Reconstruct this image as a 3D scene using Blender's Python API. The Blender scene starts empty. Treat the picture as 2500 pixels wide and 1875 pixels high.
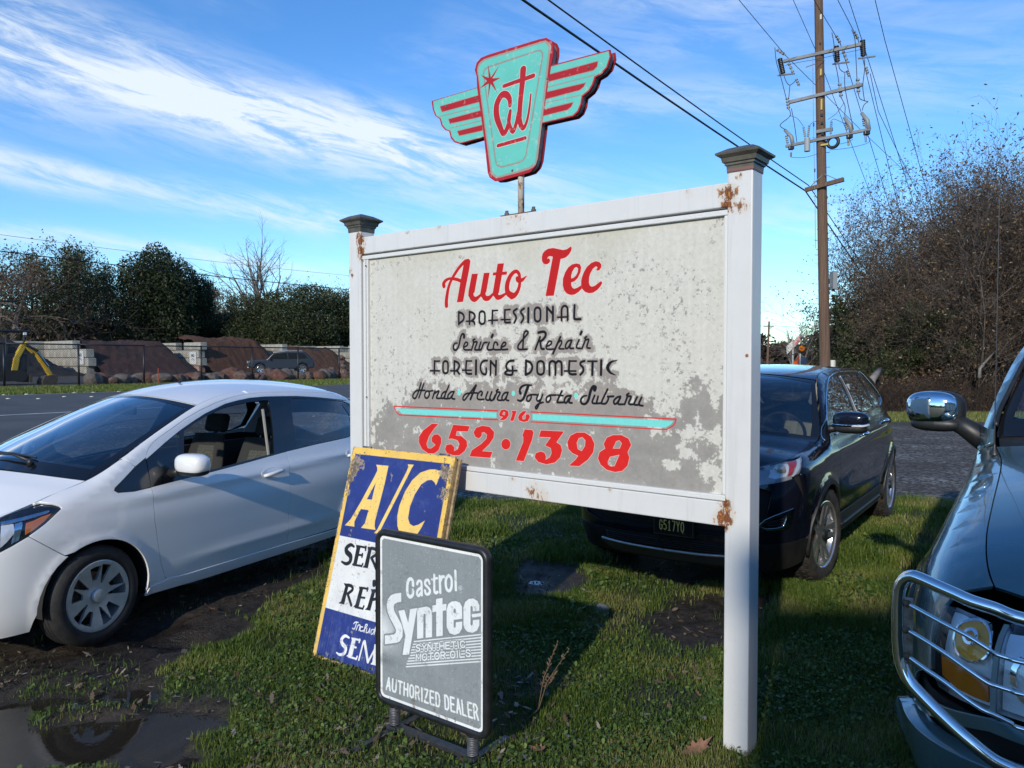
import bpy, bmesh, math, random
import numpy as np
from mathutils import Vector, Matrix
from mathutils.bvhtree import BVHTree
from mathutils.geometry import delaunay_2d_cdt
random.seed(7); rng = np.random.default_rng(7)
S = bpy.context.scene
COL = S.collection
# ---------------------------------------------------------------- camera
PITCH = math.radians(1.75); CAMH = 1.73; FPX = 1880.0
cam_d = bpy.data.cameras.new('camera'); cam = bpy.data.objects.new('camera', cam_d); COL.objects.link(cam)
cam.location = (0, 0, CAMH); cam.rotation_euler = (math.pi/2 - PITCH, 0, 0)
cam_d.sensor_width = 36; cam_d.lens = 36*FPX/2500; cam_d.clip_start = .05; cam_d.clip_end = 3000
S.camera = cam
# ---------------------------------------------------------------- light
SUN_AZ = math.radians(180+22)      # direction TO the sun, clockwise from +Y (the view direction)
SUN_EL = math.radians(23)
sd = bpy.data.lights.new('sun', 'SUN'); so = bpy.data.objects.new('sun', sd); COL.objects.link(so)
tosun = Vector((math.sin(SUN_AZ)*math.cos(SUN_EL), math.cos(SUN_AZ)*math.cos(SUN_EL), math.sin(SUN_EL)))
so.rotation_euler = tosun.to_track_quat('Z', 'Y').to_euler(); so.location = (-20, -40, 30)
sd.energy = 2.75; sd.angle = math.radians(.9); sd.color = (1, .925, .80)
V = S.view_settings
V.view_transform = 'Standard'; V.look = 'None'; V.gamma = 1; V.use_curve_mapping = False; V.exposure = 0.34
S.render.engine = 'CYCLES'; S.cycles.max_bounces = 8; S.cycles.transparent_max_bounces = 24
S.cycles.sample_clamp_indirect = 6

class NT:                                   # tiny node-tree helper
    def __init__(s, tree): s.t = tree; s.n = tree.nodes; s.l = tree.links
    def new(s, ty, ins=None, **kw):
        nd = s.n.new(ty)
        for k, v in kw.items(): setattr(nd, k, v)
        for k, v in (ins or {}).items():
            if hasattr(v, 'is_output') or isinstance(v, bpy.types.NodeSocket): s.l.new(v, nd.inputs[k])
            else: nd.inputs[k].default_value = v
        return nd
    def m(s, op, a, b=0.0, c=0.0, clamp=False):
        nd = s.n.new('ShaderNodeMath'); nd.operation = op; nd.use_clamp = clamp
        for i, v in enumerate((a, b, c)):
            if isinstance(v, bpy.types.NodeSocket): s.l.new(v, nd.inputs[i])
            else: nd.inputs[i].default_value = v
        return nd.outputs[0]
    def mix(s, f, a, b, blend='MIX'):
        nd = s.n.new('ShaderNodeMix'); nd.data_type = 'RGBA'; nd.blend_type = blend
        for i, v in ((0, f), (6, a), (7, b)):
            if isinstance(v, bpy.types.NodeSocket): s.l.new(v, nd.inputs[i])
            else: nd.inputs[i].default_value = (tuple(v)+(1,))[:4] if i else v
        return nd.outputs[2]
    def ramp(s, f, stops):
        nd = s.n.new('ShaderNodeValToRGB'); s.l.new(f, nd.inputs[0]); e = nd.color_ramp.elements
        while len(e) < len(stops): e.new(.5)
        for i, (p, c) in enumerate(stops):
            e[i].position = p; e[i].color = (tuple(c)+(1,))[:4] if not isinstance(c, (int, float)) else (c, c, c, 1)
        return nd.outputs[0]
    def noise(s, vec, scale, detail=4, rough=.55, dist=0.0):
        nd = s.n.new('ShaderNodeTexNoise'); nd.inputs['Scale'].default_value = scale; nd.inputs['Detail'].default_value = detail
        nd.inputs['Roughness'].default_value = rough; nd.inputs['Distortion'].default_value = dist
        if vec is not None: s.l.new(vec, nd.inputs['Vector'])
        return nd.outputs['Fac']
    def smooth(s, x, lo, hi):
        nd = s.n.new('ShaderNodeMapRange'); nd.interpolation_type = 'SMOOTHSTEP'
        s.l.new(x, nd.inputs[0]); nd.inputs[1].default_value = lo; nd.inputs[2].default_value = hi
        return nd.outputs[0]

# ---------------------------------------------------------------- sky
world = bpy.data.worlds.new('World'); S.world = world; world.use_nodes = True
wt = NT(world.node_tree); wt.n.clear()
sky = wt.new('ShaderNodeTexSky', sky_type='NISHITA', sun_disc=False, sun_elevation=SUN_EL, sun_rotation=SUN_AZ,
             altitude=50, air_density=1.0, dust_density=.1, ozone_density=1.2)
hs = wt.new('ShaderNodeHueSaturation', {'Color': sky.outputs[0], 'Saturation': 1.22, 'Value': 1.0}); tint = wt.mix(1.0, hs.outputs[0], (.585, .82, 1.08), 'MULTIPLY')
tc = wt.new('ShaderNodeTexCoord'); sep = wt.new('ShaderNodeSeparateXYZ', {0: tc.outputs['Generated']})
az = wt.m('ARCTAN2', sep.outputs[0], sep.outputs[1]); az = wt.m('MULTIPLY', az, 57.2958)
el = wt.m('MULTIPLY', wt.m('ARCSINE', sep.outputs[2]), 57.2958)
# cirrus: streaks that run down to the right, in degrees of azimuth and elevation
t_ = wt.m('ADD', el, wt.m('MULTIPLY', az, .20))
cv = wt.new('ShaderNodeCombineXYZ', {0: wt.m('MULTIPLY', az, .055), 1: wt.m('MULTIPLY', t_, .20), 2: 1.3})
n1 = wt.noise(cv.outputs[0], 1.0, 7, .62, .35)
cv2 = wt.new('ShaderNodeCombineXYZ', {0: wt.m('MULTIPLY', az, .10), 1: wt.m('MULTIPLY', t_, .55), 2: 4.1})
n2 = wt.noise(cv2.outputs[0], 1.4, 9, .68, .5)
cv3 = wt.new('ShaderNodeCombineXYZ', {0: wt.m('MULTIPLY', az, .03), 1: wt.m('MULTIPLY', el, .10), 2: 9.1})
n3 = wt.noise(cv3.outputs[0], 1.0, 5, .6, .6)
wob = wt.m('MULTIPLY', wt.m('SUBTRACT', n1, .5), 3.6)
dens = None
# (azimuth range, elevation at both ends, half width at both ends, strength)
for a0, a1, e0, e1, w0, w1, st in [(-62, 2, 22.6, 13.6, 3.7, 1.7, 1.15), (-75, -8, 16.2, 9.6, 1.15, .75, .85), (-80, -14, 11.6, 6.4, .9, .6, .62),
                                   (-26, -7, 16.9, 15.8, 1.2, 2.0, .5), (-4, 34, 11.8, 8.0, 1.2, 1.6, .38), (0, 40, 19.5, 16.5, 1.3, 2.0, .32), (6, 60, 25.5, 24, 1.8, 3, .36)]:
    f = wt.m('DIVIDE', wt.m('SUBTRACT', az, a0), a1-a0)
    fc = wt.m('MINIMUM', wt.m('MAXIMUM', f, 0.0), 1.0)
    ce = wt.m('ADD', e0, wt.m('MULTIPLY', fc, e1-e0)); hw = wt.m('ADD', w0, wt.m('MULTIPLY', fc, w1-w0))
    q = wt.m('DIVIDE', wt.m('ADD', wt.m('SUBTRACT', el, ce), wob), hw)
    g = wt.m('EXPONENT', wt.m('MULTIPLY', wt.m('MULTIPLY', q, q), -1.0))
    ends = wt.m('MULTIPLY', wt.smooth(f, -.15, .15), wt.m('SUBTRACT', 1.0, wt.smooth(f, .88, 1.12)))
    g = wt.m('MULTIPLY', wt.m('MULTIPLY', g, ends), st)
    dens = g if dens is None else wt.m('ADD', dens, g)
tex = wt.smooth(n2, .34, .64)
c1_ = wt.m('MULTIPLY', dens, wt.m('ADD', .12, wt.m('MULTIPLY', tex, .80)))
c2_ = wt.m('MULTIPLY', wt.smooth(n3, .46, .80), wt.m('MULTIPLY', wt.m('ADD', .12, tex), .26))
cl = wt.m('ADD', c1_, c2_); cl = wt.m('MULTIPLY', cl, wt.smooth(el, 1.0, 7.0)); cl = wt.m('MINIMUM', cl, .93)
skyc = wt.mix(cl, tint, (4.6, 5.1, 5.6))
bg = wt.new('ShaderNodeBackground', {'Color': skyc, 'Strength': .15})
wo = wt.new('ShaderNodeOutputWorld', {'Surface': bg.outputs[0]})

# ---------------------------------------------------------------- photo geometry helpers (used to survey the place)
CF = np.array([0, math.cos(PITCH), -math.sin(PITCH)]); CU = np.array([0, math.sin(PITCH), math.cos(PITCH)]); CR = np.array([1., 0, 0]); CC = np.array([0, 0, CAMH])
def ray(x, y): return CF*FPX + CR*(x-1250) + CU*(937.5-y)
def on_plane(x, y, P, n):
    d = ray(x, y); n = np.asarray(n, float); return CC + d*(np.dot(np.asarray(P, float)-CC, n)/np.dot(d, n))
def on_ground(x, y, z=0.0): return on_plane(x, y, (0, 0, z), (0, 0, 1))
def at_y(x, y, Y): return on_plane(x, y, (0, Y, 0), (0, 1, 0))
def crop(x0, y0, s): return lambda X, Y: (x0+X/s, y0+Y/s)
RU = np.array([.616, .788, 0]); RN = np.array([-.788, .616, 0])     # along / across the road
def road_pt(t, d, z=0.0): return RU*t + RN*d + np.array([0, 0, z])

# ---------------------------------------------------------------- object helpers
def tag(o, label=None, cat=None, group=None, kind=None):
    if label: o['label'] = label
    if cat: o['category'] = cat
    if group: o['group'] = group
    if kind: o['kind'] = kind
    return o
def empty(name, loc=(0, 0, 0), rz=0.0, label=None, cat=None, group=None):
    o = bpy.data.objects.new(name, None); COL.objects.link(o); o.location = loc; o.rotation_euler = (0, 0, rz)
    o.empty_display_size = .1
    return tag(o, label, cat, group)
def link(name, me, mat=None, parent=None):
    if mat is not None and not me.materials: me.materials.append(mat)
    o = bpy.data.objects.new(name, me); COL.objects.link(o)
    if parent is not None: o.parent = parent
    return o
def clone(root, loc=None, rot=None, scale=None, label=None):
    c = root.copy(); COL.objects.link(c)
    if loc is not None: c.location = loc
    if rot is not None: c.rotation_euler = rot
    if scale is not None: c.scale = scale
    if label: c['label'] = label
    for ch in [k for k in KIDS(root)]:
        d = ch.copy(); COL.objects.link(d); d.parent = c; d.matrix_parent_inverse = ch.matrix_parent_inverse.copy()
        for g in KIDS(ch):
            h = g.copy(); COL.objects.link(h); h.parent = d
    return c
def KIDS(o): return [k for k in COL.objects if k.parent == o]
class MB:
    def __init__(s): s.v = []; s.f = []
    def add(s, vs, fs):
        b = len(s.v); s.v.extend([tuple(map(float, v)) for v in vs]); s.f.extend([tuple(i+b for i in f) for f in fs]); return s
    def box(s, c, size, rz=0.0, ax=None):
        hx, hy, hz = [k/2 for k in size]
        if ax is None: ax = ((math.cos(rz), math.sin(rz), 0), (-math.sin(rz), math.cos(rz), 0), (0, 0, 1))
        ax = [np.array(a, float) for a in ax]; c = np.array(c, float)
        vs = [c+ax[0]*x*hx+ax[1]*y*hy+ax[2]*z*hz for z in (-1, 1) for y in (-1, 1) for x in (-1, 1)]
        return s.add(vs, [(0, 2, 3, 1), (4, 5, 7, 6), (0, 1, 5, 4), (2, 6, 7, 3), (0, 4, 6, 2), (1, 3, 7, 5)])
    def tube(s, pts, r, n=8, cap=True):
        pts = [np.array(p, float) for p in pts]; rr = r if hasattr(r, '__len__') else [r]*len(pts)
        up = np.array([0, 0, 1.]); rings = []; prev = None
        for i, p in enumerate(pts):
            t = pts[min(i+1, len(pts)-1)]-pts[max(i-1, 0)]; t = t/(np.linalg.norm(t)+1e-12)
            if prev is None:
                a = np.cross(t, up if abs(t[2]) < .9 else np.array([1., 0, 0]))
            else: a = prev-t*np.dot(prev, t)
            a /= np.linalg.norm(a)+1e-12; prev = a; b = np.cross(t, a)
            rings.append([p+rr[i]*(a*math.cos(2*math.pi*k/n)+b*math.sin(2*math.pi*k/n)) for k in range(n)])
        vs = [v for rg in rings for v in rg]; fs = []
        for i in range(len(pts)-1):
            for k in range(n): fs.append((i*n+k, i*n+(k+1) % n, (i+1)*n+(k+1) % n, (i+1)*n+k))
        if cap: fs += [tuple(range(n-1, -1, -1)), tuple((len(pts)-1)*n+k for k in range(n))]
        return s.add(vs, fs)
    def lathe(s, prof, n=24, c=(0, 0, 0), axis='z'):
        vs = []; c = np.array(c, float)
        for r, h in prof:
            for k in range(n):
                a = 2*math.pi*k/n; x, y = r*math.cos(a), r*math.sin(a)
                vs.append(c+np.array({'z': (x, y, h), 'y': (x, h, y), 'x': (h, x, y)}[axis]))
        fs = []
        for i in range(len(prof)-1):
            for k in range(n):
                q = (i*n+k, i*n+(k+1) % n, (i+1)*n+(k+1) % n, (i+1)*n+k)
                fs.append(q if axis != 'y' else q[::-1])
        return s.add(vs, fs)
    def prism(s, poly, o, ex, ey, ez):     # closed outline (2d) in frame (o; ex, ey), extruded by ez
        o, ex, ey, ez = [np.array(k, float) for k in (o, ex, ey, ez)]; n = len(poly)
        vs = [o+ex*p[0]+ey*p[1] for p in poly]+[o+ex*p[0]+ey*p[1]+ez for p in poly]
        fs = [(i, (i+1) % n, n+(i+1) % n, n+i) for i in range(n)]
        return s.add(vs, fs+[tuple(range(n-1, -1, -1)), tuple(range(n, 2*n))])
    def grid(s, P, flip=False):            # P[i][j] points
        a, b = len(P), len(P[0]); vs = [p for r in P for p in r]; fs = []
        for i in range(a-1):
            for j in range(b-1):
                q = (i*b+j, i*b+j+1, (i+1)*b+j+1, (i+1)*b+j); fs.append(q[::-1] if flip else q)
        return s.add(vs, fs)
    def mesh(s, name, smooth=False, fix=True, ang=None):
        me = bpy.data.meshes.new(name); me.from_pydata(s.v, [], s.f)
        if fix:
            bm = bmesh.new(); bm.from_mesh(me); bmesh.ops.recalc_face_normals(bm, faces=bm.faces); bm.to_mesh(me); bm.free()
        if smooth or ang:
            me.polygons.foreach_set('use_smooth', [True]*len(me.polygons))
            if ang: me.set_sharp_from_angle(angle=math.radians(ang))
        me.update(); return me
    def obj(s, name, mat=None, parent=None, smooth=False, bevel=0.0, fix=True, ang=None, seg=2):
        o = link(name, s.mesh(name, smooth, fix, ang), mat, parent)
        if bevel:
            b = o.modifiers.new('bevel', 'BEVEL'); b.width = bevel; b.segments = seg; b.limit_method = 'ANGLE'
        return o
def fast_mesh(name, verts, faces, smooth=False):     # numpy arrays, all faces same size
    me = bpy.data.meshes.new(name); nv = len(verts); nf, k = faces.shape
    me.vertices.add(nv); me.vertices.foreach_set('co', np.ascontiguousarray(verts, np.float32).ravel())
    me.loops.add(nf*k); me.loops.foreach_set('vertex_index', np.ascontiguousarray(faces, np.int32).ravel())
    me.polygons.add(nf); me.polygons.foreach_set('loop_start', np.arange(0, nf*k, k, dtype=np.int32))
    if smooth: me.polygons.foreach_set('use_smooth', np.ones(nf, bool))
    me.update(calc_edges=True); return me
def add_attr(me, name, arr, dom='POINT'):
    a = me.attributes.new(name, 'FLOAT', dom); a.data.foreach_set('value', np.ascontiguousarray(arr, np.float32))

def spline(pts, n=6, closed=False):       # Catmull-Rom through points
    P = [np.array(p, float) for p in pts]; N = len(P); out = []
    rngk = range(N if closed else N-1)
    for i in rngk:
        if closed: a, b, c, d = P[(i-1) % N], P[i], P[(i+1) % N], P[(i+2) % N]
        else: a, b, c, d = P[max(i-1, 0)], P[i], P[i+1], P[min(i+2, N-1)]
        for k in range(n):
            t = k/n; out.append(.5*((2*b)+(c-a)*t+(2*a-5*b+4*c-d)*t*t+(3*b-a-3*c+d)*t**3))
    if not closed: out.append(P[-1])
    return out

# ---------------------------------------------------------------- materials
def mat(name, col=(.5, .5, .5), rough=.5, metal=0.0, spec=.5, coat=0.0, var=0.0, vscale=8.0, bump=0.0, bscale=60.0, col2=None, trans=0.0, emit=None, coatr=.03, bdist=.01):
    m = bpy.data.materials.new(name); m.use_nodes = True; t = NT(m.node_tree); t.n.clear()
    p = t.new('ShaderNodeBsdfPrincipled', {'Roughness': rough, 'Metallic': metal, 'Specular IOR Level': spec, 'Coat Weight': coat, 'Coat Roughness': coatr, 'Transmission Weight': trans})
    c4 = tuple(col)+(1,); tcn = t.new('ShaderNodeTexCoord')
    if var or col2:
        n = t.noise(tcn.outputs['Object'], vscale, 6, .6)
        b = col2 or tuple(min(1, k*(1+var)) for k in col); a = col if col2 else tuple(k*(1-var) for k in col)
        t.l.new(t.ramp(n, [(.35, a), (.65, b)]), p.inputs['Base Color'])
    else: p.inputs['Base Color'].default_value = c4
    if bump:
        nb = t.noise(tcn.outputs['Object'], bscale, 5, .6)
        bn = t.new('ShaderNodeBump', {'Strength': bump, 'Distance': bdist, 'Height': nb}); t.l.new(bn.outputs[0], p.inputs['Normal'])
    if emit: p.inputs['Emission Color'].default_value = tuple(emit)+(1,); p.inputs['Emission Strength'].default_value = 1
    o = t.new('ShaderNodeOutputMaterial', {'Surface': p.outputs[0]}); m['p'] = 1
    return m
def pbsdf(m): return [n for n in m.node_tree.nodes if n.type == 'BSDF_PRINCIPLED'][0]
def vnoise(shape, cells, seed, octaves=5, gain=.55):
    r = np.random.default_rng(seed); h, w = shape; out = np.zeros(shape); amp = 1.0; tot = 0
    cy = cells*h/max(h, w); cx = cells*w/max(h, w)
    for o in range(octaves):
        gy, gx = int(max(2, cy*2**o))+2, int(max(2, cx*2**o))+2
        g = r.random((gy, gx)); yy = np.linspace(0, gy-1.001, h); xx = np.linspace(0, gx-1.001, w)
        y0 = yy.astype(int); x0 = xx.astype(int); fy = (yy-y0)[:, None]; fx = (xx-x0)[None]
        fy = fy*fy*(3-2*fy); fx = fx*fx*(3-2*fx)
        a = g[y0][:, x0]*(1-fx)+g[y0][:, x0+1]*fx; b = g[y0+1][:, x0]*(1-fx)+g[y0+1][:, x0+1]*fx
        out += amp*(a*(1-fy)+b*fy); tot += amp; amp *= gain
    return out/tot
class Canvas:                              # flat sign print, drawn as signed-distance shapes; row 0 is the bottom
    def __init__(s, wm, hm, ppm, base):
        s.wm, s.hm, s.k = wm, hm, ppm; s.w, s.h = int(wm*ppm), int(hm*ppm)
        s.a = np.empty((s.h, s.w, 3)); s.a[:] = np.array(base)/255.; s.near = np.full((s.h, s.w), 9.0)
    def _win(s, P, pad):
        x0 = max(0, int(P[:, 0].min()-pad)); x1 = min(s.w, int(P[:, 0].max()+pad)+2); y0 = max(0, int(P[:, 1].min()-pad)); y1 = min(s.h, int(P[:, 1].max()+pad)+2)
        if x1 <= x0 or y1 <= y0: return None
        yy, xx = np.mgrid[y0:y1, x0:x1]; return x0, x1, y0, y1, xx+.5, yy+.5
    def put(s, win, sd, col, soft=.5, near=False):
        x0, x1, y0, y1 = win[:4]; c = np.clip(.5-sd/(2*soft), 0, 1)[..., None]; col = np.array(col)/255.
        s.a[y0:y1, x0:x1] = s.a[y0:y1, x0:x1]*(1-c)+col*c
        if near: s.near[y0:y1, x0:x1] = np.minimum(s.near[y0:y1, x0:x1], sd/s.k)
    def poly(s, rings, col, grow=0.0, near=False):
        rings = [np.array(r, float)*s.k for r in rings]; pad = grow*s.k+3+(0.06*s.k if near else 0)
        win = s._win(rings[0], pad)
        if win is None: return
        xx, yy = win[4:]; ins = np.zeros(xx.shape, bool); dm = np.full(xx.shape, 1e9)
        for R in rings:
            for i in range(len(R)):
                a, b = R[i], R[(i+1) % len(R)]; d = b-a; L = d@d
                if L < 1e-9: continue
                t = np.clip(((xx-a[0])*d[0]+(yy-a[1])*d[1])/L, 0, 1)
                dm = np.minimum(dm, (xx-a[0]-t*d[0])**2+(yy-a[1]-t*d[1])**2)
                c = ((a[1] <= yy) != (b[1] <= yy))
                if abs(d[1]) > 1e-12: ins ^= c & (xx < a[0]+(yy-a[1])*d[0]/d[1])
        sd = np.sqrt(dm)*np.where(ins, -1, 1)-grow*s.k
        s.put(win, sd, col, near=near)
    def stroke(s, pts, w, col, grow=0.0, near=False):      # pts metres, w full widths in metres
        P = np.array(pts, float)*s.k; w = np.array(w, float)*s.k/2+grow*s.k
        pad = w.max()+3+(0.06*s.k if near else 0); win = s._win(P, pad)
        if win is None: return
        xx, yy = win[4:]; sd = np.full(xx.shape, 1e9)
        if len(P) == 1: sd = np.hypot(xx-P[0][0], yy-P[0][1])-w[0]
        for i in range(len(P)-1):
            a, b = P[i], P[i+1]; d = b-a; L = d@d+1e-12
            t = np.clip(((xx-a[0])*d[0]+(yy-a[1])*d[1])/L, 0, 1)
            sd = np.minimum(sd, np.hypot(xx-a[0]-t*d[0], yy-a[1]-t*d[1])-(w[i]+(w[i+1]-w[i])*t))
        s.put(win, sd, col, near=near)
    def blend(s, mask, col): s.a = s.a*(1-mask[..., None])+(np.array(col)/255.)*mask[..., None]
    def image(s, name):
        im = bpy.data.images.new(name, s.w, s.h, alpha=False); px = np.ones((s.h, s.w, 4), np.float32); px[..., :3] = np.clip(s.a, 0, 1)
        im.pixels.foreach_set(px.ravel()); im.update(); im.pack(); return im
def print_mat(name, im, rough=.5, bump=.0, spec=.4, metal=0.0, coat=0):
    m = bpy.data.materials.new(name); m.use_nodes = True; t = NT(m.node_tree); t.n.clear()
    tcn = t.new('ShaderNodeTexCoord'); ti = t.new('ShaderNodeTexImage', {'Vector': tcn.outputs['UV']}, image=im, interpolation='Cubic', extension='EXTEND')
    p = t.new('ShaderNodeBsdfPrincipled', {'Base Color': ti.outputs[0], 'Roughness': rough, 'Specular IOR Level': spec, 'Metallic': metal, 'Coat Weight': coat})
    if bump:
        bw = t.new('ShaderNodeRGBToBW', {0: ti.outputs[0]}); nz = t.noise(tcn.outputs['Object'], 260, 4)
        bn = t.new('ShaderNodeBump', {'Strength': bump, 'Distance': .001, 'Height': t.m('ADD', bw.outputs[0], t.m('MULTIPLY', nz, .5))}); t.l.new(bn.outputs[0], p.inputs['Normal'])
    t.new('ShaderNodeOutputMaterial', {'Surface': p.outputs[0]}); return m
def sheet(name, BL, ex, ey, w, h, m, parent=None, z=0.0, thick=0.0, nrm=None):    # flat printed face with UVs
    BL, ex, ey = [np.array(k, float) for k in (BL, ex, ey)]; BL = BL+(np.array(nrm)*z if nrm is not None else 0)
    me = bpy.data.meshes.new(name); me.from_pydata([tuple(BL), tuple(BL+ex*w), tuple(BL+ex*w+ey*h), tuple(BL+ey*h)], [], [(0, 1, 2, 3)])
    uv = me.uv_layers.new(name='UVMap')
    for i, c in enumerate(((0, 0), (1, 0), (1, 1), (0, 1))): uv.data[i].uv = c
    return link(name, me, m, parent)
# ================================================================ car body surfaces
def sm_interp(pts, n=400):
    q = np.array(spline(sorted(pts), 10)); xs, ys = q[:, 0], q[:, 1]; o = np.argsort(xs); return xs[o], ys[o]
def f_of(pts): xs, ys = sm_interp(pts); return lambda x: np.interp(x, xs, ys)
class Body:
    """side(a, z): a = length along the plan outline (0 at the front axle, growing rearward); top(a, w): strip between both upper edges"""
    def __init__(s, name, O, yaw, plan, base, T, roll, bow, crown, fprof=None, rprof=None, arches=(), extra=None, flip=1):
        s.O = np.array(O, float); s.yaw = yaw                               # yaw of the forward axis, radians from world +X
        s.X = np.array([math.cos(yaw), math.sin(yaw), 0]); s.Y = np.array([-math.sin(yaw), math.cos(yaw), 0])*flip
        P = np.array(spline(plan, 24)); d = np.r_[0, np.cumsum(np.hypot(*np.diff(P, axis=0).T))]
        i0 = np.argmin(np.abs(P[:, 0])+(P[:, 1] < .3)*9); s.A = d-d[i0]; s.P = P
        t = np.gradient(P, d, axis=0); n = np.stack([-t[:, 1], t[:, 0]], 1); n /= np.linalg.norm(n, axis=1)[:, None]
        if n[len(n)//2, 1] < 0: n = -n
        k = np.ones(9)/9
        for c in (0, 1): n[:, c] = np.convolve(np.pad(n[:, c], 4, mode='edge'), k, 'valid')
        n /= np.linalg.norm(n, axis=1)[:, None]; n[0] = (1, 0); n[-1] = (-1, 0); s.N = n
        s.base = f_of(base); s.Tx = f_of(T); s.roll = f_of(roll); s.bow = f_of(bow); s.crown = f_of(crown)
        s.fp = f_of(fprof) if fprof else (lambda z: z*0); s.rp = f_of(rprof) if rprof else (lambda z: z*0); s.arches = arches; s.extra = extra
        s.amin, s.amax = s.A[0], s.A[-1]
    def xa(s, a): return np.interp(a, s.A, s.P[:, 0])
    def ax(s, x): return np.interp(-np.asarray(x, float), -s.P[:, 0], s.A)      # plan x is monotonically decreasing
    def T(s, a): return s.Tx(s.xa(a))
    def side(s, a, z):
        a = np.asarray(a, float); z = np.asarray(z, float); px = np.interp(a, s.A, s.P[:, 0]); py = np.interp(a, s.A, s.P[:, 1]); nx = np.interp(a, s.A, s.N[:, 0]); ny = np.interp(a, s.A, s.N[:, 1])
        T = s.Tx(px); r = s.roll(px); i = s.base(z); t = np.clip((z-(T-r))/r, 0, 1); i = i+r*(1-np.sqrt(np.maximum(1-t*t, 1e-4)))
        wf = np.where(nx > 0, nx*nx, 0); wr = np.where(nx < 0, nx*nx, 0); i = i*(1-wf*.0)+wf*s.fp(z)+wr*s.rp(z)
        for xw, zw, R, hgt, wd in s.arches:
            dd = np.hypot(px-xw, z-zw)-R; i = i-hgt*np.exp(-(np.maximum(dd, 0)/wd)**2)
        if s.extra: i = i-s.extra(px, z)
        L = np.hypot(nx, ny); return np.stack([px-nx/L*i, py-ny/L*i, z+0*a], -1)
    def top(s, a, w):
        a = np.asarray(a, float); w = np.asarray(w, float); e = s.side(a, s.T(a)); x = e[..., 0]; q = 1-w*w; px = s.xa(a)
        return np.stack([x+s.bow(px)*q, e[..., 1]*w, e[..., 2]+s.crown(px)*q], -1)
    def nrm(s, fn, u, v, h=.004):
        du = fn(u+h, v)-fn(u-h, v); dv = fn(u, v+h)-fn(u, v-h); n = np.cross(du, dv); n /= np.linalg.norm(n, axis=-1)[..., None]+1e-12; return n
    def side_n(s, a, z):
        z = np.minimum(z, s.T(a)-.005); n = s.nrm(s.side, a, z); c = s.side(a, z); o = np.stack([c[..., 0]*0, c[..., 1], c[..., 2]*0], -1)
        ref = np.stack([np.interp(a, s.A, s.N[:, 0]), np.interp(a, s.A, s.N[:, 1]), 0*c[..., 0]], -1); sg = np.sign(np.sum(n*ref, -1)); sg[sg == 0] = 1; return n*sg[..., None]
    def top_n(s, a, w):
        w = np.clip(w, -.985, .985); n = s.nrm(s.top, a, w); return n*np.where(n[..., 2] < 0, -1, 1)[..., None]
    def world(s, p): p = np.asarray(p, float); return s.O+p[..., 0:1]*s.X+p[..., 1:2]*s.Y+p[..., 2:3]*UZ
    def project(s, p):
        v = s.world(p)-CC; q = v@CF; return np.stack([1250+FPX*(v@CR)/q, 937.5-FPX*(v@CU)/q], -1)
    def prep(s):
        s.bv = {}
        for kind, us, vs in (('side', np.arange(s.amin, s.amax, .02), np.linspace(.12, 1, 60)), ('top', np.arange(s.amin, s.amax, .02), np.linspace(-1, 1, 60))):
            U, Vv = np.meshgrid(us, vs, indexing='ij')
            if kind == 'side': Vv = .12+(s.T(U)-.12)*(Vv-.12)/.88
            p = s.world(getattr(s, kind)(U, Vv)).reshape(-1, 3); nu, nv = U.shape; i = np.arange((nu-1)*nv).reshape(nu-1, nv)[:, :-1].ravel()
            f = np.stack([i, i+1, i+nv+1, i+nv], 1); s.bv[kind] = (BVHTree.FromPolygons(p.tolist(), f.tolist()), f, U.ravel(), Vv.ravel())
    def tr(s, kind, pts, cropf):
        """survey: photo points -> surface parameters"""
        bv, f, U, Vv = s.bv[kind]; fn = getattr(s, kind); out = []
        for X, Y in pts:
            px, py = cropf(X, Y); d = ray(px, py); hit = bv.ray_cast(Vector(CC), Vector(d).normalized())
            if hit[0] is None:
                hit = None; best = None
                for k in range(1, 60):
                    for dx, dy in ((0, k), (0, -k), (k, 0), (-k, 0)):
                        h = bv.ray_cast(Vector(CC), Vector(ray(px+dx*2, py+dy*2)).normalized())
                        if h[0] is not None: hit = h; break
                    if hit: break
            if hit is None: print('MISS', kind, X, Y); continue
            j = f[hit[2]]; u, v = U[j].mean(), Vv[j].mean(); tgt = np.array([px, py])
            for _ in range(6):
                r = tgt-s.project(fn(u, v)); h = 1e-3; ju = (s.project(fn(u+h, v))-s.project(fn(u-h, v)))/(2*h); jv = (s.project(fn(u, v+h))-s.project(fn(u, v-h)))/(2*h)
                J = np.stack([ju, jv], 1)
                try: dlt = np.linalg.solve(J.T@J+np.eye(2)*50, J.T@r)
                except Exception: break
                if np.abs(dlt).max() > .1: break
                u, v = u+dlt[0], v+dlt[1]
            out.append((float(u), float(v)))
        return out
def in_poly(P, pts):
    P = np.asarray(P); x, y = pts[:, 0], pts[:, 1]; ins = np.zeros(len(pts), bool)
    for i in range(len(P)):
        a, b = P[i], P[(i+1) % len(P)]; c = ((a[1] <= y) != (b[1] <= y)); d = b[1]-a[1]
        ins ^= c & (x < a[0]+(y-a[1])*(b[0]-a[0])/(d if abs(d) > 1e-12 else 1e-12))
    return ins
def edge_dist(P, pts):
    P = np.asarray(P); dm = np.full(len(pts), 1e9)
    for i in range(len(P)):
        a, b = P[i], P[(i+1) % len(P)]; d = b-a; L = d@d+1e-12; t = np.clip(((pts-a)@d)/L, 0, 1); dm = np.minimum(dm, np.hypot(*(pts-a-t[:, None]*d).T))
    return dm
def resample(P, h):
    out = []
    for i in range(len(P)):
        a, b = np.array(P[i], float), np.array(P[(i+1) % len(P)], float); n = max(1, int(math.ceil(np.linalg.norm(b-a)/h)))
        out += [a+(b-a)*k/n for k in range(n)]
    return np.array(out)
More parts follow.
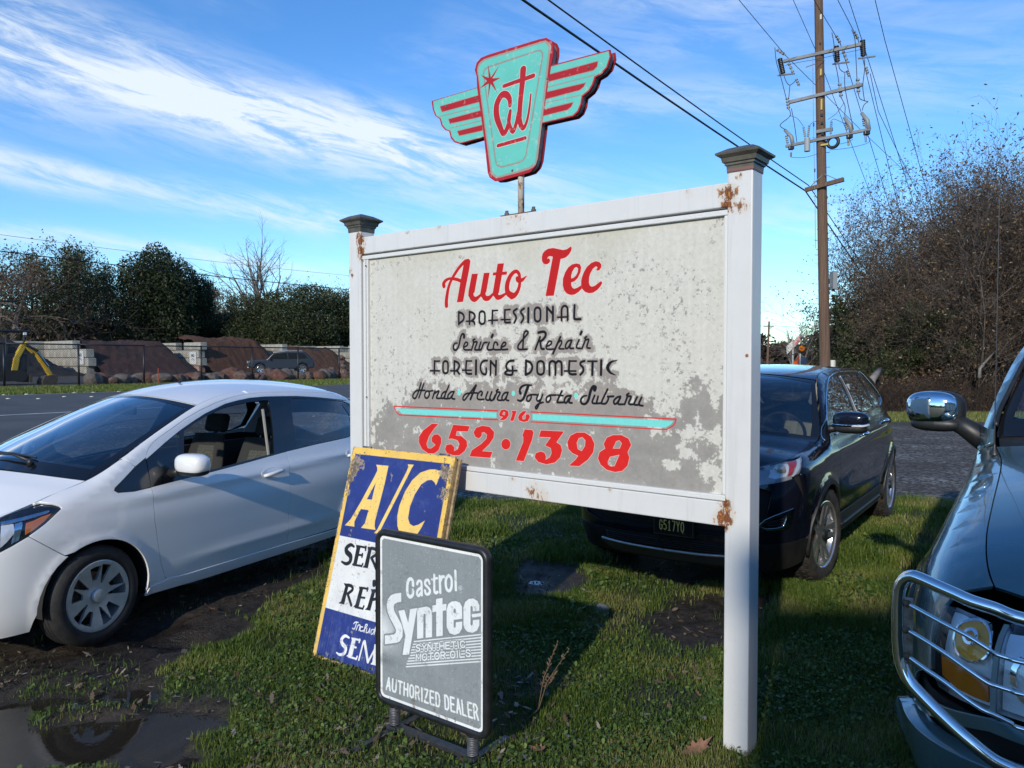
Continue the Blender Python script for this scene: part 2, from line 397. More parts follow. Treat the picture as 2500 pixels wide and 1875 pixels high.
def poly_area(P): P = np.asarray(P); return .5*np.sum(P[:, 0]*np.roll(P[:, 1], -1)-np.roll(P[:, 0], -1)*P[:, 1])
def patch(body, kind, poly, name, m, parent, off=0.0, rim=.016, gap=.0056, h=.035, holes=(), mirror=False, scale=(1, 1), fn=None, fnn=None):
    """a panel: outline in surface parameters, meshed on the surface, edges folded inward"""
    fn = fn or getattr(body, kind); fnn = fnn or getattr(body, kind+'_n'); sc = np.array(scale, float)
    def prep(P, g):
        P = [np.array(p, float)*sc for p in P]; Q = [P[0]]
        for p in P[1:]:
            if np.linalg.norm(p-Q[-1]) > .003: Q.append(p)
        if np.linalg.norm(Q[0]-Q[-1]) < .003: Q.pop()
        if poly_area(Q) < 0: Q = Q[::-1]
        if g: Q = inset(Q, -g) if False else [np.array(q) for q in inset_ccw(Q, g)]
        return resample(Q, h)
    R = [prep(poly, gap)]+[prep(p, -gap)[::-1] for p in holes]
    bb0, bb1 = R[0].min(0), R[0].max(0); gx, gy = np.meshgrid(np.arange(bb0[0]+h/2, bb1[0], h), np.arange(bb0[1]+h/2, bb1[1], h)); G = np.stack([gx.ravel(), gy.ravel()], 1)
    if len(G):
        k = in_poly(R[0], G) & (edge_dist(R[0], G) > h*.45)
        for q in R[1:]: k &= ~in_poly(q, G) & (edge_dist(q, G) > h*.45)
        G = G[k]
    V2 = [tuple(p) for r in R for p in r]; E = []; b = 0
    for r in R: E += [(b+i, b+(i+1) % len(r)) for i in range(len(r))]; b += len(r)
    nb = b; V2 += [tuple(p) for p in G]
    vo, eo, fo, ov, oe, of = delaunay_2d_cdt([Vector(p) for p in V2], E, [], 0, 1e-5)
    vo = np.array([tuple(p) for p in vo]); F = np.array([f for f in fo if len(f) == 3], int).reshape(-1, 3)
    c = vo[F].mean(1); k = in_poly(R[0], c)
    for q in R[1:]: k &= ~in_poly(q, c)
    F = F[k].astype(int); remap = {}
    if not len(F): print('EMPTY PATCH', name); return None, None
    for i, l in enumerate(ov):
        for j in l: remap.setdefault(j, i)
    uv = vo/sc; p = fn(uv[:, 0], uv[:, 1]); n = fnn(uv[:, 0], uv[:, 1]); p = p+n*off
    # orientation from the first triangle
    a, b_, c_ = p[F[:, 0]], p[F[:, 1]], p[F[:, 2]]; fnorm = np.cross(b_-a, c_-a); fl = np.sum(fnorm*n[F[:, 0]], 1) < 0; F[fl] = F[fl][:, ::-1]
    verts = [p]; norms = [n]; faces = [F]; base = len(p)
    if rim:
        b = 0
        for r in R:
            idx = np.array([remap.get(b+i, 0) for i in range(len(r))]); b += len(r); top = p[idx]; nn = n[idx]; tan = np.roll(top, -1, 0)-np.roll(top, 1, 0); tan /= np.linalg.norm(tan, axis=1)[:, None]+1e-9
            out = np.cross(tan, nn); t1 = top; t2 = top-nn*.004+out*.0012; t3 = top-nn*rim
            verts += [t1, t2, t3]; norms += [nn*.8+out*.6, out+nn*.2, out]; m_ = len(idx); i = np.arange(m_); j = (i+1) % m_
            for lv in (0, 1):
                q0, q1, q2, q3 = base+lv*m_+i, base+lv*m_+j, base+(lv+1)*m_+j, base+(lv+1)*m_+i
                fa = np.stack([q0, q3, q1], 1); fb = np.stack([q1, q3, q2], 1); faces += [fa, fb]
            base += 3*m_
    Vv = np.concatenate(verts); N = np.concatenate(norms); Fx = np.concatenate(faces); N = N/(np.linalg.norm(N, axis=1)[:, None]+1e-9)
    def mk(V_, N_, F_):
        me = fast_mesh(name, V_, F_, True); me.normals_split_custom_set_from_vertices(N_.tolist()); return link(name, me, m, parent)
    # consistent winding of rim faces with normals
    a, b_, c_ = Vv[Fx[:, 0]], Vv[Fx[:, 1]], Vv[Fx[:, 2]]; fl = np.sum(np.cross(b_-a, c_-a)*(N[Fx[:, 0]]+N[Fx[:, 1]]+N[Fx[:, 2]]), 1) < 0; Fx[fl] = Fx[fl][:, ::-1]
    o = mk(Vv, N, Fx); o2 = None
    if mirror:
        k = np.array([1, -1, 1.]); o2 = mk(Vv*k, N*k, Fx[:, ::-1])
    return o, o2
def inset_ccw(poly, d):
    n = len(poly); out = []
    for i in range(n):
        a, b, c = np.array(poly[i-1]), np.array(poly[i]), np.array(poly[(i+1) % n]); t1 = b-a; t2 = c-b; t1 = t1/(np.linalg.norm(t1)+1e-9); t2 = t2/(np.linalg.norm(t2)+1e-9)
        n1 = np.array([-t1[1], t1[0]]); n2 = np.array([-t2[1], t2[0]]); s_ = n1+n2; L = s_@s_
        out.append(b+(s_*2/max(L, .8))*d*.5*1.0 if L > 1e-6 else b+n1*d)
    return out
def car_paint(name, col, rough=.28, metal=0.0, flake=0.0, dirt=.25, dirt_col=(.16, .13, .10), dz=.45, spec=.5, coat=1.0):
    m = bpy.data.materials.new(name); m.use_nodes = True; t = NT(m.node_tree); t.n.clear()
    tcn = t.new('ShaderNodeTexCoord'); ob = tcn.outputs['Object']; nz = t.noise(ob, 14, 6, .7); n2 = t.noise(ob, 140, 4, .7); sp_ = t.new('ShaderNodeSeparateXYZ', {0: t.new('ShaderNodeNewGeometry').outputs['Position']})
    low = t.m('SUBTRACT', 1.0, t.smooth(sp_.outputs[2], .05, dz)); d = t.m('MULTIPLY', t.smooth(t.m('ADD', t.m('MULTIPLY', low, .9), t.m('SUBTRACT', nz, .55)), .15, .8), dirt*2.2)
    d = t.m('ADD', d, t.m('MULTIPLY', t.smooth(n2, .60, .75), dirt*.22), clamp=True)
    c = t.mix(d, col, dirt_col)
    p = t.new('ShaderNodeBsdfPrincipled', {'Base Color': c, 'Roughness': t.m('ADD', rough, t.m('MULTIPLY', d, .5)), 'Metallic': metal, 'Coat Weight': coat, 'Coat Roughness': .035, 'Specular IOR Level': spec})
    t.new('ShaderNodeOutputMaterial', {'Surface': p.outputs[0]}); return m
def glass_mat(name, tint=(.55, .62, .64), refl=1.0, rough=0.0):
    m = bpy.data.materials.new(name); m.use_nodes = True; t = NT(m.node_tree); t.n.clear()
    tr = t.new('ShaderNodeBsdfTransparent', {'Color': tuple(tint)+(1,)}); gl = t.new('ShaderNodeBsdfGlossy', {'Color': (1, 1, 1, 1), 'Roughness': rough})
    fc = t.new('ShaderNodeLayerWeight', {'Blend': .5}).outputs['Facing']; f = t.m('MULTIPLY', t.m('ADD', .045, t.m('MULTIPLY', t.m('POWER', fc, 4.2), .95)), refl, clamp=True)
    mx = t.new('ShaderNodeMixShader', {0: f, 1: tr.outputs[0], 2: gl.outputs[0]}); t.new('ShaderNodeOutputMaterial', {'Surface': mx.outputs[0]}); return m
M = dict(
    black_plastic=mat('car_black_plastic', (.016, .017, .018), .45, var=.3, vscale=20), gloss_black=mat('car_gloss_black', (.008, .009, .011), .12, coat=.6), well=mat('wheel_well_dark', (.012, .011, .010), .9),
    rubber=mat('tyre_rubber', (.020, .019, .018), .72, var=.4, vscale=16, bump=.3, bscale=90), muddy=mat('muddy_tyre', (.030, .026, .021), .85, var=.6, vscale=14, bump=.6, bscale=60),
    bright_alloy=mat('bright_alloy', (.60, .61, .63), .20, metal=.85), chrome=mat('chrome', (.80, .81, .82), .06, metal=1.0), satin=mat('satin_silver', (.60, .62, .64), .32, metal=.55, var=.12, vscale=12), rust=mat('rusty_brake', (.16, .09, .05), .8, var=.5, vscale=30, bump=.4),
    amber=mat('amber_lens', (.60, .16, .01), .12, coat=1, spec=.6), red_lens=mat('red_lens', (.35, .02, .015), .12, coat=1), lamp_in=mat('lamp_reflector', (.72, .74, .76), .22, metal=.35, bump=.5, bscale=30), lens=glass_mat('clear_lens', (.93, .94, .95), 1.0),
    ws=glass_mat('windscreen_glass', (.74, .80, .82), 2.6), sideglass=glass_mat('side_glass', (.55, .62, .66), 1.8), dark=glass_mat('privacy_glass', (.05, .055, .055), 2.0),
    fabric=mat('seat_fabric', (.055, .052, .048), .95, bump=.4, bscale=160), fabric2=mat('seat_fabric_pattern', (.16, .15, .125), .95, col2=(.06, .056, .048), vscale=70, bump=.3, bscale=150), dash=mat('dashboard_plastic', (.022, .023, .025), .7), beige=mat('beige_leather', (.42, .36, .26), .55, var=.1), headliner=mat('headliner', (.38, .37, .34), .9))
def wheel(parent, x, y, r, width, rimr, style, side=1, steer=0.0, tyre_m=None, yaw=0.0):
    """outer face at y (side=+1 faces +Y); returns the wheel part"""
    o = bpy.data.objects.new('wheel', None); COL.objects.link(o); o.parent = parent; o.location = (x, y, r); o.rotation_euler = (0, 0, math.radians(steer)+(0 if side > 0 else math.pi))
    w = width; n = 64; mb = MB()
    prof = [(rimr-.012, -.020), (rimr+.004, -.004), (rimr+.016, .002), (r*.5+rimr*.5, .006), (r-.030, -.002), (r-.012, -.012), (r-.002, -.028)]
    for k in range(4):
        y0 = -.030-(w-.06)*k/4; y1 = -.030-(w-.06)*(k+.72)/4; prof += [(r, y0-.004), (r, y1), (r-.008, y1-.002), (r-.008, y0-(w-.06)/4+.002)]
    prof += [(r-.004, -w+.03), (r-.02, -w+.008), (rimr+.01, -w), (rimr-.01, -w+.012)]
    mb.lathe(prof, n, axis='y'); mb.obj('tyre', tyre_m or M['rubber'], o, ang=50)
    if tyre_m is M['muddy']:        # tread blocks on the shoulders
        tb = MB()
        for k in range(46):
            a = 2*math.pi*k/46
            for yy, ln, ofs in ((-.030, .026, 0), (-w+.034, .026, .5), (-.062, .022, .5), (-w*.5, .024, .2)):
                aa = a+ofs*2*math.pi/46; rr = r+.0015
                tb.box((rr*math.cos(aa), yy, rr*math.sin(aa)), (.011, ln, .030), ax=((math.cos(aa), 0, math.sin(aa)), (0, 1, 0), (-math.sin(aa), 0, math.cos(aa))))
        q = tb.obj('tread', tyre_m, o); q['kind'] = 'stuff'
    rb = MB().lathe([(rimr-.004, -.014), (rimr+.001, -.006), (rimr-.006, -.004), (rimr-.018, -.02), (rimr-.02, -w*.8)], 48, axis='y'); rb.obj('rim', M['satin'] if style == 'cap' else M['bright_alloy'], o, ang=40)
    MB().lathe([(0, -.075), (rimr*.62, -.075), (rimr*.64, -.085), (rimr*.64, -.10)], 32, axis='y').obj('brake_disc', M['rust'], o, ang=40)
    MB().lathe([(0, -.12), (rimr, -.12)], 32, axis='y').obj('backing', M['well'], o)
    # spokes: flat plate with openings, dished
    R0 = rimr-.004
    if style == 'cap': dish = lambda rr: -.002-.034*np.clip(1-rr/R0, 0, 1)**1.2+.012*np.exp(-(rr/.05)**2)
    elif style == 'five': dish = lambda rr: -.012-.030*np.clip(1-rr/R0, 0, 1)
    else: dish = lambda rr: -.02-.02*np.clip(1-rr/R0, 0, 1)
    ring = [(R0*math.cos(t), R0*math.sin(t)) for t in np.linspace(0, 2*math.pi, 73)[:-1]]; holes = []
    def wedge(t0, r0, r1, h0, h1, skew=0.0, n=5):
        q = [(r0, -h0), (r0*1.02, h0)]+[(r1, h1-2*h1*k/n) for k in range(n+1)]
        return [(rr*math.cos(math.radians(t0+a+skew*(rr-r0)/(r1-r0))), rr*math.sin(math.radians(t0+a+skew*(rr-r0)/(r1-r0)))) for rr, a in q]
    if style == 'cap':
        for k in range(5):
            holes.append(wedge(72*k+8, R0*.46, R0*.86, 8.0, 13.0, 5)); holes.append(wedge(72*k+42, R0*.36, R0*.90, 3.6, 9.5, -6))
    elif style == 'five':
        for k in range(5):
            holes.append(wedge(72*k, R0*.30, R0*.93, 10, 20)); holes.append(wedge(72*k+36, R0*.42, R0*.90, 2.4, 5.5))
    else:
        for k in range(6): holes.append(wedge(60*k, R0*.4, R0*.85, 8, 12))
    fn = lambda u, v: np.stack([u, dish(np.hypot(u, v)), v], -1)
    def fnn(u, v):
        h = 1e-3; du = fn(u+h, v)-fn(u-h, v); dv = fn(u, v+h)-fn(u, v-h); nn = np.cross(dv, du); return nn/(np.linalg.norm(nn, axis=-1)[..., None]+1e-12)
    patch(None, None, ring, 'hub_cap' if style == 'cap' else 'spokes', M['satin'] if style != 'five' else M['bright_alloy'], o, rim=.016, gap=0, h=.018, holes=holes, fn=fn, fnn=fnn)
    MB().lathe([(.040, -.016), (.040, -.002), (.036, .003), (.030, .004), (.0, .006)], 28, axis='y').obj('centre_cap', M['satin'] if style == 'cap' else M['black_plastic'], o, ang=30)
    return o

def surf_line(body, kind, prm, r, name, m, parent, off=0.0, mirror=True, n=6):
    q = np.array(spline(prm, 5)); P = getattr(body, kind)(q[:, 0], q[:, 1])+getattr(body, kind+'_n')(q[:, 0], q[:, 1])*off
    MB().tube(P, r, n).obj(name, m, parent, smooth=True)
    if mirror: MB().tube(P*np.array([1, -1, 1]), r, n).obj(name, m, parent, smooth=True)
def Tp(b, x0, x1, n=14, d=-.0044): return [(float(b.ax(x)), float(b.Tx(x))-d) for x in np.linspace(x0, x1, n)]
def arcp(b, xc, zc, R, a0, a1, n=16): return [(float(b.ax(xc+R*math.cos(math.radians(t)))), zc+R*math.sin(math.radians(t))) for t in np.linspace(a0, a1, n)]
def X_(b, *pts): return [(float(b.ax(x)), z) for x, z in pts]
def wells(b, parent, xs, R, yo, yi, zc=.30):
    for xc in xs:
        for sgn in (1, -1):
            mb = MB(); n = 20; vs = []
            for yy, rr in [(yi*sgn, R), (yo*sgn, R)]: vs += [(xc+rr*math.cos(t), yy, zc+rr*math.sin(t)) for t in np.linspace(-.12, math.pi+.12, n)]
            mb.add(vs, [(k, k+1, n+k+1, n+k) for k in range(n-1)]); mb.add([(xc+R*math.cos(t), yi*sgn, zc+R*math.sin(t)) for t in np.linspace(-.12, math.pi+.12, n)], [tuple(range(n))])
            mb.obj('wheel_housing', M['well'], parent, fix=False)
# ================================================================ painted roadside sign
class Art:
    def __init__(s, cv, BL, ex, ey, nrm): s.c = cv; s.BL, s.ex, s.ey, s.n = [np.array(k, float) for k in (BL, ex, ey, nrm)]
    def crop(s, x0, y0, k): s.x0, s.y0, s.k = x0, y0, k; return s
    def uv(s, X, Y):
        P = on_plane(s.x0+X/s.k, s.y0+Y/s.k, s.BL, s.n); return float((P-s.BL)@s.ex), float((P-s.BL)@s.ey)
    def sc(s, X, Y):
        a, b = s.uv(X, Y), s.uv(X, Y+1); return math.hypot(a[0]-b[0], a[1]-b[1])
    def P(s, col, *rings, grow=0, near=False, sm=0):
        R = [[s.uv(*p) for p in (spline(r, sm, True) if sm else r)] for r in rings]
        s.c.poly(R, col, grow, near)
    def K(s, col, w, *lines, grow=0, near=False, sm=4):
        for ln in lines:
            q = [(p[0], p[1], p[2] if len(p) > 2 else w) for p in ln]
            if len(q) > 2 and sm: q = spline(q, sm)
            k = s.sc(q[0][0], q[0][1]); s.c.stroke([s.uv(p[0], p[1]) for p in q], [p[2]*k for p in q], col, grow, near)
SE = np.array([.7826, -.6225, 0.]); SE /= np.linalg.norm(SE); SM = np.array([-SE[1], SE[0], 0.]); UZ = np.array([0, 0, 1.])
SQ = np.array([1.02026, 3.28626, 0.])                 # right front corner of the right post
def sp(s, z, off=0.0): return SQ - SE*s + UZ*z + SM*off     # s metres to the left of it, off metres behind the front face
PW, PH = 2.342, 1.236; PANEL_BL = sp(.125+PW, 1.134, .030)
cv = Canvas(PW, PH, 760, (205, 202, 191)); A = Art(cv, PANEL_BL, SE, UZ, -SM)
BLK = (20, 21, 26)
def black_text():
    def ring(cx, cy, hw, hh, n=1.0): return [(cx, cy-hh), (cx+hw*.7, cy-hh*.86), (cx+hw, cy-hh*.5), (cx+hw, cy+hh*.5), (cx+hw*.7, cy+hh*.86), (cx, cy+hh), (cx-hw*.7, cy+hh*.86), (cx-hw, cy+hh*.5), (cx-hw, cy-hh*.5), (cx-hw*.7, cy-hh*.86), (cx, cy-hh)]
    A.crop(1100, 730, 6.506); B = lambda w, *l: A.K(BLK, w, *l, near=True)
    B(34, [(130, 205), (130, 405)], [(130, 210), (185, 232), (212, 280), (200, 335), (165, 368), (138, 388)])
    B(34, [(300, 205), (300, 398)], [(300, 205), (355, 222), (385, 265), (375, 312), (335, 345)], [(335, 350), (370, 365), (382, 398)]); B(24, [(250, 355), (340, 352)])
    B(34, ring(500, 297, 44, 102)); B(34, [(665, 185), (660, 390)]); B(26, [(665, 188), (745, 182)], [(605, 343), (745, 336)])
    B(34, [(862, 175), (860, 350), (885, 375), (945, 372)]); B(26, [(862, 175), (945, 168)], [(800, 329), (945, 329)])
    B(36, [(1052, 158), (1005, 190), (1003, 225), (1035, 270), (1038, 320), (1010, 378)], [(1166, 152), (1122, 185), (1118, 220), (1150, 268), (1153, 318), (1122, 376)])
    B(44, [(1235, 148), (1232, 365)]); B(36, ring(1380, 247, 46, 112)); B(38, [(1530, 132), (1530, 350)], [(1530, 135), (1622, 240)], [(1625, 125), (1624, 345)])
    B(36, [(1762, 340), (1762, 175), (1785, 122), (1815, 110), (1843, 126), (1858, 170), (1858, 336)]); B(26, [(1697, 292), (1850, 285)]); B(38, [(1968, 102), (1962, 290), (1985, 322), (2060, 320)])
    B(33, [(213, 610, 46), (213, 570, 42), (187, 557), (160, 605), (130, 740), (92, 808), (52, 802), (45, 745), (70, 706, 28), (105, 700, 24)])
    B(28, [(215, 765), (262, 738), (270, 700), (240, 688), (214, 730), (206, 780), (232, 808), (312, 808)])
    B(30, [(330, 812), (365, 700), (355, 655), (385, 640)], [(365, 690), (420, 685), (385, 790), (402, 810), (480, 805)], [(480, 688), (450, 795), (485, 802), (525, 705), (578, 690)])
    B(32, [(612, 690), (583, 785), (612, 810), (665, 803)]); B(46, [(653, 605), (668, 572)])
    B(30, [(745, 725, 40), (732, 692), (700, 690), (680, 755), (692, 803), (795, 806)], [(812, 765), (862, 740), (876, 702), (845, 690), (815, 730), (800, 780), (826, 805), (905, 800)])
    B(32, [(1212, 798), (1090, 802), (1068, 760), (1098, 700), (1180, 605), (1228, 540), (1205, 508), (1168, 540), (1155, 640), (1146, 790)])
    B(42, [(1395, 535), (1470, 520), (1508, 545), (1500, 600), (1455, 655), (1420, 672)]); B(36, [(1420, 605), (1345, 800)], [(1422, 680), (1440, 785), (1482, 795)])
    B(28, [(1530, 752), (1590, 722), (1602, 682), (1566, 670), (1530, 720), (1516, 775), (1546, 800), (1652, 794)], [(1700, 700), (1752, 660), (1762, 700), (1740, 745), (1722, 788), (1800, 794)]); B(36, [(1742, 605), (1625, 868)])
    B(30, [(1915, 655), (1862, 672), (1825, 735), (1832, 788), (1872, 765), (1922, 665)], [(1925, 658), (1892, 775), (1948, 785)], [(2040, 650), (1997, 765), (2060, 788)]); B(44, [(2063, 560), (2080, 522)])
    B(30, [(2085, 788), (2138, 650), (2130, 620), (2160, 600)], [(2140, 655), (2192, 645), (2162, 765), (2215, 782)])
    A.crop(1030, 860, 4.514); w = 24
    B(w, [(140, 97), (136, 232)]); B(18, [(140, 100), (195, 98)], [(92, 204), (193, 205)]); B(w, ring(260, 165, 27, 68)); B(w, [(358, 97), (355, 238)], [(358, 98), (395, 114), (412, 148), (395, 190), (375, 206)], [(392, 212), (412, 238)]); B(18, [(315, 205), (395, 206)])
    B(w, [(490, 97), (485, 215), (508, 238), (545, 238)]); B(18, [(490, 97), (548, 97)], [(445, 198), (545, 199)]); B(30, [(597, 92), (595, 242)])
    B(w, [(718, 92), (680, 97), (650, 132), (646, 190), (668, 235), (705, 240), (708, 178)]); B(26, [(757, 97), (755, 248)], [(757, 98), (815, 166)], [(817, 95), (813, 248)])
    B(26, [(1010, 92), (962, 100), (930, 140), (935, 185), (962, 205)], [(998, 162), (994, 245), (930, 244), (915, 226), (940, 206)]); B(20, [(950, 205), (1045, 203)])
    B(28, [(1147, 92), (1143, 248)], [(1147, 95), (1195, 115), (1216, 165), (1195, 220), (1145, 248)]); B(26, ring(1307, 172, 37, 75)); B(27, [(1405, 248), (1405, 130), (1428, 100), (1455, 104), (1470, 130), (1470, 248)], [(1470, 130), (1497, 100), (1525, 105), (1538, 132), (1540, 248)])
    B(27, [(1625, 97), (1620, 218), (1648, 243), (1695, 242)]); B(19, [(1625, 98), (1700, 98)], [(1570, 207), (1695, 208)]); B(26, [(1790, 97), (1752, 110), (1746, 138), (1775, 170), (1775, 212), (1745, 248)])
    B(20, [(1828, 100), (1927, 100)]); B(30, [(1880, 103), (1876, 248)], [(1975, 92), (1972, 248)]); B(28, [(2148, 90, 8), (2085, 108, 26), (2045, 165, 42), (2072, 222, 28), (2132, 252, 8)])
    A.crop(990, 920, 7.373)
    B(33, [(280, 112), (225, 290), (178, 385), (140, 378), (132, 335), (170, 272), (225, 245), (350, 246)], [(330, 122), (240, 378)], [(380, 258), (348, 310), (352, 370), (392, 382), (428, 325), (418, 262), (380, 258)]); B(30, [(415, 262), (492, 250)])
    B(33, [(530, 255), (485, 388)], [(505, 310), (600, 255), (558, 368), (582, 388), (640, 385)], [(785, 150), (695, 368), (722, 393), (770, 392)], [(735, 262), (672, 290), (642, 365), (668, 390), (712, 345)], [(870, 268), (822, 272), (770, 325), (762, 380), (800, 388), (842, 330)], [(875, 265), (832, 380), (885, 400)])
    B(44, [(1268, 155), (1168, 405)]); B(33, [(1255, 165), (1132, 328), (1062, 418), (1032, 400), (1050, 342), (1115, 298), (1288, 290)], [(1365, 330, 44), (1382, 285), (1350, 262), (1302, 312), (1292, 388), (1340, 410), (1410, 405)])
    B(34, [(1480, 272), (1442, 388), (1482, 422), (1530, 400)], [(1552, 272), (1512, 400), (1562, 424), (1615, 330)], [(1588, 412), (1640, 290), (1635, 255), (1665, 228)], [(1645, 275), (1702, 288), (1652, 390), (1682, 424), (1740, 420)], [(1838, 282), (1782, 292), (1740, 350), (1738, 408), (1775, 418), (1820, 350)], [(1845, 282), (1808, 405), (1855, 428)])
    A.crop(1250, 920, 6.506)
    B(34, [(308, 135, 26), (215, 130, 30), (150, 160, 40), (120, 215, 42), (132, 260, 54)], [(255, 150, 52), (222, 240, 52), (185, 335, 44), (140, 382, 38), (88, 370, 28)])
    B(30, [(290, 288), (242, 312), (235, 378), (270, 385), (303, 332), (298, 288)], [(300, 283), (388, 285)], [(415, 280), (390, 350), (410, 388), (452, 360)], [(485, 282), (430, 430), (388, 508), (372, 480), (418, 432), (492, 405)], [(590, 298), (547, 332), (545, 392), (580, 400), (614, 345), (600, 297)], [(600, 293), (698, 290)])
    B(34, [(790, 228), (718, 388), (742, 408), (820, 405)], [(928, 302), (872, 308), (836, 350), (832, 400), (862, 412), (900, 350)], [(935, 302), (902, 400), (950, 415)]); B(26, [(722, 290), (808, 300)])
    B(42, [(1310, 205, 66), (1322, 165, 54), (1282, 158, 46), (1245, 230, 50), (1210, 368, 46), (1160, 430, 40), (1103, 420, 38), (1092, 362, 36), (1130, 312, 30), (1185, 300, 24)])
    B(33, [(1310, 298), (1272, 398), (1302, 423), (1400, 420)], [(1365, 312), (1340, 412)], [(1515, 198), (1422, 398), (1442, 428), (1490, 420), (1528, 352), (1518, 312)], [(1525, 316), (1610, 310)])
    B(33, [(1718, 312), (1662, 330), (1617, 380), (1622, 428), (1662, 420), (1718, 335)], [(1720, 322), (1682, 428), (1762, 436)], [(1785, 438), (1828, 320), (1820, 290), (1852, 265)], [(1830, 312), (1888, 316), (1852, 410), (1872, 438), (1925, 436)], [(1985, 322), (1937, 428), (1970, 448), (2020, 440)], [(2055, 328), (2012, 438), (2075, 460)])
black_text()                                   # first pass fills cv.near (distance to the black lettering)
def weather():
    h, w = cv.h, cv.w; n = vnoise((h, w), 26, 1, 6, .62); nb = vnoise((h, w), 9, 2, 5, .6); nf = vnoise((h, w), 160, 3, 3, .7)
    yy, xx = np.mgrid[0:h, 0:w]; u = (xx+.5)/cv.k; v = (yy+.5)/cv.k
    A.crop(850, 900, 2.602)
    bd = [(20, 420), (118, 190), (200, 215), (270, 235), (330, 200), (400, 150), (470, 60), (540, 95), (640, 105), (700, 130), (820, 110), (960, 95), (1070, 60), (1120, 110), (1300, 125), (1500, 130), (1600, 95), (1750, 160), (1850, 215), (1950, 330), (2050, 300), (2130, 180), (2212, 60), (2400, 60)]
    q = np.array([A.uv(*p) for p in bd]); bl = np.interp(u[0], q[:, 0], q[:, 1])[None]
    low = (bl-v)/.10                                   # >0 below the paint line
    # white flakes that survive in the lower area
    white = np.zeros((h, w))
    for X, Y, rx, ry, st in [(160, 330, 55, 190, 1.2), (60, 560, 60, 60, .6), (215, 470, 45, 60, 1.0), (350, 440, 14, 40, .9), (2080, 470, 120, 60, .9), (1960, 500, 40, 35, .9), (2060, 610, 95, 40, 1.3), (2150, 540, 60, 60, 1.1), (2160, 400, 70, 110, 1.0), (2090, 400, 40, 50, .9)]:
        a, b = A.uv(X, Y); k = A.sc(X, Y); white = np.maximum(white, st*np.exp(-(((u-a)/(rx*k))**2+((v-b)/(ry*k))**2)))
    A.crop(1400, 850, 2.602)
    for X, Y, rx, ry, st in [(900, 330, 38, 190, 1.1), (915, 560, 30, 140, 1.1), (870, 780, 60, 90, 1.3), (915, 900, 40, 60, 1.2), (620, 560, 90, 60, .9), (800, 520, 60, 110, .9)]:
        a, b = A.uv(X, Y); k = A.sc(X, Y); white = np.maximum(white, st*np.exp(-(((u-a)/(rx*k))**2+((v-b)/(ry*k))**2)))
    halo = (.0125+.02*(nb-.5)-cv.near)/.010
    A.crop(1100, 730, 6.506); y_top = A.uv(900, 60)[1]
    g = np.maximum(np.clip(low*1.6, -3, 1.6), np.where(v < y_top, np.clip(halo, -3, 1.2), -3))
    nh = vnoise((h, w), 70, 9, 5, .75); g = g - white*2.0 + (n-.5)*5.0+(nh-.5)*6.0
    grey = np.clip(g*4+.5, 0, 1)*(.86+.14*nf)
    # small chips and speckle in the white field
    chips = np.clip((nf*.55+n*.45-.655)*22, 0, 1)*np.clip((nb-.50)*8, 0, 1)*.6
    stain = np.clip((vnoise((h, w), 7, 8, 5, .6)-.47)*4, 0, 1)*np.clip((v-.55)/.5, 0, 1)
    dots = np.clip((vnoise((h, w), 120, 12, 4, .75)-.655)*22, 0, 1)*np.clip((nb-.44)*7, 0, 1)*(1-np.clip(low, 0, 1))
    streak = vnoise((h, 8), 30, 5)[:, :1]*0+vnoise((4, w), 120, 6, 4)[:1]
    cv.a *= (1-.05*(nf-.5)[..., None]*1.5)*(1-.04*(streak-.5)[..., None])
    cv.blend(stain*.28, (176, 172, 148)); cv.blend(chips*.45, (140, 136, 130)); cv.blend(dots*.6, (122, 118, 114))
    brown = np.clip(1-cv.near/.05, 0, 1)
    cv.blend(grey, (150, 146, 139)); cv.blend(grey*brown*.55, (163, 147, 136)); cv.blend(grey*np.clip((n-.5)*5, 0, 1)*.25, (120, 117, 113))
    rim = np.clip(1-np.abs(g)*1.2, 0, 1)*np.clip(1-np.abs(g-.1)*5, 0, 1); cv.blend(rim*.35, (232, 228, 214))
weather(); black_text()
RED = (186, 30, 30); RD2 = (212, 38, 34); PK = (240, 196, 186); TQ = (122, 214, 204)
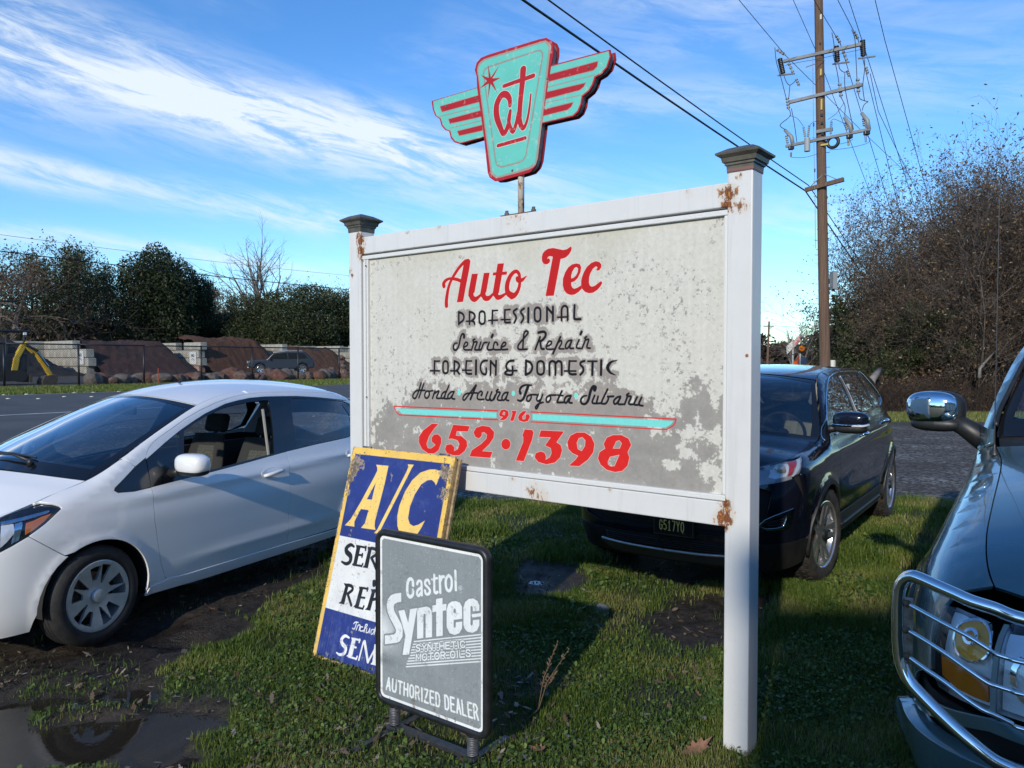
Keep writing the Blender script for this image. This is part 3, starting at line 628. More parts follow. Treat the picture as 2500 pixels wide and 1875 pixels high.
def red_text(col, PG, grow):
    A.crop(1070, 590, 9.759); P = lambda *r, **k: A.P(col, *r, grow=grow, **k); K = lambda w, *l: A.K(col, w, *l, grow=grow)
    P([(610, 500), (655, 425), (705, 408), (745, 425), (762, 470), (740, 640), (640, 1150), (588, 1435), (442, 1446), (520, 1000), (600, 560)])
    K(90, [(195, 1530, 106), (193, 1400, 104), (230, 1150, 88), (290, 960, 76), (400, 760, 80), (520, 590, 78), (640, 470, 86)], [(135, 1060, 104), (128, 1000, 100), (180, 925, 78), (270, 882, 60), (370, 890, 70), (450, 905, 78), (560, 950, 80)])
    P([(798, 772), (942, 764), (862, 1210), (735, 1330), (712, 1280), (722, 1180)]); P([(1085, 748), (1222, 742), (1142, 1200), (1040, 1330), (990, 1290)]); P([(1412, 528), (1563, 518), (1442, 1220), (1330, 1320), (1290, 1260)])
    P([(1308, 738), (1640, 712), (1625, 788), (1293, 808)])
    K(130, [(785, 1250, 140), (800, 1330, 142), (860, 1375, 128), (930, 1345, 90), (1010, 1270, 60)], [(1072, 1240, 130), (1100, 1335, 130), (1170, 1355, 120), (1230, 1325, 90), (1300, 1250, 60)], [(1372, 1230, 130), (1400, 1320, 128), (1480, 1320, 100), (1600, 1245, 60)])
    K(130, [(1750, 1290, 160), (1665, 1230, 146), (1635, 1120, 136), (1650, 980, 130), (1710, 830, 112), (1790, 735, 94), (1865, 712, 88), (1925, 780, 84), (1938, 900, 82), (1932, 1050, 88), (1890, 1180, 98), (1820, 1275, 120), (1750, 1300, 155)])
    K(100, [(1885, 880, 110), (1905, 920, 118), (1990, 915, 90), (2060, 860, 46), (2108, 815, 12)])
    A.crop(1300, 590, 11.058)
    P([(548, 400), (762, 440), (570, 1460), (350, 1470)])
    P([(250, 430), (270, 330), (330, 250), (420, 195), (560, 175), (700, 205), (830, 230), (930, 205), (1035, 130), (1055, 170), (1040, 250), (980, 350), (890, 430), (800, 462), (740, 465), (550, 410), (470, 390), (420, 410), (390, 465), (440, 450), (472, 500), (460, 560), (410, 605), (350, 617), (290, 590), (255, 520)])
    P([(880, 830), (960, 700), (1060, 620), (1180, 590), (1270, 610), (1310, 690), (1290, 830), (1220, 980), (1130, 1070), (1040, 1105), (1045, 1190), (1080, 1255), (1130, 1275), (1200, 1250), (1310, 1185), (1330, 1265), (1240, 1360), (1130, 1430), (1020, 1440), (920, 1400), (850, 1310), (815, 1180), (820, 1000)], [(1040, 1000), (1040, 920), (1070, 810), (1130, 710), (1190, 685), (1230, 730), (1220, 820), (1170, 920), (1100, 980)])
    P([(1330, 970), (1380, 830), (1460, 690), (1580, 580), (1700, 530), (1800, 550), (1855, 620), (1850, 700), (1800, 770), (1750, 785), (1715, 765), (1750, 710), (1740, 680), (1700, 670), (1630, 730), (1560, 850), (1525, 970), (1520, 1110), (1545, 1190), (1600, 1220), (1680, 1195), (1760, 1130), (1830, 1075), (1865, 1080), (1875, 1130), (1830, 1210), (1740, 1310), (1630, 1380), (1530, 1395), (1420, 1360), (1340, 1280), (1310, 1180), (1310, 1070)])
red_text(PK, 0, .0022); red_text(RED, 0, 0)
def numbers(col, grow):
    A.crop(1000, 990, 3.95); P = lambda *r: A.P(col, *r, grow=grow)
    P([(215, 175), (278, 178), (235, 225), (185, 300), (162, 370), (175, 410), (205, 415), (250, 380), (215, 350), (212, 310), (235, 280), (275, 278), (305, 310), (305, 360), (280, 430), (240, 462), (180, 462), (120, 420), (90, 360), (90, 300), (130, 240)])
    P([(420, 185), (580, 200), (560, 252), (455, 248), (445, 290), (500, 295), (550, 340), (555, 390), (530, 440), (480, 480), (420, 480), (360, 460), (340, 420), (355, 380), (400, 372), (430, 400), (430, 440), (465, 420), (480, 370), (460, 335), (410, 320), (372, 322)])
    P([(615, 260), (640, 215), (700, 195), (770, 205), (815, 255), (810, 310), (770, 370), (700, 440), (798, 447), (778, 505), (577, 490), (600, 430), (690, 370), (740, 320), (745, 280), (720, 258), (695, 262), (695, 290), (670, 318), (635, 305)])
    P([(928+44*math.cos(a), 373+52*math.sin(a)) for a in np.linspace(0, 6.28, 20)[:-1]])
    P([(1110, 230), (1180, 235), (1195, 260), (1180, 330), (1100, 537), (1023, 530), (1095, 350), (1095, 300), (1085, 290)])
    P([(1265, 240), (1488, 250), (1415, 355), (1455, 380), (1470, 430), (1450, 500), (1400, 550), (1320, 568), (1240, 545), (1205, 500), (1215, 460), (1260, 442), (1300, 455), (1315, 490), (1310, 525), (1350, 500), (1368, 460), (1360, 410), (1305, 385), (1360, 308), (1245, 303)])
    P([(1520, 350), (1550, 290), (1610, 260), (1690, 262), (1750, 300), (1782, 370), (1770, 450), (1720, 520), (1635, 585), (1535, 580), (1600, 520), (1625, 485), (1570, 460), (1530, 420)], [(1610, 360), (1630, 315), (1665, 305), (1693, 335), (1690, 390), (1658, 440), (1620, 420)])
    P([(1870, 370), (1900, 310), (1960, 285), (2040, 285), (2110, 320), (2135, 380), (2100, 450), (2118, 500), (2100, 580), (2050, 630), (1980, 642), (1900, 620), (1840, 570), (1815, 510), (1830, 450), (1885, 415)], [(1958, 415), (1990, 345), (2020, 335), (2045, 365), (2025, 415)], [(1910, 540), (1930, 495), (2022, 475), (1975, 585), (1940, 588), (1912, 570)])
    P([(862, 85), (880, 45), (915, 37), (950, 55), (955, 95), (930, 130), (905, 142), (865, 140), (900, 110), (870, 105)], [(893, 85), (905, 60), (922, 65), (915, 95)])
    P([(985, 50), (1032, 52), (1000, 150), (968, 147), (990, 80)]); P([(1095, 53), (1130, 55), (1085, 110), (1090, 135), (1115, 130), (1120, 85), (1150, 85), (1160, 110), (1140, 150), (1100, 160), (1055, 145), (1045, 115), (1060, 80)])
A.crop(850, 900, 2.602)
A.P((150, 147, 142), [(940, 262), (965, 252), (1150, 262), (1172, 280), (1165, 338), (1140, 345), (950, 335)], grow=.004)
A.P(TQ, [(312, 253), (942, 279), (942, 313), (340, 288)]); A.P(TQ, [(1170, 288), (2066, 332), (2050, 355), (2015, 374), (1170, 326)])
A.K(RD2, 6.5, [(292, 239), (950, 268)], [(292, 239), (302, 268), (326, 294)], [(326, 294), (950, 325)], [(1160, 275), (2082, 321)], [(2082, 321), (2068, 357), (2020, 388)], [(2020, 388), (1160, 338)])
numbers(PK, .0022); numbers(RD2, 0)
A.crop(990, 920, 7.373); A.K((130, 220, 205), 78, [(965, 265), (965, 300)], [(1940, 290), (1940, 308)]); A.crop(1250, 920, 6.506); A.K((130, 220, 205), 74, [(1015, 290), (1015, 308)])
_nf = vnoise((cv.h, cv.w), 220, 33, 3, .7); cv.a *= (1+.07*(_nf-.5)[..., None])
panel_m = print_mat('sign_panel_paint', cv.image('sign_panel_print'), rough=.6, bump=.35, spec=.22)

def rusty_white(name, base, pts, rough=.38, speck=.0):
    """white enamel; pts = (x, y, z, radius, strength) rust stains in world metres"""
    m = bpy.data.materials.new(name); m.use_nodes = True; t = NT(m.node_tree); t.n.clear()
    g = t.new('ShaderNodeNewGeometry'); pos = g.outputs['Position']
    nz = t.noise(t.new('ShaderNodeMapping', {'Vector': pos, 'Scale': (1, 1, .55)}).outputs[0], 55, 9, .75); n2 = t.noise(pos, 9, 5, .6); n3 = t.noise(pos, 150, 5, .7)
    r = None
    for x, y, z, rad, st in pts:
        d = t.new('ShaderNodeVectorMath', {0: pos, 1: (x, y, z)}, operation='DISTANCE').outputs['Value']
        k = t.m('MULTIPLY', t.m('SUBTRACT', 1.0, t.m('DIVIDE', d, rad), clamp=True), st); r = k if r is None else t.m('MAXIMUM', r, k)
    rust = t.smooth(t.m('ADD', t.m('MULTIPLY', r, .76), t.m('MULTIPLY', t.m('SUBTRACT', nz, .5), 3.2)), .52, .74) if r is not None else t.m('MULTIPLY', nz, 0)
    halo = t.m('MULTIPLY', t.smooth(t.m('ADD', r, t.m('MULTIPLY', t.m('SUBTRACT', n2, .5), 1.2)), .18, .75), .35) if r is not None else rust
    zz = t.new('ShaderNodeSeparateXYZ', {0: pos}).outputs[2]; specks = t.m('MULTIPLY', t.smooth(t.m('ADD', n3, t.m('MULTIPLY', t.m('SUBTRACT', 1.0, t.smooth(zz, .1, .9)), .07)), .69, .75), .6)
    c = t.mix(t.m('MULTIPLY', t.smooth(n2, .35, .75), .18), base, tuple(k*.80 for k in base))
    gr_ = t.noise(t.new('ShaderNodeMapping', {'Vector': pos, 'Scale': (16, 16, 1.1)}).outputs[0], 1.6, 6, .7); c = t.mix(t.m('MULTIPLY', t.smooth(gr_, .5, .75), .28), c, tuple(k*.62 for k in base)); c = t.mix(halo, c, (.60, .46, .27)); c = t.mix(specks, c, (.28, .20, .14))
    rc = t.ramp(nz, [(.42, (.30, .10, .025)), (.55, (.11, .035, .015)), (.62, (.55, .22, .05))])
    c = t.mix(rust, c, rc)
    bmp = t.new('ShaderNodeBump', {'Strength': .5, 'Distance': .002, 'Height': t.m('ADD', t.m('MULTIPLY', rust, .7), t.m('MULTIPLY', n3, .12))})
    p = t.new('ShaderNodeBsdfPrincipled', {'Base Color': c, 'Roughness': t.m('ADD', rough, t.m('MULTIPLY', rust, .45)), 'Normal': bmp.outputs[0]})
    t.new('ShaderNodeOutputMaterial', {'Surface': p.outputs[0]}); return m
def W(s, z, off=0.0): return tuple(sp(s, z, off))
rust_pts = [W(.11, 2.45)+(.075, 1.5), W(.115, 2.40)+(.06, 1.4), W(.05, 2.39)+(.06, .95), W(.06, 2.52)+(.035, 1.0), W(.113, 1.10)+(.05, 1.6), W(.113, 1.04)+(.075, 1.6), W(.12, 1.0)+(.05, 1.4),
            W(1.17, 1.04)+(.09, .95), W(1.12, 1.02)+(.09, .8), W(2.518, 2.48)+(.07, 1.4), W(2.518, 2.42)+(.06, 1.5), W(2.51, 2.38)+(.06, 1.3), W(2.54, 2.51)+(.05, 1.2), W(2.62, 2.30)+(.035, 1.1), W(2.60, 2.27)+(.03, 1.1),
            W(1.28, 2.50)+(.16, .62), W(1.25, 2.42)+(.13, .5), W(.7, 1.105)+(.03, .9), W(1.3, 1.10)+(.04, .8), W(2.1, 2.49)+(.03, 1.0), W(1.85, 2.50)+(.04, .9), W(.3, 2.49)+(.05, .6), W(.11, .45)+(.03, .8), W(.02, 1.75)+(.012, 1.6)]
frame_m = rusty_white('weathered_white_enamel', (.68, .675, .65), rust_pts)
cap_m = mat('dark_bronze_cap', (.10, .092, .072), .45, spec=.5, var=.35, vscale=14)
capband_m = mat('brown_cap_band', (.20, .10, .08), .5)
mould_m = mat('chipped_white_moulding', (.70, .70, .67), .5, bump=.4, bscale=120)
bs = empty('billboard', tuple(sp(1.31, 0, .06)), 0, 'large weathered white painted board between two white posts, with a winged emblem above it', 'sign board')
def inv(o): return Matrix.Translation(-Vector(bs.location))
def bput(name, mb, m, parent=bs, **k):
    o = mb.obj(name, m, None, **k); o.parent = parent; o.matrix_parent_inverse = parent.matrix_world.inverted() if parent.matrix_world.translation.length else Matrix.Translation(-Vector(bs.location)); return o
AX = (tuple(SE), tuple(SM), (0, 0, 1))
def sbox(s0, s1, z0, z1, o0, o1): 
    c = sp((s0+s1)/2, (z0+z1)/2, (o0+o1)/2); return MB().box(c, (abs(s1-s0), abs(o1-o0), z1-z0), ax=AX)
for s0 in (0.0, 2.518):
    bput('post', sbox(s0, s0+.113, -.35, 2.567, 0, .113), frame_m, bevel=.006)
    c = sp(s0+.0565, 2.567, .0565); mb = MB()
    prof = [(.058, -.028), (.060, .000), (.066, .004), (.066, .012), (.074, .016), (.078, .034), (.096, .046), (.098, .054), (.055, .078), (.012, .092), (.001, .094)]
    for z in (0,):
        rings = []
        for r, h in prof: rings.append([c+SE*(r*a)+SM*(r*b)+UZ*h for a, b in ((-1, -1), (1, -1), (1, 1), (-1, 1))])
        vs = [v for q in rings for v in q]; fs = [(i*4+k, i*4+(k+1) % 4, i*4+4+(k+1) % 4, i*4+4+k) for i in range(len(prof)-1) for k in range(4)]
        mb.add(vs, fs)
    bput('post_cap', mb, cap_m)
    if s0 == 0: bput('cap_band', MB().box(sp(s0+.0565, 2.553, .0565), (.1185, .1185, .022), ax=AX), capband_m, bevel=.002)
bput('top_rail', sbox(.113, 2.518, 2.396, 2.502, .006, .10), frame_m, bevel=.005)
bput('bottom_rail', sbox(.113, 2.518, 1.000, 1.108, .006, .10), frame_m, bevel=.005)
for (a, b, c_, d) in ((.115, 2.516, 2.362, 2.386), (.115, 2.516, 1.111, 1.137), (.115, .131, 1.138, 2.361), (2.463, 2.479, 1.138, 2.361)):
    bput('moulding', sbox(a, b, c_, d, .010, .034), mould_m, bevel=.004)
bput('moulding', sbox(2.490, 2.513, 1.112, 2.385, .014, .034), mould_m, bevel=.004)
bput('panel_back', sbox(.114, 2.517, 1.109, 2.388, .036, .055), mould_m)
pn = sheet('panel', PANEL_BL, SE, UZ, PW, PH, panel_m); pn.parent = bs; pn.matrix_parent_inverse = inv(pn)
pole_m = rusty_white('rusty_pole_paint', (.62, .58, .52), [W(1.28, 2.56, .05)+(.09, 1.0), W(1.29, 2.66, .05)+(.06, 1.1)])
bput('emblem_pole', MB().tube([sp(1.283, 2.500, .052), sp(1.283, 3.0, .052)], .0175, 14), pole_m, smooth=True)
bput('base_plate', sbox(1.17, 1.40, 2.502, 2.510, .02, .085), mat('rust_plate', (.12, .06, .035), .8, bump=.5))
for s_ in (1.195, 1.375): bput('bolt', MB().lathe([(.0, .030), (.009, .028), (.009, .016), (.013, .015), (.013, .0)][::-1], 6, sp(s_, 2.508, .045)), cap_m)
for s_, z_ in ((.055, 2.548), (2.505, 2.36), (2.47, 2.32), (2.47, 1.5)): bput('screw', MB().lathe([(.005, 0), (.005, .004), (0, .006)], 8, sp(s_, z_, .0), 'y'), cap_m)
# ---------------------------------------------------------------- winged emblem
EMO = .030; EBL = sp(2.0, 2.6, EMO); cv2 = Canvas(1.45, .85, 760, (110, 196, 182)); E_ = Art(cv2, EBL, SE, UZ, -SM); E_.crop(1000, 60, 3.318)
SHIELD = [(545, 420), (530, 370), (545, 310), (580, 270), (640, 245), (1050, 120), (1110, 108), (1150, 130), (1168, 170), (1168, 230), (1150, 332), (1075, 803), (1040, 1090), (1020, 1150), (980, 1195), (930, 1212), (740, 1265), (690, 1268), (650, 1240), (635, 1200), (604, 908), (548, 508)]
OUT = [(545, 420), (530, 370), (545, 310), (580, 270), (640, 245), (1050, 120), (1110, 108), (1150, 130), (1168, 170), (1168, 230), (1150, 330), (1625, 203), (1633, 260), (1605, 350), (1560, 400), (1510, 430), (1490, 490), (1460, 540), (1405, 585), (1395, 650), (1370, 710), (1330, 745), (1075, 803),
       (1040, 1090), (1020, 1150), (980, 1195), (930, 1212), (740, 1265), (690, 1268), (650, 1240), (635, 1200), (604, 910), (410, 968), (365, 955), (335, 920), (322, 865), (290, 855), (260, 820), (245, 765), (210, 740), (190, 690), (180, 620), (548, 510)]
RE, TE, GE = (172, 26, 30), (104, 194, 178), (158, 148, 136)
WL = [(555, 515), (195, 624), (202, 688), (222, 736), (256, 758), (272, 812), (300, 846), (334, 858), (346, 908), (372, 940), (412, 955), (600, 905)]
WR = [(1142, 345), (1612, 220), (1618, 262), (1592, 342), (1550, 388), (1496, 420), (1476, 482), (1448, 530), (1392, 575), (1382, 642), (1358, 698), (1322, 732), (1080, 790)]
E_.P(RE, [(0, 0), (1900, 0), (1900, 1400), (0, 1400)])
for w_ in (WL, WR): E_.P(GE, w_, grow=.0028); E_.P(TE, w_)
for w_ in ([(250, 665), (560, 575), (570, 625), (265, 707)], [(318, 768), (580, 697), (583, 745), (330, 803)], [(390, 865), (590, 815), (592, 858), (405, 900)], [(1120, 410), (1525, 300), (1520, 340), (1490, 370), (1115, 465)], [(1105, 550), (1425, 475), (1410, 505), (1380, 530), (1100, 605)], [(1088, 690), (1325, 632), (1310, 665), (1280, 690), (1080, 740)]):
    E_.P(GE, w_, grow=.0045); E_.P(RE, w_)
E_.K(GE, 9, [(250, 745), (575, 665)], [(330, 840), (590, 778)], [(1110, 512), (1500, 410)], [(1090, 638), (1400, 570)])
E_.P(RE, SHIELD, sm=2)
INN = [(556, 420), (548, 372), (562, 318), (600, 285), (650, 265), (1060, 140), (1108, 132), (1138, 155), (1148, 190), (1140, 235), (1042, 1080), (1018, 1135), (970, 1175), (735, 1240), (695, 1240), (668, 1215), (655, 1180)]
E_.P(GE, INN, sm=2); E_.P(TE, [(565, 420), (560, 375), (572, 330), (608, 298), (655, 278), (1060, 156), (1100, 152), (1120, 175), (1128, 195), (1122, 235), (1024, 1078), (1000, 1125), (955, 1160), (735, 1224), (705, 1222), (680, 1200), (670, 1175)], sm=2)
E_.K((150, 142, 132), 14, [(600, 400), (610, 365), (640, 345), (1030, 215), (1062, 212), (1080, 235), (1078, 262), (945, 1060), (925, 1095), (885, 1120), (745, 1155), (712, 1140), (700, 1110), (600, 400)], sm=0)
st = []
for i, (x, y) in enumerate([(637, 325), (728, 333), (738, 432), (711, 551), (638, 598), (573, 516), (581, 411)]):
    st.append((x, y)); nx = [(637, 325), (728, 333), (738, 432), (711, 551), (638, 598), (573, 516), (581, 411)][(i+1) % 7]
    mx, my = (x+nx[0])/2-655, (y+nx[1])/2-455; L = math.hypot(mx, my); st.append((655+mx/L*26, 455+my/L*26))
E_.P(RE, st)
def at_(col, g):
    K = lambda w, *l: E_.K(col, w, *l, grow=g)
    K(50, [(815, 655, 36), (812, 605, 48), (785, 568, 56), (745, 575, 56), (708, 650, 58), (708, 745, 60), (738, 835, 50), (765, 885, 44), (800, 815, 40), (818, 700, 30)], [(818, 700, 30), (805, 790, 38), (838, 868, 38), (868, 790, 34), (880, 720, 30)])
    K(50, [(922, 365, 62), (915, 470, 56), (898, 640, 50), (893, 770, 50), (918, 840, 40), (950, 790, 28), (972, 680, 22), (984, 565, 17)], [(765, 500, 32), (1005, 415, 36)], [(718, 982, 30), (938, 920, 30)])
at_((226, 224, 214), .0026); at_((178, 28, 30), 0)
nn = vnoise((cv2.h, cv2.w), 60, 21, 5, .65); cv2.blend(np.clip((nn-.66)*14, 0, 1)*.5, (200, 196, 186)); cv2.a *= (1+.10*(vnoise((cv2.h, cv2.w), 12, 22)-.5)[..., None])
emb_m = print_mat('emblem_print', cv2.image('emblem_print_image'), rough=.45, bump=.25)
em = empty('winged_emblem', (0, 0, 0)); em.parent = bs; em.location = Vector(sp(1.283, 2.69, .05))-Vector(bs.location)
def eput(name, mb, m, **k):
    o = mb.obj(name, m, None, **k); o.parent = em; o.matrix_parent_inverse = Matrix.Translation(-Vector(sp(1.283, 2.69, .05))); return o
outl = [E_.uv(*p) for p in OUT]
from mathutils.geometry import tessellate_polygon
def flat_face(name, poly, BL, ex, ey, nrm, off, m, wm, hm):
    BL, ex, ey, nrm = [np.array(k, float) for k in (BL, ex, ey, nrm)]
    tri = tessellate_polygon([[Vector((p[0], p[1], 0)) for p in poly]]); vs = [tuple(BL+ex*p[0]+ey*p[1]+nrm*off) for p in poly]
    fs = []
    for a, b, c in tri:
        pa, pb, pc = poly[a], poly[b], poly[c]; cr = (pb[0]-pa[0])*(pc[1]-pa[1])-(pb[1]-pa[1])*(pc[0]-pa[0]); fs.append((a, b, c) if cr > 0 else (a, c, b))
    me = bpy.data.meshes.new(name); me.from_pydata(vs, [], fs); uv = me.uv_layers.new(name='UVMap')
    for l in me.loops: uv.data[l.index].uv = (poly[l.vertex_index][0]/wm, poly[l.vertex_index][1]/hm)
    return link(name, me, m)
fo = flat_face('emblem_face', outl, EBL, SE, UZ, -SM, .0022, emb_m, cv2.w/cv2.k, cv2.h/cv2.k); fo.parent = em; fo.matrix_parent_inverse = Matrix.Translation(-Vector(sp(1.283, 2.69, .05)))
red_edge = mat('red_edge', (.30, .012, .016), .4); can_m = mat('emblem_can_metal', (.42, .42, .39), .5, var=.25, vscale=20)
eput('front_plate', MB().prism(outl, EBL, SE, UZ, SM*.006), red_edge)
cxm = sum(p[0] for p in outl)/len(outl)
def inset(poly, d):
    n = len(poly); out = []
    for i in range(n):
        a, b, c = np.array(poly[i-1]), np.array(poly[i]), np.array(poly[(i+1) % n]); t1 = b-a; t2 = c-b; t1 = t1/(np.linalg.norm(t1)+1e-9); t2 = t2/(np.linalg.norm(t2)+1e-9)
        nn_ = np.array([-(t1+t2)[1], (t1+t2)[0]]); nn_ /= np.linalg.norm(nn_)+1e-9; out.append(tuple(b-nn_*d))
    return out
ar = sum(outl[i][0]*outl[(i+1) % len(outl)][1]-outl[(i+1) % len(outl)][0]*outl[i][1] for i in range(len(outl)))
eput('can', MB().prism(inset(outl, .014*(1 if ar < 0 else -1)), EBL+SM*.006, SE, UZ, SM*.038), can_m)
eput('rear_plate', MB().prism(outl, EBL+SM*.044, SE, UZ, SM*.006), red_edge)
for X, Y in ((835, 1183), (1450, 347), (298, 668), (1120, 440), (540, 600)):
    a, b = E_.uv(X, Y); eput('rivet', MB().lathe([(.007, 0), (.006, -.003), (0, -.0045)], 10, (0, 0, 0), 'y'), cap_m)
    o = COL.objects[-1]; o.matrix_parent_inverse = Matrix(); o.location = Vector(EBL+SE*a+UZ*b-SM*.0022)-Vector(sp(1.283, 2.69, .05)); o.rotation_euler = (0, 0, math.atan2(SE[1], SE[0]))
# ---------------------------------------------------------------- simple stroke lettering (cell 0..1 wide, 0..1 high)
def _arc(cx, cy, rx, ry, a0, a1, n=8): return [(cx+rx*math.cos(math.radians(a0+(a1-a0)*i/n)), cy+ry*math.sin(math.radians(a0+(a1-a0)*i/n))) for i in range(n+1)]
GL = {'A': [[(0, 0), (.5, 1), (1, 0)], [(.2, .34), (.8, .34)]], 'B': [[(0, 0), (0, 1), (.6, 1), (.9, .8), (.6, .53), (0, .53)], [(.6, .53), (1, .27), (.6, 0), (0, 0)]], 'C': [[(1, .72), (.85, .95), (.5, 1), (.12, .9), (0, .6), (0, .4), (.12, .1), (.5, 0), (.85, .05), (1, .28)]],
      'D': [[(0, 0), (0, 1), (.55, 1), (.9, .85), (1, .5), (.9, .15), (.55, 0), (0, 0)]], 'E': [[(1, 1), (0, 1), (0, 0), (1, 0)], [(0, .52), (.8, .52)]], 'G': [[(1, .75), (.8, .97), (.4, 1), (.08, .85), (0, .5), (.08, .15), (.45, 0), (.85, .05), (1, .2), (1, .48), (.6, .48)]],
      'H': [[(0, 0), (0, 1)], [(1, 0), (1, 1)], [(0, .52), (1, .52)]], 'I': [[(.5, 0), (.5, 1)]], 'K': [[(0, 0), (0, 1)], [(1, 1), (0, .4)], [(.3, .6), (1, 0)]], 'L': [[(0, 1), (0, 0), (1, 0)]], 'M': [[(0, 0), (0, 1), (.5, .3), (1, 1), (1, 0)]], 'N': [[(0, 0), (0, 1), (1, 0), (1, 1)]],
      'O': [[(.5, 1), (.12, .9), (0, .6), (0, .4), (.12, .1), (.5, 0), (.88, .1), (1, .4), (1, .6), (.88, .9), (.5, 1)]], 'P': [[(0, 0), (0, 1), (.6, 1), (1, .78), (.6, .5), (0, .5)]], 'R': [[(0, 0), (0, 1), (.65, 1), (1, .78), (.65, .5), (0, .5)], [(.55, .5), (1, 0)]],
      'S': [[(.95, .78), (.8, .97), (.4, 1), (.08, .9), (.05, .68), (.3, .55), (.75, .45), (.95, .28), (.85, .06), (.5, 0), (.15, .05), (.02, .25)]], 'T': [[(0, 1), (1, 1)], [(.5, 1), (.5, 0)]], 'U': [[(0, 1), (0, .25), (.2, .03), (.5, 0), (.8, .03), (1, .25), (1, 1)]], 'W': [[(0, 1), (.25, 0), (.5, .7), (.75, 0), (1, 1)]], 'X': [[(0, 0), (1, 1)], [(0, 1), (1, 0)]],
      'Y': [[(0, 1), (.5, .5), (1, 1)], [(.5, .5), (.5, 0)]], 'Z': [[(0, 1), (1, 1), (0, 0), (1, 0)]], '5': [[(.95, 1), (.1, 1), (.05, .55), (.5, .62), (.95, .45), (.95, .15), (.5, 0), (.05, .12)]], '1': [[(.2, .8), (.5, 1), (.5, 0)], [(.15, 0), (.85, 0)]], '7': [[(0, 1), (1, 1), (.4, 0)]], '0': [[(.5, 1), (.05, .8), (.05, .2), (.5, 0), (.95, .2), (.95, .8), (.5, 1)], [(.5, .02), (.65, -.06)]]}
def text_on(put, s, b0, b1, t0, t1, fill=.72, adv=None):
    """put(list of points) receives strokes; baseline b0..b1, cap line t0..t1"""
    adv = adv or {}; ws = [adv.get(c, .5 if c == 'I' else (.55 if c == ' ' else 1.0)) for c in s]; tot = sum(ws); x = 0
    b0, b1, t0, t1 = [np.array(k, float) for k in (b0, b1, t0, t1)]
    for c, w in zip(s, ws):
        for ln in GL.get(c, []):
            q = []
            for gx, gy in ln:
                f = (x+w*(.5+(gx-.5)*fill*(1 if c != 'I' else .3)))/tot; q.append(tuple((b0+(b1-b0)*f)*(1-gy)+(t0+(t1-t0)*f)*gy))
            put(q)
        x += w
def board_frame(BL, th, b, H, w):
    ex = np.array([math.cos(th), -math.sin(th), 0]); m = np.array([math.sin(th), math.cos(th), 0]); ey = m*b+UZ*H; h = np.linalg.norm(ey); ey = ey/h
    return np.array(BL, float), ex, ey, np.cross(ex, ey), w, h
# ================================================================ A/C sandwich board, folded, leaning on the bottom rail
BL, ex, ey, nr, w, h = board_frame((-1.171, 4.4605, 0), .6433, .327, 1.2007, .8288)
cv3 = Canvas(w, h, 640, (236, 192, 92)); A3 = Art(cv3, BL, ex, ey, nr); A3.crop(760, 1080, 5.821)
BLU, YEL, WHT = (38, 54, 122), (240, 200, 108), (226, 227, 222)
ul = A3.uv(630, 165)[0]; ur = A3.uv(1975, 262)[0]; vt = A3.uv(630, 165)[1]; v1 = A3.uv(400, 1322)[1]
A3.crop(760, 1300, 4.366); v2 = A3.uv(150, 800)[1]; ub = .016
R_ = lambda a, b, c, d: [(a, c), (b, c), (b, d), (a, d)]
cv3.poly([R_(ul, ur, ub, vt)], BLU); cv3.poly([R_(ul, ur, v2, v1)], WHT); cv3.blend((np.mgrid[0:cv3.h, 0:cv3.w][0] < ub*cv3.k)*.6, (205, 175, 130))
A3.crop(760, 1080, 5.821)
A3.P(YEL, [(920, 318), (1097, 334), (1040, 600), (905, 1120), (900, 1190), (912, 1246), (705, 1216), (760, 1150), (780, 1080), (812, 965), (705, 948), (640, 1070), (612, 1130), (612, 1200), (475, 1180), (560, 1090), (700, 850), (900, 480), (938, 400), (935, 355)], [(915, 575), (860, 815), (790, 808)])
A3.P(YEL, [(1370, 312), (1458, 318), (1430, 362), (972, 1268), (968, 1300), (888, 1290), (935, 1240), (1350, 420), (1378, 350)])
A3.P(YEL, [(1875, 400), (1850, 430), (1770, 615), (1750, 570), (1710, 535), (1650, 540), (1560, 600), (1470, 740), (1400, 920), (1375, 1080), (1400, 1160), (1450, 1190), (1520, 1170), (1615, 1110), (1560, 1220), (1500, 1312), (1250, 1280), (1222, 1190), (1220, 1050), (1250, 900), (1330, 700), (1430, 540), (1550, 430), (1680, 385), (1760, 385), (1810, 402)])
A3.crop(760, 1300, 4.366); K = lambda c, w, *l: A3.K(c, w, *l); P = A3.P; BK = (30, 32, 34)
K(BK, 44, [(455, 152, 24), (420, 132, 38), (376, 165, 50), (378, 208, 56), (418, 252, 56), (412, 312, 44), (370, 334, 36), (325, 312, 22)])
P(BK, [(476, 132), (528, 142), (482, 352), (432, 344), (450, 320), (480, 170)]); K(BK, 22, [(500, 146), (582, 162)], [(582, 150), (578, 188)], [(490, 238), (545, 243)], [(545, 228), (540, 262)], [(445, 344), (535, 358)], [(548, 335), (535, 362)])
P(BK, [(598, 152), (648, 160), (602, 382), (545, 372), (566, 350), (605, 190)]); K(BK, 34, [(640, 168), (685, 182), (695, 225), (645, 268)], [(640, 272), (668, 330), (692, 392)])
K(BK, 50, [(668, 528), (668, 558)])
P(BK, [(346, 540), (402, 550), (350, 768), (288, 754), (316, 735), (362, 575)]); K(BK, 34, [(390, 560), (432, 575), (438, 612), (392, 650)], [(388, 655), (405, 710), (425, 775)])
P(BK, [(508, 576), (556, 586), (502, 806), (448, 792), (470, 768), (512, 610)]); K(BK, 22, [(530, 588), (602, 602)], [(600, 592), (595, 622)], [(515, 690), (568, 698)], [(470, 796), (545, 812)], [(560, 785), (548, 815)])
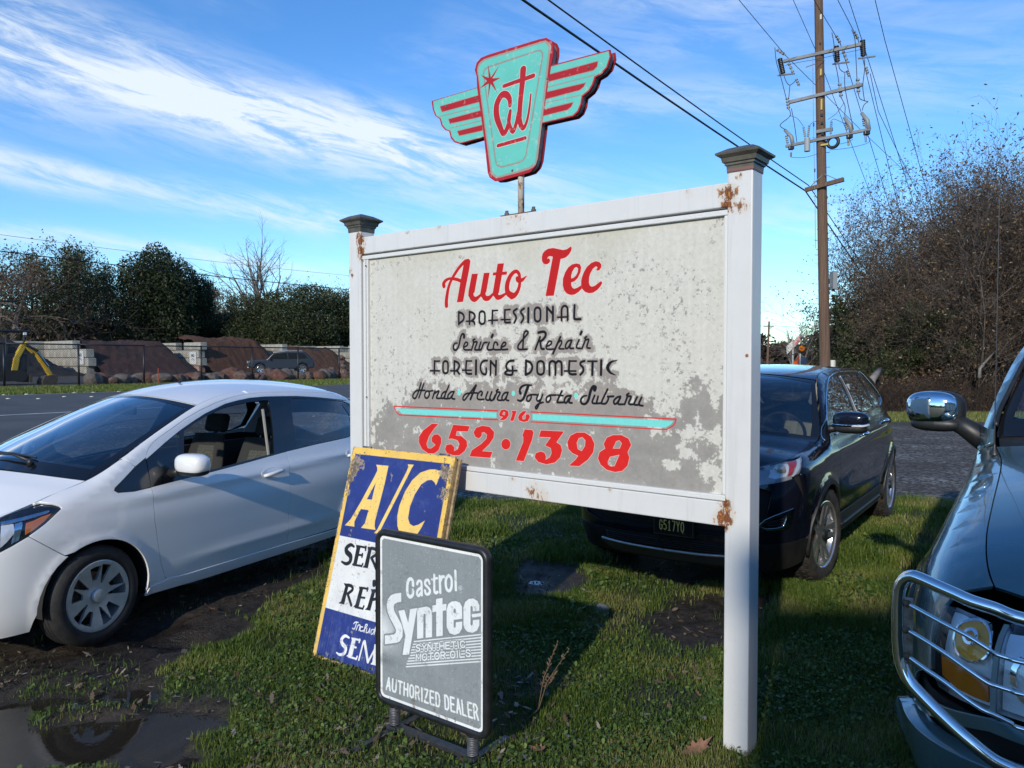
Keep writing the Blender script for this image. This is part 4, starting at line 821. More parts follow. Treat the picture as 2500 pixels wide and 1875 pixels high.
P(BK, [(636, 602), (686, 612), (628, 834), (570, 822), (595, 800), (642, 640)]); K(BK, 32, [(668, 618), (702, 640), (695, 700), (655, 716)]); K(BK, 18, [(682, 836), (705, 790)])
W2 = (228, 228, 222)
K(W2, 13, [(452, 972), (470, 955), (500, 960)], [(482, 958), (462, 1025), (438, 1022)], [(478, 1040), (498, 990), (520, 992), (508, 1045)], [(548, 1008), (525, 1008), (522, 1048), (548, 1048)], [(552, 1052), (596, 990), (578, 985), (562, 1062)], [(592, 1022), (584, 1066), (608, 1060), (624, 1022), (616, 1072)], [(668, 1035), (640, 1040), (636, 1082), (660, 1070), (692, 992), (668, 1088)])
K(W2, 36, [(402, 1122, 22), (360, 1102, 34), (322, 1140, 44), (332, 1188, 46), (366, 1230, 46), (352, 1288, 36), (302, 1302, 30), (268, 1280, 16)])
P(W2, [(426, 1118), (476, 1130), (432, 1338), (372, 1318), (392, 1300), (432, 1150)]); K(W2, 22, [(450, 1132), (518, 1148)], [(516, 1140), (510, 1170)], [(430, 1216), (476, 1226)], [(395, 1322), (478, 1348)], [(488, 1322), (478, 1350)])
K(W2, 30, [(556, 1162, 22), (506, 1358, 24)], [(568, 1165, 40), (602, 1380, 34)], [(602, 1382, 26), (694, 1210, 26)]); P(W2, [(672, 1190), (720, 1200), (690, 1420), (628, 1404), (650, 1380)])
h_, w_ = cv3.h, cv3.w; n = vnoise((h_, w_), 30, 41, 6, .65); nf = vnoise((h_, w_), 120, 42, 4, .7); yy, xx = np.mgrid[0:h_, 0:w_]; u = xx/cv3.k; v = yy/cv3.k
cv3.a *= (1+.16*(vnoise((h_, w_), 10, 43)-.5)[..., None]); cv3.blend(np.clip((vnoise((h_, w_), 16, 44, 6, .7)-.52)*5, 0, 1)*.16, (150, 160, 190))
wear = np.zeros((h_, w_))
for a, b, r, s_ in [(ul+.01, vt-.09, .05, 1.5), (ul-.01, vt-.15, .05, 1.3), (ur-.01, vt-.04, .05, 1.2), (ur+.0, vt-.16, .05, 1.0), (ur+.02, vt-.05, .08, .9), (.0, h-.26, .05, .8)]: wear = np.maximum(wear, s_*np.exp(-((u-a)**2+((v-b)*.7)**2)/r**2))
edge = np.clip(1-np.minimum(np.minimum(u, w-u), np.minimum(v, h-v))/.012, 0, 1)
g = np.maximum(wear, edge*.75); msk = np.clip((g+(n-.5)*3.2-.75)*9, 0, 1); cv3.blend(msk*.85, (170, 148, 118)); msk2 = np.clip((g+(nf-.5)*3.2-.95)*9, 0, 1); cv3.blend(msk2*.8, (96, 84, 66))
strk = vnoise((6, w_), 130, 47, 4)[:1]; cv3.blend(np.clip((strk-.52)*6, 0, 1)*np.clip(1-v/.42, 0, 1)*np.clip((n-.35)*3, 0, 1)*.55, (150, 160, 182))
cv3.blend(np.clip((nf-.70)*20, 0, 1)*.5, (90, 84, 70))
ac_m = print_mat('ac_board_print', cv3.image('ac_board_image'), rough=.5, bump=.3)
def mkput(root):
    def put(name, mb, m, parent=None, **k):
        o = mb.obj(name, m, None, **k) if isinstance(mb, MB) else mb
        p = parent or root; o.parent = p; o.matrix_parent_inverse = Matrix.Translation(-Vector(root.location)); return o
    return put
wood_y = mat('yellow_board_edge', (.52, .36, .12), .6, var=.4, vscale=60, bump=.3); wood_g = mat('worn_wood_edge', (.34, .25, .14), .7, var=.4, vscale=40, bump=.4)
steel = mat('galvanised_steel', (.45, .46, .46), .42, metal=.85, var=.25, vscale=40); ironm = mat('dull_iron', (.16, .16, .17), .5, metal=.6, var=.3, vscale=50)
ab = empty('sandwich_board', (-.84, 4.25, 0), 0, 'folded blue and yellow A/C service board leaning against the big sign', 'sandwich board'); put = mkput(ab)
AXB = (tuple(ex), tuple(ey), tuple(nr))
def bb(u0, u1, v0, v1, n0, n1): return MB().box(BL+ex*(u0+u1)/2+ey*(v0+v1)/2+nr*(n0+n1)/2, (u1-u0, v1-v0, n1-n0), ax=AXB)
put('front_panel', bb(0, w, 0, h, -.016, -.0012), wood_y, bevel=.0015); put('print', sheet('board_print', BL, ex, ey, w, h, ac_m), None)
COL.objects[-1].name = 'board_print'
put('rear_panel', bb(.012, w+.012, -.01, h-.008, -.052, -.034), wood_g, bevel=.002)
for a0 in (.0, w-.03): put('batten', bb(a0+.004, a0+.030, .02, h-.02, -.033, -.017), wood_g, bevel=.002)
for uu in (.10, w-.10):
    put('hinge', MB().tube([BL+ex*(uu-.035)+ey*(h+.006)-nr*.022, BL+ex*(uu+.035)+ey*(h+.006)-nr*.022], .0065, 10), ironm, smooth=True)
for X, Y in ((760, 148), (1898, 232), (708, 265), (685, 398), (1852, 355), (1828, 492)):
    A3.crop(760, 1080, 5.821); a, b = A3.uv(X, Y); put('bolt', MB().lathe([(.0045, 0), (.004, .002), (0, .003)], 8), ironm)
    o = COL.objects[-1]; o.matrix_parent_inverse = Matrix.Identity(4); o.matrix_local = Matrix.Translation(Vector(BL+ex*a+ey*b+nr*.0005)-Vector(ab.location)) @ Vector(nr).to_track_quat('Z', 'Y').to_matrix().to_4x4()
# ================================================================ spring-footed oil sign
BL, ex, ey, nr, w, h = board_frame((-.6183, 3.5715, .155), .6393, .0024, .7624, .6206)
cv4 = Canvas(w, h, 900, (232, 235, 234)); A4 = Art(cv4, BL, ex, ey, nr)
G0 = (138, 145, 147); bd = .0145
ch = lambda d, c: [(d+c, d), (w-d-c, d), (w-d, d+c), (w-d, h-d-c), (w-d-c, h-d), (d+c, h-d), (d, h-d-c), (d, d+c)]
cv4.poly([ch(bd, .012)], G0)
h_, w_ = cv4.h, cv4.w; yy, xx = np.mgrid[0:h_, 0:w_]; u = xx/cv4.k; v = yy/cv4.k
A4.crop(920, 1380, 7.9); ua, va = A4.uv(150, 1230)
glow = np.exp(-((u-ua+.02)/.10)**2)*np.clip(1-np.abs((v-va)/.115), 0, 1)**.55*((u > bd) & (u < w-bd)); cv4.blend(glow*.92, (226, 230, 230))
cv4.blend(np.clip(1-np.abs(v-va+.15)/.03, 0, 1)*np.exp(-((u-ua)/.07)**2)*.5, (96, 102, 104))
W3 = (226, 231, 230); GD = (132, 139, 141); K = lambda w, *l, c=W3, g=0: A4.K(c, w, *l, grow=g)
K(66, [(698, 388), (690, 300), (650, 262), (602, 310), (586, 440), (596, 560), (640, 612), (690, 570), (698, 480)]); K(56, [(776, 362), (800, 308), (850, 312), (862, 380), (866, 575)], [(855, 432), (792, 480), (774, 548), (802, 590), (850, 535)])
K(56, [(1015, 352), (990, 288), (940, 300), (932, 370), (990, 432), (1025, 495), (995, 555), (945, 550), (928, 490)]); K(58, [(1105, 190), (1108, 478), (1130, 535), (1168, 518)]); K(44, [(1060, 275), (1165, 248)])
K(60, [(1212, 215), (1222, 525)], [(1228, 292), (1252, 228), (1290, 222)], [(1385, 195), (1340, 250), (1326, 345), (1342, 450), (1388, 495), (1430, 450), (1444, 345), (1430, 245), (1385, 195)], [(1512, 112), (1522, 475)])
K(7, [(1607+34*math.cos(a), 435+42*math.sin(a)) for a in np.linspace(0, 6.283, 17)], [(1595, 455), (1595, 415), (1615, 415), (1618, 432), (1597, 438)], [(1605, 438), (1620, 456)])
B2 = crop(920, 1560, 5.268)
A4.crop(920, 1560, 5.268)
for k in range(10):
    a = (375+k*11.5, 358-36*k); b = (1352, 288-38.5*k); A4.K(W3, 15, [a, b])
SY = [[(470, 530), (470, 705), (400, 715), (340, 750), (325, 800), (335, 880), (400, 1000), (470, 1130), (500, 1230), (495, 1380), (440, 1470), (380, 1495), (155, 1525), (155, 1355), (330, 1335), (365, 1300), (370, 1250), (340, 1180), (250, 1010), (200, 880), (190, 760), (210, 660), (270, 580), (340, 550)]], \
     [[(415, 880), (530, 858), (605, 1110), (640, 848), (775, 825), (622, 1722), (495, 1730), (550, 1350)]], [[(775, 830), (960, 795), (1020, 820), (1055, 880), (1065, 980), (1065, 1385), (940, 1400), (940, 960), (930, 935), (900, 940), (895, 1405), (775, 1420)]], \
     [[(1140, 650), (1265, 630), (1265, 760), (1340, 740), (1335, 870), (1270, 880), (1270, 1360), (1145, 1375), (1142, 895), (1070, 910), (1065, 780), (1142, 765)]], \
     [[(1345, 1190), (1345, 860), (1375, 750), (1440, 700), (1520, 690), (1600, 720), (1640, 800), (1645, 1030), (1480, 1055), (1480, 1190), (1500, 1210), (1520, 1190), (1522, 1100), (1645, 1085), (1640, 1220), (1590, 1310), (1500, 1345), (1400, 1310)], [(1478, 920), (1478, 860), (1500, 828), (1520, 850), (1522, 915)]], \
     [[(1670, 1150), (1668, 820), (1700, 710), (1770, 650), (1860, 640), (1940, 690), (1975, 780), (1975, 880), (1850, 890), (1848, 810), (1828, 780), (1805, 800), (1805, 1140), (1828, 1170), (1848, 1140), (1850, 1060), (1975, 1045), (1975, 1160), (1930, 1260), (1840, 1305), (1740, 1280), (1690, 1220)]]
A4.crop(920, 1380, 7.9)
for r in SY: A4.P(GD, r[0], grow=.0075)
for r in SY: A4.P(W3, *r)
A4.K(W3, 62, [(1850, 975), (2020, 950)])
A4.crop(920, 1560, 5.268)
for s_, b0, b1, t0, t1 in (('SYNTHETIC', (488, 160), (1145, 106), (498, 78), (1135, 24)), ('MOTOR OILS', (492, 284), (1218, 222), (498, 200), (1208, 136))):
    text_on(lambda q: A4.K(GD, 20, q, grow=.0035, sm=0), s_, b0, b1, t0, t1); text_on(lambda q: A4.K(W3, 19, q, sm=0), s_, b0, b1, t0, t1)
text_on(lambda q: A4.K(W3, 27, q, sm=0), 'AUTHORIZED DEALER', (108, 640), (1318, 1045), (118, 492), (1300, 855), fill=.62)
cv4.a *= (1+.10*(vnoise((h_, w_), 6, 51)-.5)[..., None]); cv4.a *= (1+.05*(vnoise((4, w_), 80, 52)[:1]-.5)[..., None]); cv4.blend(np.clip((vnoise((h_, w_), 110, 53, 3, .7)-.70)*20, 0, 1)*.35, (210, 210, 206))
cv4.blend(np.clip((vnoise((h_, w_), 24, 57, 6, .75)-.60)*9, 0, 1)*np.clip(1-v/.16, 0, 1)*.7, (96, 84, 66)); cv4.blend(np.clip((vnoise((h_, w_), 34, 58, 5, .75)-.63)*12, 0, 1)*.30, (108, 110, 108))
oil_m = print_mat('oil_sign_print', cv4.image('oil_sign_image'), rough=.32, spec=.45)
os_ = empty('spring_sign', tuple(BL+ex*w/2-UZ*.155), 0, 'grey and white motor oil dealer sign in a black frame on two springs', 'sign'); put = mkput(os_)
plast = mat('black_plastic_frame', (.018, .019, .021), .38, spec=.5, var=.3, vscale=18, bump=.1, bscale=200); rubber = mat('black_base_plastic', (.026, .027, .030), .5, var=.35, vscale=25, bump=.2)
def rrect(x0, x1, y0, y1, r, n=7):
    o = []
    for cx, cy, a in ((x1-r, y0+r, -90), (x1-r, y1-r, 0), (x0+r, y1-r, 90), (x0+r, y0+r, 180)):
        for i in range(n+1): t = math.radians(a+90*i/n); o.append((cx+r*math.cos(t), cy+r*math.sin(t)))
    return o
def ring_mesh(prof, outer_fn, o, ex, ey, nz):       # prof: list of (grow, height); closed loop swept round a rounded rectangle
    rings = [[o+ex*p[0]+ey*p[1]+nz*hh for p in outer_fn(g)] for g, hh in prof]; mb = MB(); n = len(rings[0]); vs = [v for r in rings for v in r]; m_ = len(rings)
    fs = [(i*n+k, i*n+(k+1) % n, ((i+1) % m_)*n+(k+1) % n, ((i+1) % m_)*n+k) for i in range(m_) for k in range(n)]
    return mb.add(vs, fs)
fr = lambda g: rrect(-g, w+g, -g, h+g, .028+g)
put('frame', ring_mesh([(-.002, .0015), (.001, .007), (.012, .010), (.024, .007), (.029, -.004), (.029, -.022), (.024, -.030), (-.002, -.030)], fr, BL, ex, ey, nr), plast, smooth=True)
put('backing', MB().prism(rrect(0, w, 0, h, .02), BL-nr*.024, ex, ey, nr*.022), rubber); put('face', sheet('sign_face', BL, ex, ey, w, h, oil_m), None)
base = BL-UZ*.155; m3 = np.cross(UZ, ex)
for i_, uu in enumerate((.083, w-.068)):
    c = base+ex*uu-nr*.012; pr = []
    put('spring_core', MB().lathe([(.014, .03), (.014, .135)], 12, c), rubber)
    sp_ = [c+np.array([.0225*math.cos(a), .0225*math.sin(a), .040+.082*a/(2*math.pi*11)]) for a in np.linspace(0, 2*math.pi*11, 11*14)]
    put('spring', MB().tube(sp_, .0034, 6), ironm, smooth=True)
    put('socket', MB().box(c+UZ*.134, (.05, .034, .030), ax=(tuple(ex), tuple(m3), (0, 0, 1))), plast, bevel=.004); put('socket', MB().box(c+UZ*.022, (.062, .06, .034), ax=(tuple(ex), tuple(m3), (0, 0, 1))), rubber, bevel=.005)
    put('foot', MB().box(c+UZ*.014, (.036, .50, .022), ax=(tuple(ex), tuple(m3), (0, 0, 1))), rubber, bevel=.003)
put('crossbar', MB().box(base+ex*(w/2+.007)-nr*.012+UZ*.030, (w-.165, .040, .024), ax=(tuple(ex), tuple(m3), (0, 0, 1))), rubber, bevel=.003)
# ================================================================ terrain
_ns = [(rng.random(2)*6.28, rng.normal(size=2), rng.random()) for _ in range(40)]
def wnoise(x, y, sc, seed=0, n=10):           # cheap smooth noise from summed waves
    r = np.random.default_rng(seed); o = 0
    for i in range(n):
        a = r.random()*6.283; k = sc*(.5+1.6*r.random()); ph = r.random()*6.283; o = o+np.sin((x*math.cos(a)+y*math.sin(a))*k+ph+1.3*np.sin((x*math.sin(a)-y*math.cos(a))*k*.7+ph))
    return o/math.sqrt(n)
def smooth01(t): t = np.clip(t, 0, 1); return t*t*(3-2*t)
def dn_road(t): return 21.0-5.5*(1-smooth01((t-4.5)/6.0))
def rise(d): return .16*smooth01((d-16)/8)+.26*smooth01((d-23)/9)+.18*smooth01((d-32.5)/4)+.12*smooth01((d-42)/10)
def gpx(l): return np.array([on_ground(*p)[:2] for p in l])
MUD = [gpx([(-250, 1425), (300, 1425), (520, 1400), (700, 1360), (800, 1322), (806, 1395), (730, 1440), (640, 1490), (560, 1550), (480, 1590), (415, 1632), (425, 1690), (530, 1690), (555, 1720), (500, 1765), (455, 1800), (470, 1900), (-300, 1900)]),
       gpx([(-700, 1500), (-300, 1250), (300, 1180), (700, 1130), (860, 1200), (870, 1260), (800, 1330), (500, 1450), (-250, 1500)]),
       gpx([(1250, 1405), (1300, 1372), (1420, 1380), (1470, 1425), (1400, 1452), (1260, 1450)]), gpx([(1560, 1500), (1640, 1455), (1760, 1440), (1900, 1450), (1900, 1540), (1820, 1590), (1700, 1580), (1600, 1550)]),
       gpx([(1450, 1345), (1560, 1325), (1800, 1330), (1960, 1380), (1950, 1425), (1700, 1440), (1520, 1400)])]
PUD = [(on_ground(*p)[:2], r, dp) for p, r, dp in [((60, 1840), (.46, .20), .06), ((250, 1800), (.36, .22), .065), ((400, 1760), (.30, .20), .055), ((330, 1690), (.22, .14), .04), ((170, 1700), (.16, .12), .035), ((-150, 1800), (.5, .4), .07), ((470, 1550), (.34, .18), .060), ((390, 1530), (.26, .16), .055), ((560, 1530), (.22, .14), .05), ((1050, 1846), (.065, .045), .06), ((1310, 1412), (.10, .08), .035), ((380, 1850), (.3, .10), .05)]]
WATER_Z = -.036
def sdist(P, x, y):
    pts = np.stack([x.ravel(), y.ravel()], 1); d = edge_dist(P, pts); d[in_poly(P, pts)] *= -1; return d.reshape(x.shape)
def near_mask(x, y): return (np.abs(x) < 9) & (y > 1) & (y < 12)
def mud_at(x, y):
    m = np.full(x.shape, -9.0); k = near_mask(x, y)
    if k.any():
        q = np.full(k.sum(), 9.0)
        for P in MUD: q = np.minimum(q, sdist(P, x[k], y[k]))
        m[k] = -q
    w = .07*wnoise(x, y, 7, 3)+.04*wnoise(x, y, 22, 4)+.02*wnoise(x, y, 60, 5)
    return smooth01((m+w+.06)/.16)
def height(x, y):
    d = x*RN[0]+y*RN[1]; h = rise(d)
    nm = np.clip(1-(np.hypot(x, y-5)-9)/6, 0, 1)
    h = h+nm*(.012*wnoise(x, y, 2.2, 11)+.006*wnoise(x, y, 9, 12))
    md = mud_at(x, y); h = h-.012*md+md*.007*wnoise(x, y, 34, 13)
    for (px_, py_), (rx, ry), dp in PUD:
        q = np.hypot((x-px_)/rx, (y-py_)/ry)+.16*wnoise(x, y, 12, 14)+.07*wnoise(x, y, 40, 15)
        h = h-dp*smooth01(1.35-q)
    return h
def axis(lo, hi, dense, spans):
    v = [0.0]; out = set()
    pts = sorted(set(np.round(np.concatenate([np.arange(a, b, s) for a, b, s in spans]), 4))); return np.array(pts)
gxs = axis(0, 0, 0, [(-700, -100, 40), (-100, -30, 5), (-30, -12, 1), (-12, -5, .25), (-5, 3.4, .05), (3.4, 12, .25), (12, 40, 1.5), (40, 120, 8), (120, 701, 60)])
gys = axis(0, 0, 0, [(-150, -20, 10), (-20, 1, 1), (1, 2.5, .15), (2.5, 5.4, .045), (5.4, 7.5, .09), (7.5, 12, .25), (12, 80, 1.0), (80, 160, 5), (160, 1501, 80)])
GX, GY = np.meshgrid(gxs, gys); GZ = height(GX, GY); Td = GX*RU[0]+GY*RU[1]; Dd = GX*RN[0]+GY*RN[1]
onroad = (Dd > dn_road(Td)+.6) & (Dd < 31.9); GZ = np.where(onroad, GZ-.12, GZ)
ny_, nx_ = GX.shape; ii = np.arange((ny_-1)*nx_).reshape(ny_-1, nx_)[:, :-1].ravel()
me = fast_mesh('ground', np.stack([GX.ravel(), GY.ravel(), GZ.ravel()], 1), np.stack([ii, ii+1, ii+nx_+1, ii+nx_], 1), True)
mudv = mud_at(GX, GY)
strip = smooth01((GY-21.2-.3*wnoise(GX, GY, .9, 21))/1.2)*smooth01((GX+.25*(GY-20)-5)/2)
grav = smooth01((GY-9.35-.18*wnoise(GX, GY, 1.4, 22)-.10*wnoise(GX, GY, 6, 23))/.35)*(1-strip)*(1-smooth01((Dd-32.2)/.4))
yard = smooth01((Dd-36.3)/.6); patchy = smooth01((wnoise(GX, GY, 5, 24)-.9)/.8)*near_mask(GX, GY)
gravpatch = np.exp(-(((GX+1.0)/1.0)**2+((GY-8.9)/.6)**2)); grav = np.maximum(grav, smooth01(gravpatch*1.6+.2*wnoise(GX, GY, 8, 25)-.5))
for nm_, ar_ in (('mud', mudv), ('gravel', grav), ('yard', yard), ('patchy', patchy), ('strip', strip)): add_attr(me, nm_, ar_.ravel())
def ground_mat():
    m = bpy.data.materials.new('ground_soil_and_gravel'); m.use_nodes = True; t = NT(m.node_tree); t.n.clear()
    at = lambda n: t.new('ShaderNodeAttribute', attribute_name=n).outputs['Fac']
    pos = t.new('ShaderNodeNewGeometry').outputs['Position']; n1 = t.noise(pos, 3.0, 6, .65); n2 = t.noise(pos, 18, 6, .7); n3 = t.noise(pos, 90, 5, .7); n4 = t.noise(pos, .6, 5, .6)
    vor = t.new('ShaderNodeTexVoronoi', {'Vector': pos, 'Scale': 24.0, 'Randomness': 1.0}); vc = t.new('ShaderNodeSeparateColor', {0: vor.outputs['Color']}).outputs[0]
    vor2 = t.new('ShaderNodeTexVoronoi', {'Vector': pos, 'Scale': 11.0}); vc2 = t.new('ShaderNodeSeparateColor', {0: vor2.outputs['Color']}).outputs[0]
    turf = t.mix(t.smooth(n2, .35, .7), (.020, .032, .010), (.050, .070, .022)); turf = t.mix(t.smooth(n3, .5, .72), turf, (.060, .048, .028)); turf = t.mix(t.m('MULTIPLY', at('patchy'), .7), turf, (.055, .042, .026))
    farg = t.mix(t.smooth(n1, .35, .65), (.055, .085, .022), (.095, .105, .035)); turf = t.mix(at('strip'), turf, t.mix(t.smooth(n2, .40, .60), farg, (.17, .12, .06)))
    mud = t.mix(t.smooth(n2, .3, .7), (.022, .017, .013), (.062, .048, .034)); mud = t.mix(t.smooth(n3, .58, .75), mud, (.13, .105, .075))
    gr = t.ramp(vc, [(.05, (.04, .036, .032)), (.5, (.105, .098, .088)), (.93, (.34, .32, .29))]); gr = t.mix(t.smooth(n4, .35, .65), gr, t.mix(.7, gr, (.050, .040, .032))); gr = t.mix(t.m('MULTIPLY', t.smooth(n1, .45, .7), .6), gr, (.070, .060, .052))
    yd = t.mix(t.smooth(n1, .3, .7), (.05, .04, .032), (.12, .10, .08))
    c = t.mix(at('gravel'), turf, gr); c = t.mix(at('mud'), c, mud); c = t.mix(at('yard'), c, yd)
    z = t.new('ShaderNodeSeparateXYZ', {0: pos}).outputs[2]; wet = t.m('MULTIPLY', t.m('SUBTRACT', 1.0, t.smooth(z, -.040, -.008)), at('mud'))
    c = t.mix(t.m('MULTIPLY', wet, .6), c, (.008, .007, .006))
    ro = t.m('SUBTRACT', .92, t.m('MULTIPLY', at('mud'), .22)); ro = t.m('SUBTRACT', ro, t.m('MULTIPLY', wet, .38))
    hgt = t.m('ADD', t.m('MULTIPLY', n3, .5), t.m('ADD', t.m('MULTIPLY', n2, 1.0), t.m('MULTIPLY', t.m('MULTIPLY', vor.outputs['Distance'], at('gravel')), -1.2)))
    b = t.new('ShaderNodeBump', {'Strength': .9, 'Distance': .02, 'Height': hgt})
    p = t.new('ShaderNodeBsdfPrincipled', {'Base Color': c, 'Roughness': ro, 'Normal': b.outputs[0], 'Specular IOR Level': .35}); t.new('ShaderNodeOutputMaterial', {'Surface': p.outputs[0]}); return m
ground = link('ground', me, ground_mat()); tag(ground, kind='structure')
# puddle water: one level sheet, seen where the ground dips below it
wm = bpy.data.materials.new('muddy_water'); wm.use_nodes = True; t = NT(wm.node_tree); t.n.clear()
pos = t.new('ShaderNodeNewGeometry').outputs['Position']; bn = t.new('ShaderNodeBump', {'Strength': .04, 'Distance': .01, 'Height': t.noise(pos, 14, 3)})
df = t.new('ShaderNodeMixShader', {0: .45, 1: t.new('ShaderNodeBsdfTransparent', {'Color': (.45, .40, .33, 1)}).outputs[0], 2: t.new('ShaderNodeBsdfDiffuse', {'Color': (.050, .041, .031, 1)}).outputs[0]}); gl = t.new('ShaderNodeBsdfGlossy', {'Roughness': .03, 'Normal': bn.outputs[0], 'Color': (1, 1, 1, 1)}); fr = t.m('ADD', .022, t.m('MULTIPLY', t.m('POWER', t.new('ShaderNodeLayerWeight', {'Blend': .5}).outputs['Facing'], 4.6), .9))
t.new('ShaderNodeOutputMaterial', {'Surface': t.new('ShaderNodeMixShader', {0: fr, 1: df.outputs[0], 2: gl.outputs[0]}).outputs[0]})
for nm_, (x0, x1, y0, y1) in (('puddle_water', (-3.6, -1.35, 2.75, 4.55)),):
    tag(MB().grid([[(x0, y0, WATER_Z), (x1, y0, WATER_Z)], [(x0, y1, WATER_Z), (x1, y1, WATER_Z)]]).obj(nm_, wm, fix=False), kind='structure')
for (px_, py_), (rx, ry), dp in (PUD[9], PUD[10]):
    tag(MB().grid([[(px_-rx*1.3, py_-ry*1.3, WATER_Z), (px_+rx*1.3, py_-ry*1.3, WATER_Z)], [(px_-rx*1.3, py_+ry*1.3, WATER_Z), (px_+rx*1.3, py_+ry*1.3, WATER_Z)]]).obj('puddle_water', wm, fix=False), kind='structure')
# road
ts = np.concatenate([np.arange(-60, 0, 4), np.arange(0, 20, .5), np.arange(20, 80, 2), np.arange(80, 420, 15)]); fr_ = np.linspace(0, 1, 22)
TT = np.repeat(ts[:, None], 22, 1); DD = dn_road(TT)+(32.55-dn_road(TT))*fr_[None]; RP = TT[..., None]*RU+DD[..., None]*RN; RP[..., 2] = rise(DD)+.018
asph = bpy.data.materials.new('worn_asphalt'); asph.use_nodes = True; t = NT(asph.node_tree); t.n.clear(); pos = t.new('ShaderNodeNewGeometry').outputs['Position']
na = t.noise(pos, .5, 6, .6); nb = t.noise(pos, 40, 5, .8); rt = t.new('ShaderNodeMapping', {'Vector': pos, 'Rotation': (0, 0, math.radians(-52)), 'Scale': (.06, 1.1, 1)}); nc = t.noise(rt.outputs[0], 1.5, 4, .6)
c = t.mix(t.smooth(na, .3, .7), (.060, .060, .060), (.092, .090, .087)); c = t.mix(t.m('MULTIPLY', t.smooth(nc, .45, .7), .45), c, (.045, .045, .046)); c = t.mix(t.smooth(nb, .55, .8), c, (.15, .148, .142))
t.new('ShaderNodeOutputMaterial', {'Surface': t.new('ShaderNodeBsdfPrincipled', {'Base Color': c, 'Roughness': .78, 'Normal': t.new('ShaderNodeBump', {'Strength': .5, 'Distance': .01, 'Height': nb}).outputs[0]}).outputs[0]})
road = MB().grid(RP.tolist()).obj('road', asph, smooth=True, fix=False); tag(road, kind='structure')
paint = mat('road_paint', (.62, .62, .58), .6, var=.25, vscale=3)
mb = MB(); tt_ = np.arange(-60, 300, 2.0); mb.grid([[road_pt(t_, d_, rise(d_)+.026) for d_ in (24.33, 24.47)] for t_ in tt_]); tag(mb.obj('lane_line', paint, fix=False), kind='structure')
tag(MB().grid([[road_pt(t_, d_, rise(d_)+.026) for d_ in (32.2, 32.32)] for t_ in tt_]).obj('edge_line', paint, fix=False), kind='structure')
studm = MB().lathe([(.075, 0), (.07, .012), (.045, .026), (0, .030)], 12).mesh('road_stud', True); studm.materials.append(mat('ceramic_stud', (.62, .56, .40), .4))
k = 0
for px_, py_ in [(10, 969.5), (65, 968), (181, 964), (228, 963), (20, 977), (94, 976), (157, 972), (224, 971), (-60, 972), (-90, 980), (290, 961), (300, 968)]:
    P = on_ground(px_, py_, .36); P[2] = rise(P@RN)+.018; o = link('road_stud', studm); o.location = P; tag(o, 'small round raised ceramic marker on the asphalt lane', 'road marker', 'raised markers in rows on the road')
# ---------------------------------------------------------------- grass, weeds, leaves
def scatter(n, x0, x1, y0, y1, seed, dens):
    r = np.random.default_rng(seed); x = x0+(x1-x0)*r.random(n); y = y0+(y1-y0)*r.random(n); k = (np.abs(x) < y*.74+.7) & (r.random(n) < dens(x, y)); return x[k], y[k], r
def gdens(x, y):
    m = mud_at(x, y); tuft = smooth01((wnoise(x, y, 9, 31)-.55)/.5); edge_t = np.exp(-(((x+2.6)/.55)**2+((y-3.75)/.30)**2))
    g = (1-m)*(.30+.70*smooth01((wnoise(x, y, 3.2, 32)+1.1)/1.0))*(1-.75*smooth01((wnoise(x, y, 6.5, 35)-.9)/.5)*(x < .2)*(y < 4.3))+m*.05*tuft+m*edge_t*.55
    z = height(x, y); return g*(z > WATER_Z+.004)*(1-smooth01((y-9.3-.2*wnoise(x, y, 1.4, 22))/.3))*(1-.55*smooth01((wnoise(x, y, 5, 24)-.9)/.8))
def blades(name, segs, mt, hmul=1.0, label=''):
    V_, F_, A_ = [], [], []; b = 0
    for (n, x0, x1, y0, y1, hh, ww, seed) in segs:
        x, y, r = scatter(n, x0, x1, y0, y1, seed, gdens); m = len(x); z = height(x, y); a = r.random(m)*6.283; long_ = smooth01((wnoise(x, y, 2.6, 33)-.2)/.8)
        h = hh*hmul*(.5+.8*r.random(m))*(1+.9*long_*smooth01((y-4.5)/1)); w = ww*(.7+.6*r.random(m)); ln = h*(.15+.65*r.random(m)**1.5)
        dx, dy = np.cos(a), np.sin(a); la = a+1.57+r.normal(size=m)*.5; lx_, ly_ = np.cos(la)*ln, np.sin(la)*ln
        p = lambda t, s, zz: np.stack([x+lx_*t+dx*w*s, y+ly_*t+dy*w*s, z-.004+h*zz], 1)
        v = np.stack([p(0, -.5, 0), p(0, .5, 0), p(.35, -.42, .62), p(.35, .42, .62), p(1, 0, 1)], 1); V_.append(v.reshape(-1, 3)); i = b+5*np.arange(m)
        F_.append(np.concatenate([np.stack([i, i+1, i+3], 1), np.stack([i, i+3, i+2], 1), np.stack([i+2, i+3, i+4], 1)])); b += 5*m
        dry = np.clip(r.random(m)*1.0, 0, 1)*.55+.45*smooth01((wnoise(x, y, 4, 34)+.6)/1.6); A_.append(np.repeat(dry, 5))
    me = fast_mesh(name, np.concatenate(V_), np.concatenate(F_)); add_attr(me, 'tint', np.concatenate(A_)); o = link(name, me, mt); return tag(o, label, kind='stuff')
def leaf_mat(name, stops, rough=.6, transl=.25):
    m = bpy.data.materials.new(name); m.use_nodes = True; t = NT(m.node_tree); t.n.clear()
    c = t.ramp(t.new('ShaderNodeAttribute', attribute_name='tint').outputs['Fac'], stops)
    p = t.new('ShaderNodeBsdfPrincipled', {'Base Color': c, 'Roughness': rough, 'Specular IOR Level': .3}); tr = t.new('ShaderNodeBsdfTranslucent', {'Color': c})
    t.new('ShaderNodeOutputMaterial', {'Surface': t.new('ShaderNodeMixShader', {0: transl, 1: p.outputs[0], 2: tr.outputs[0]}).outputs[0]}); return m
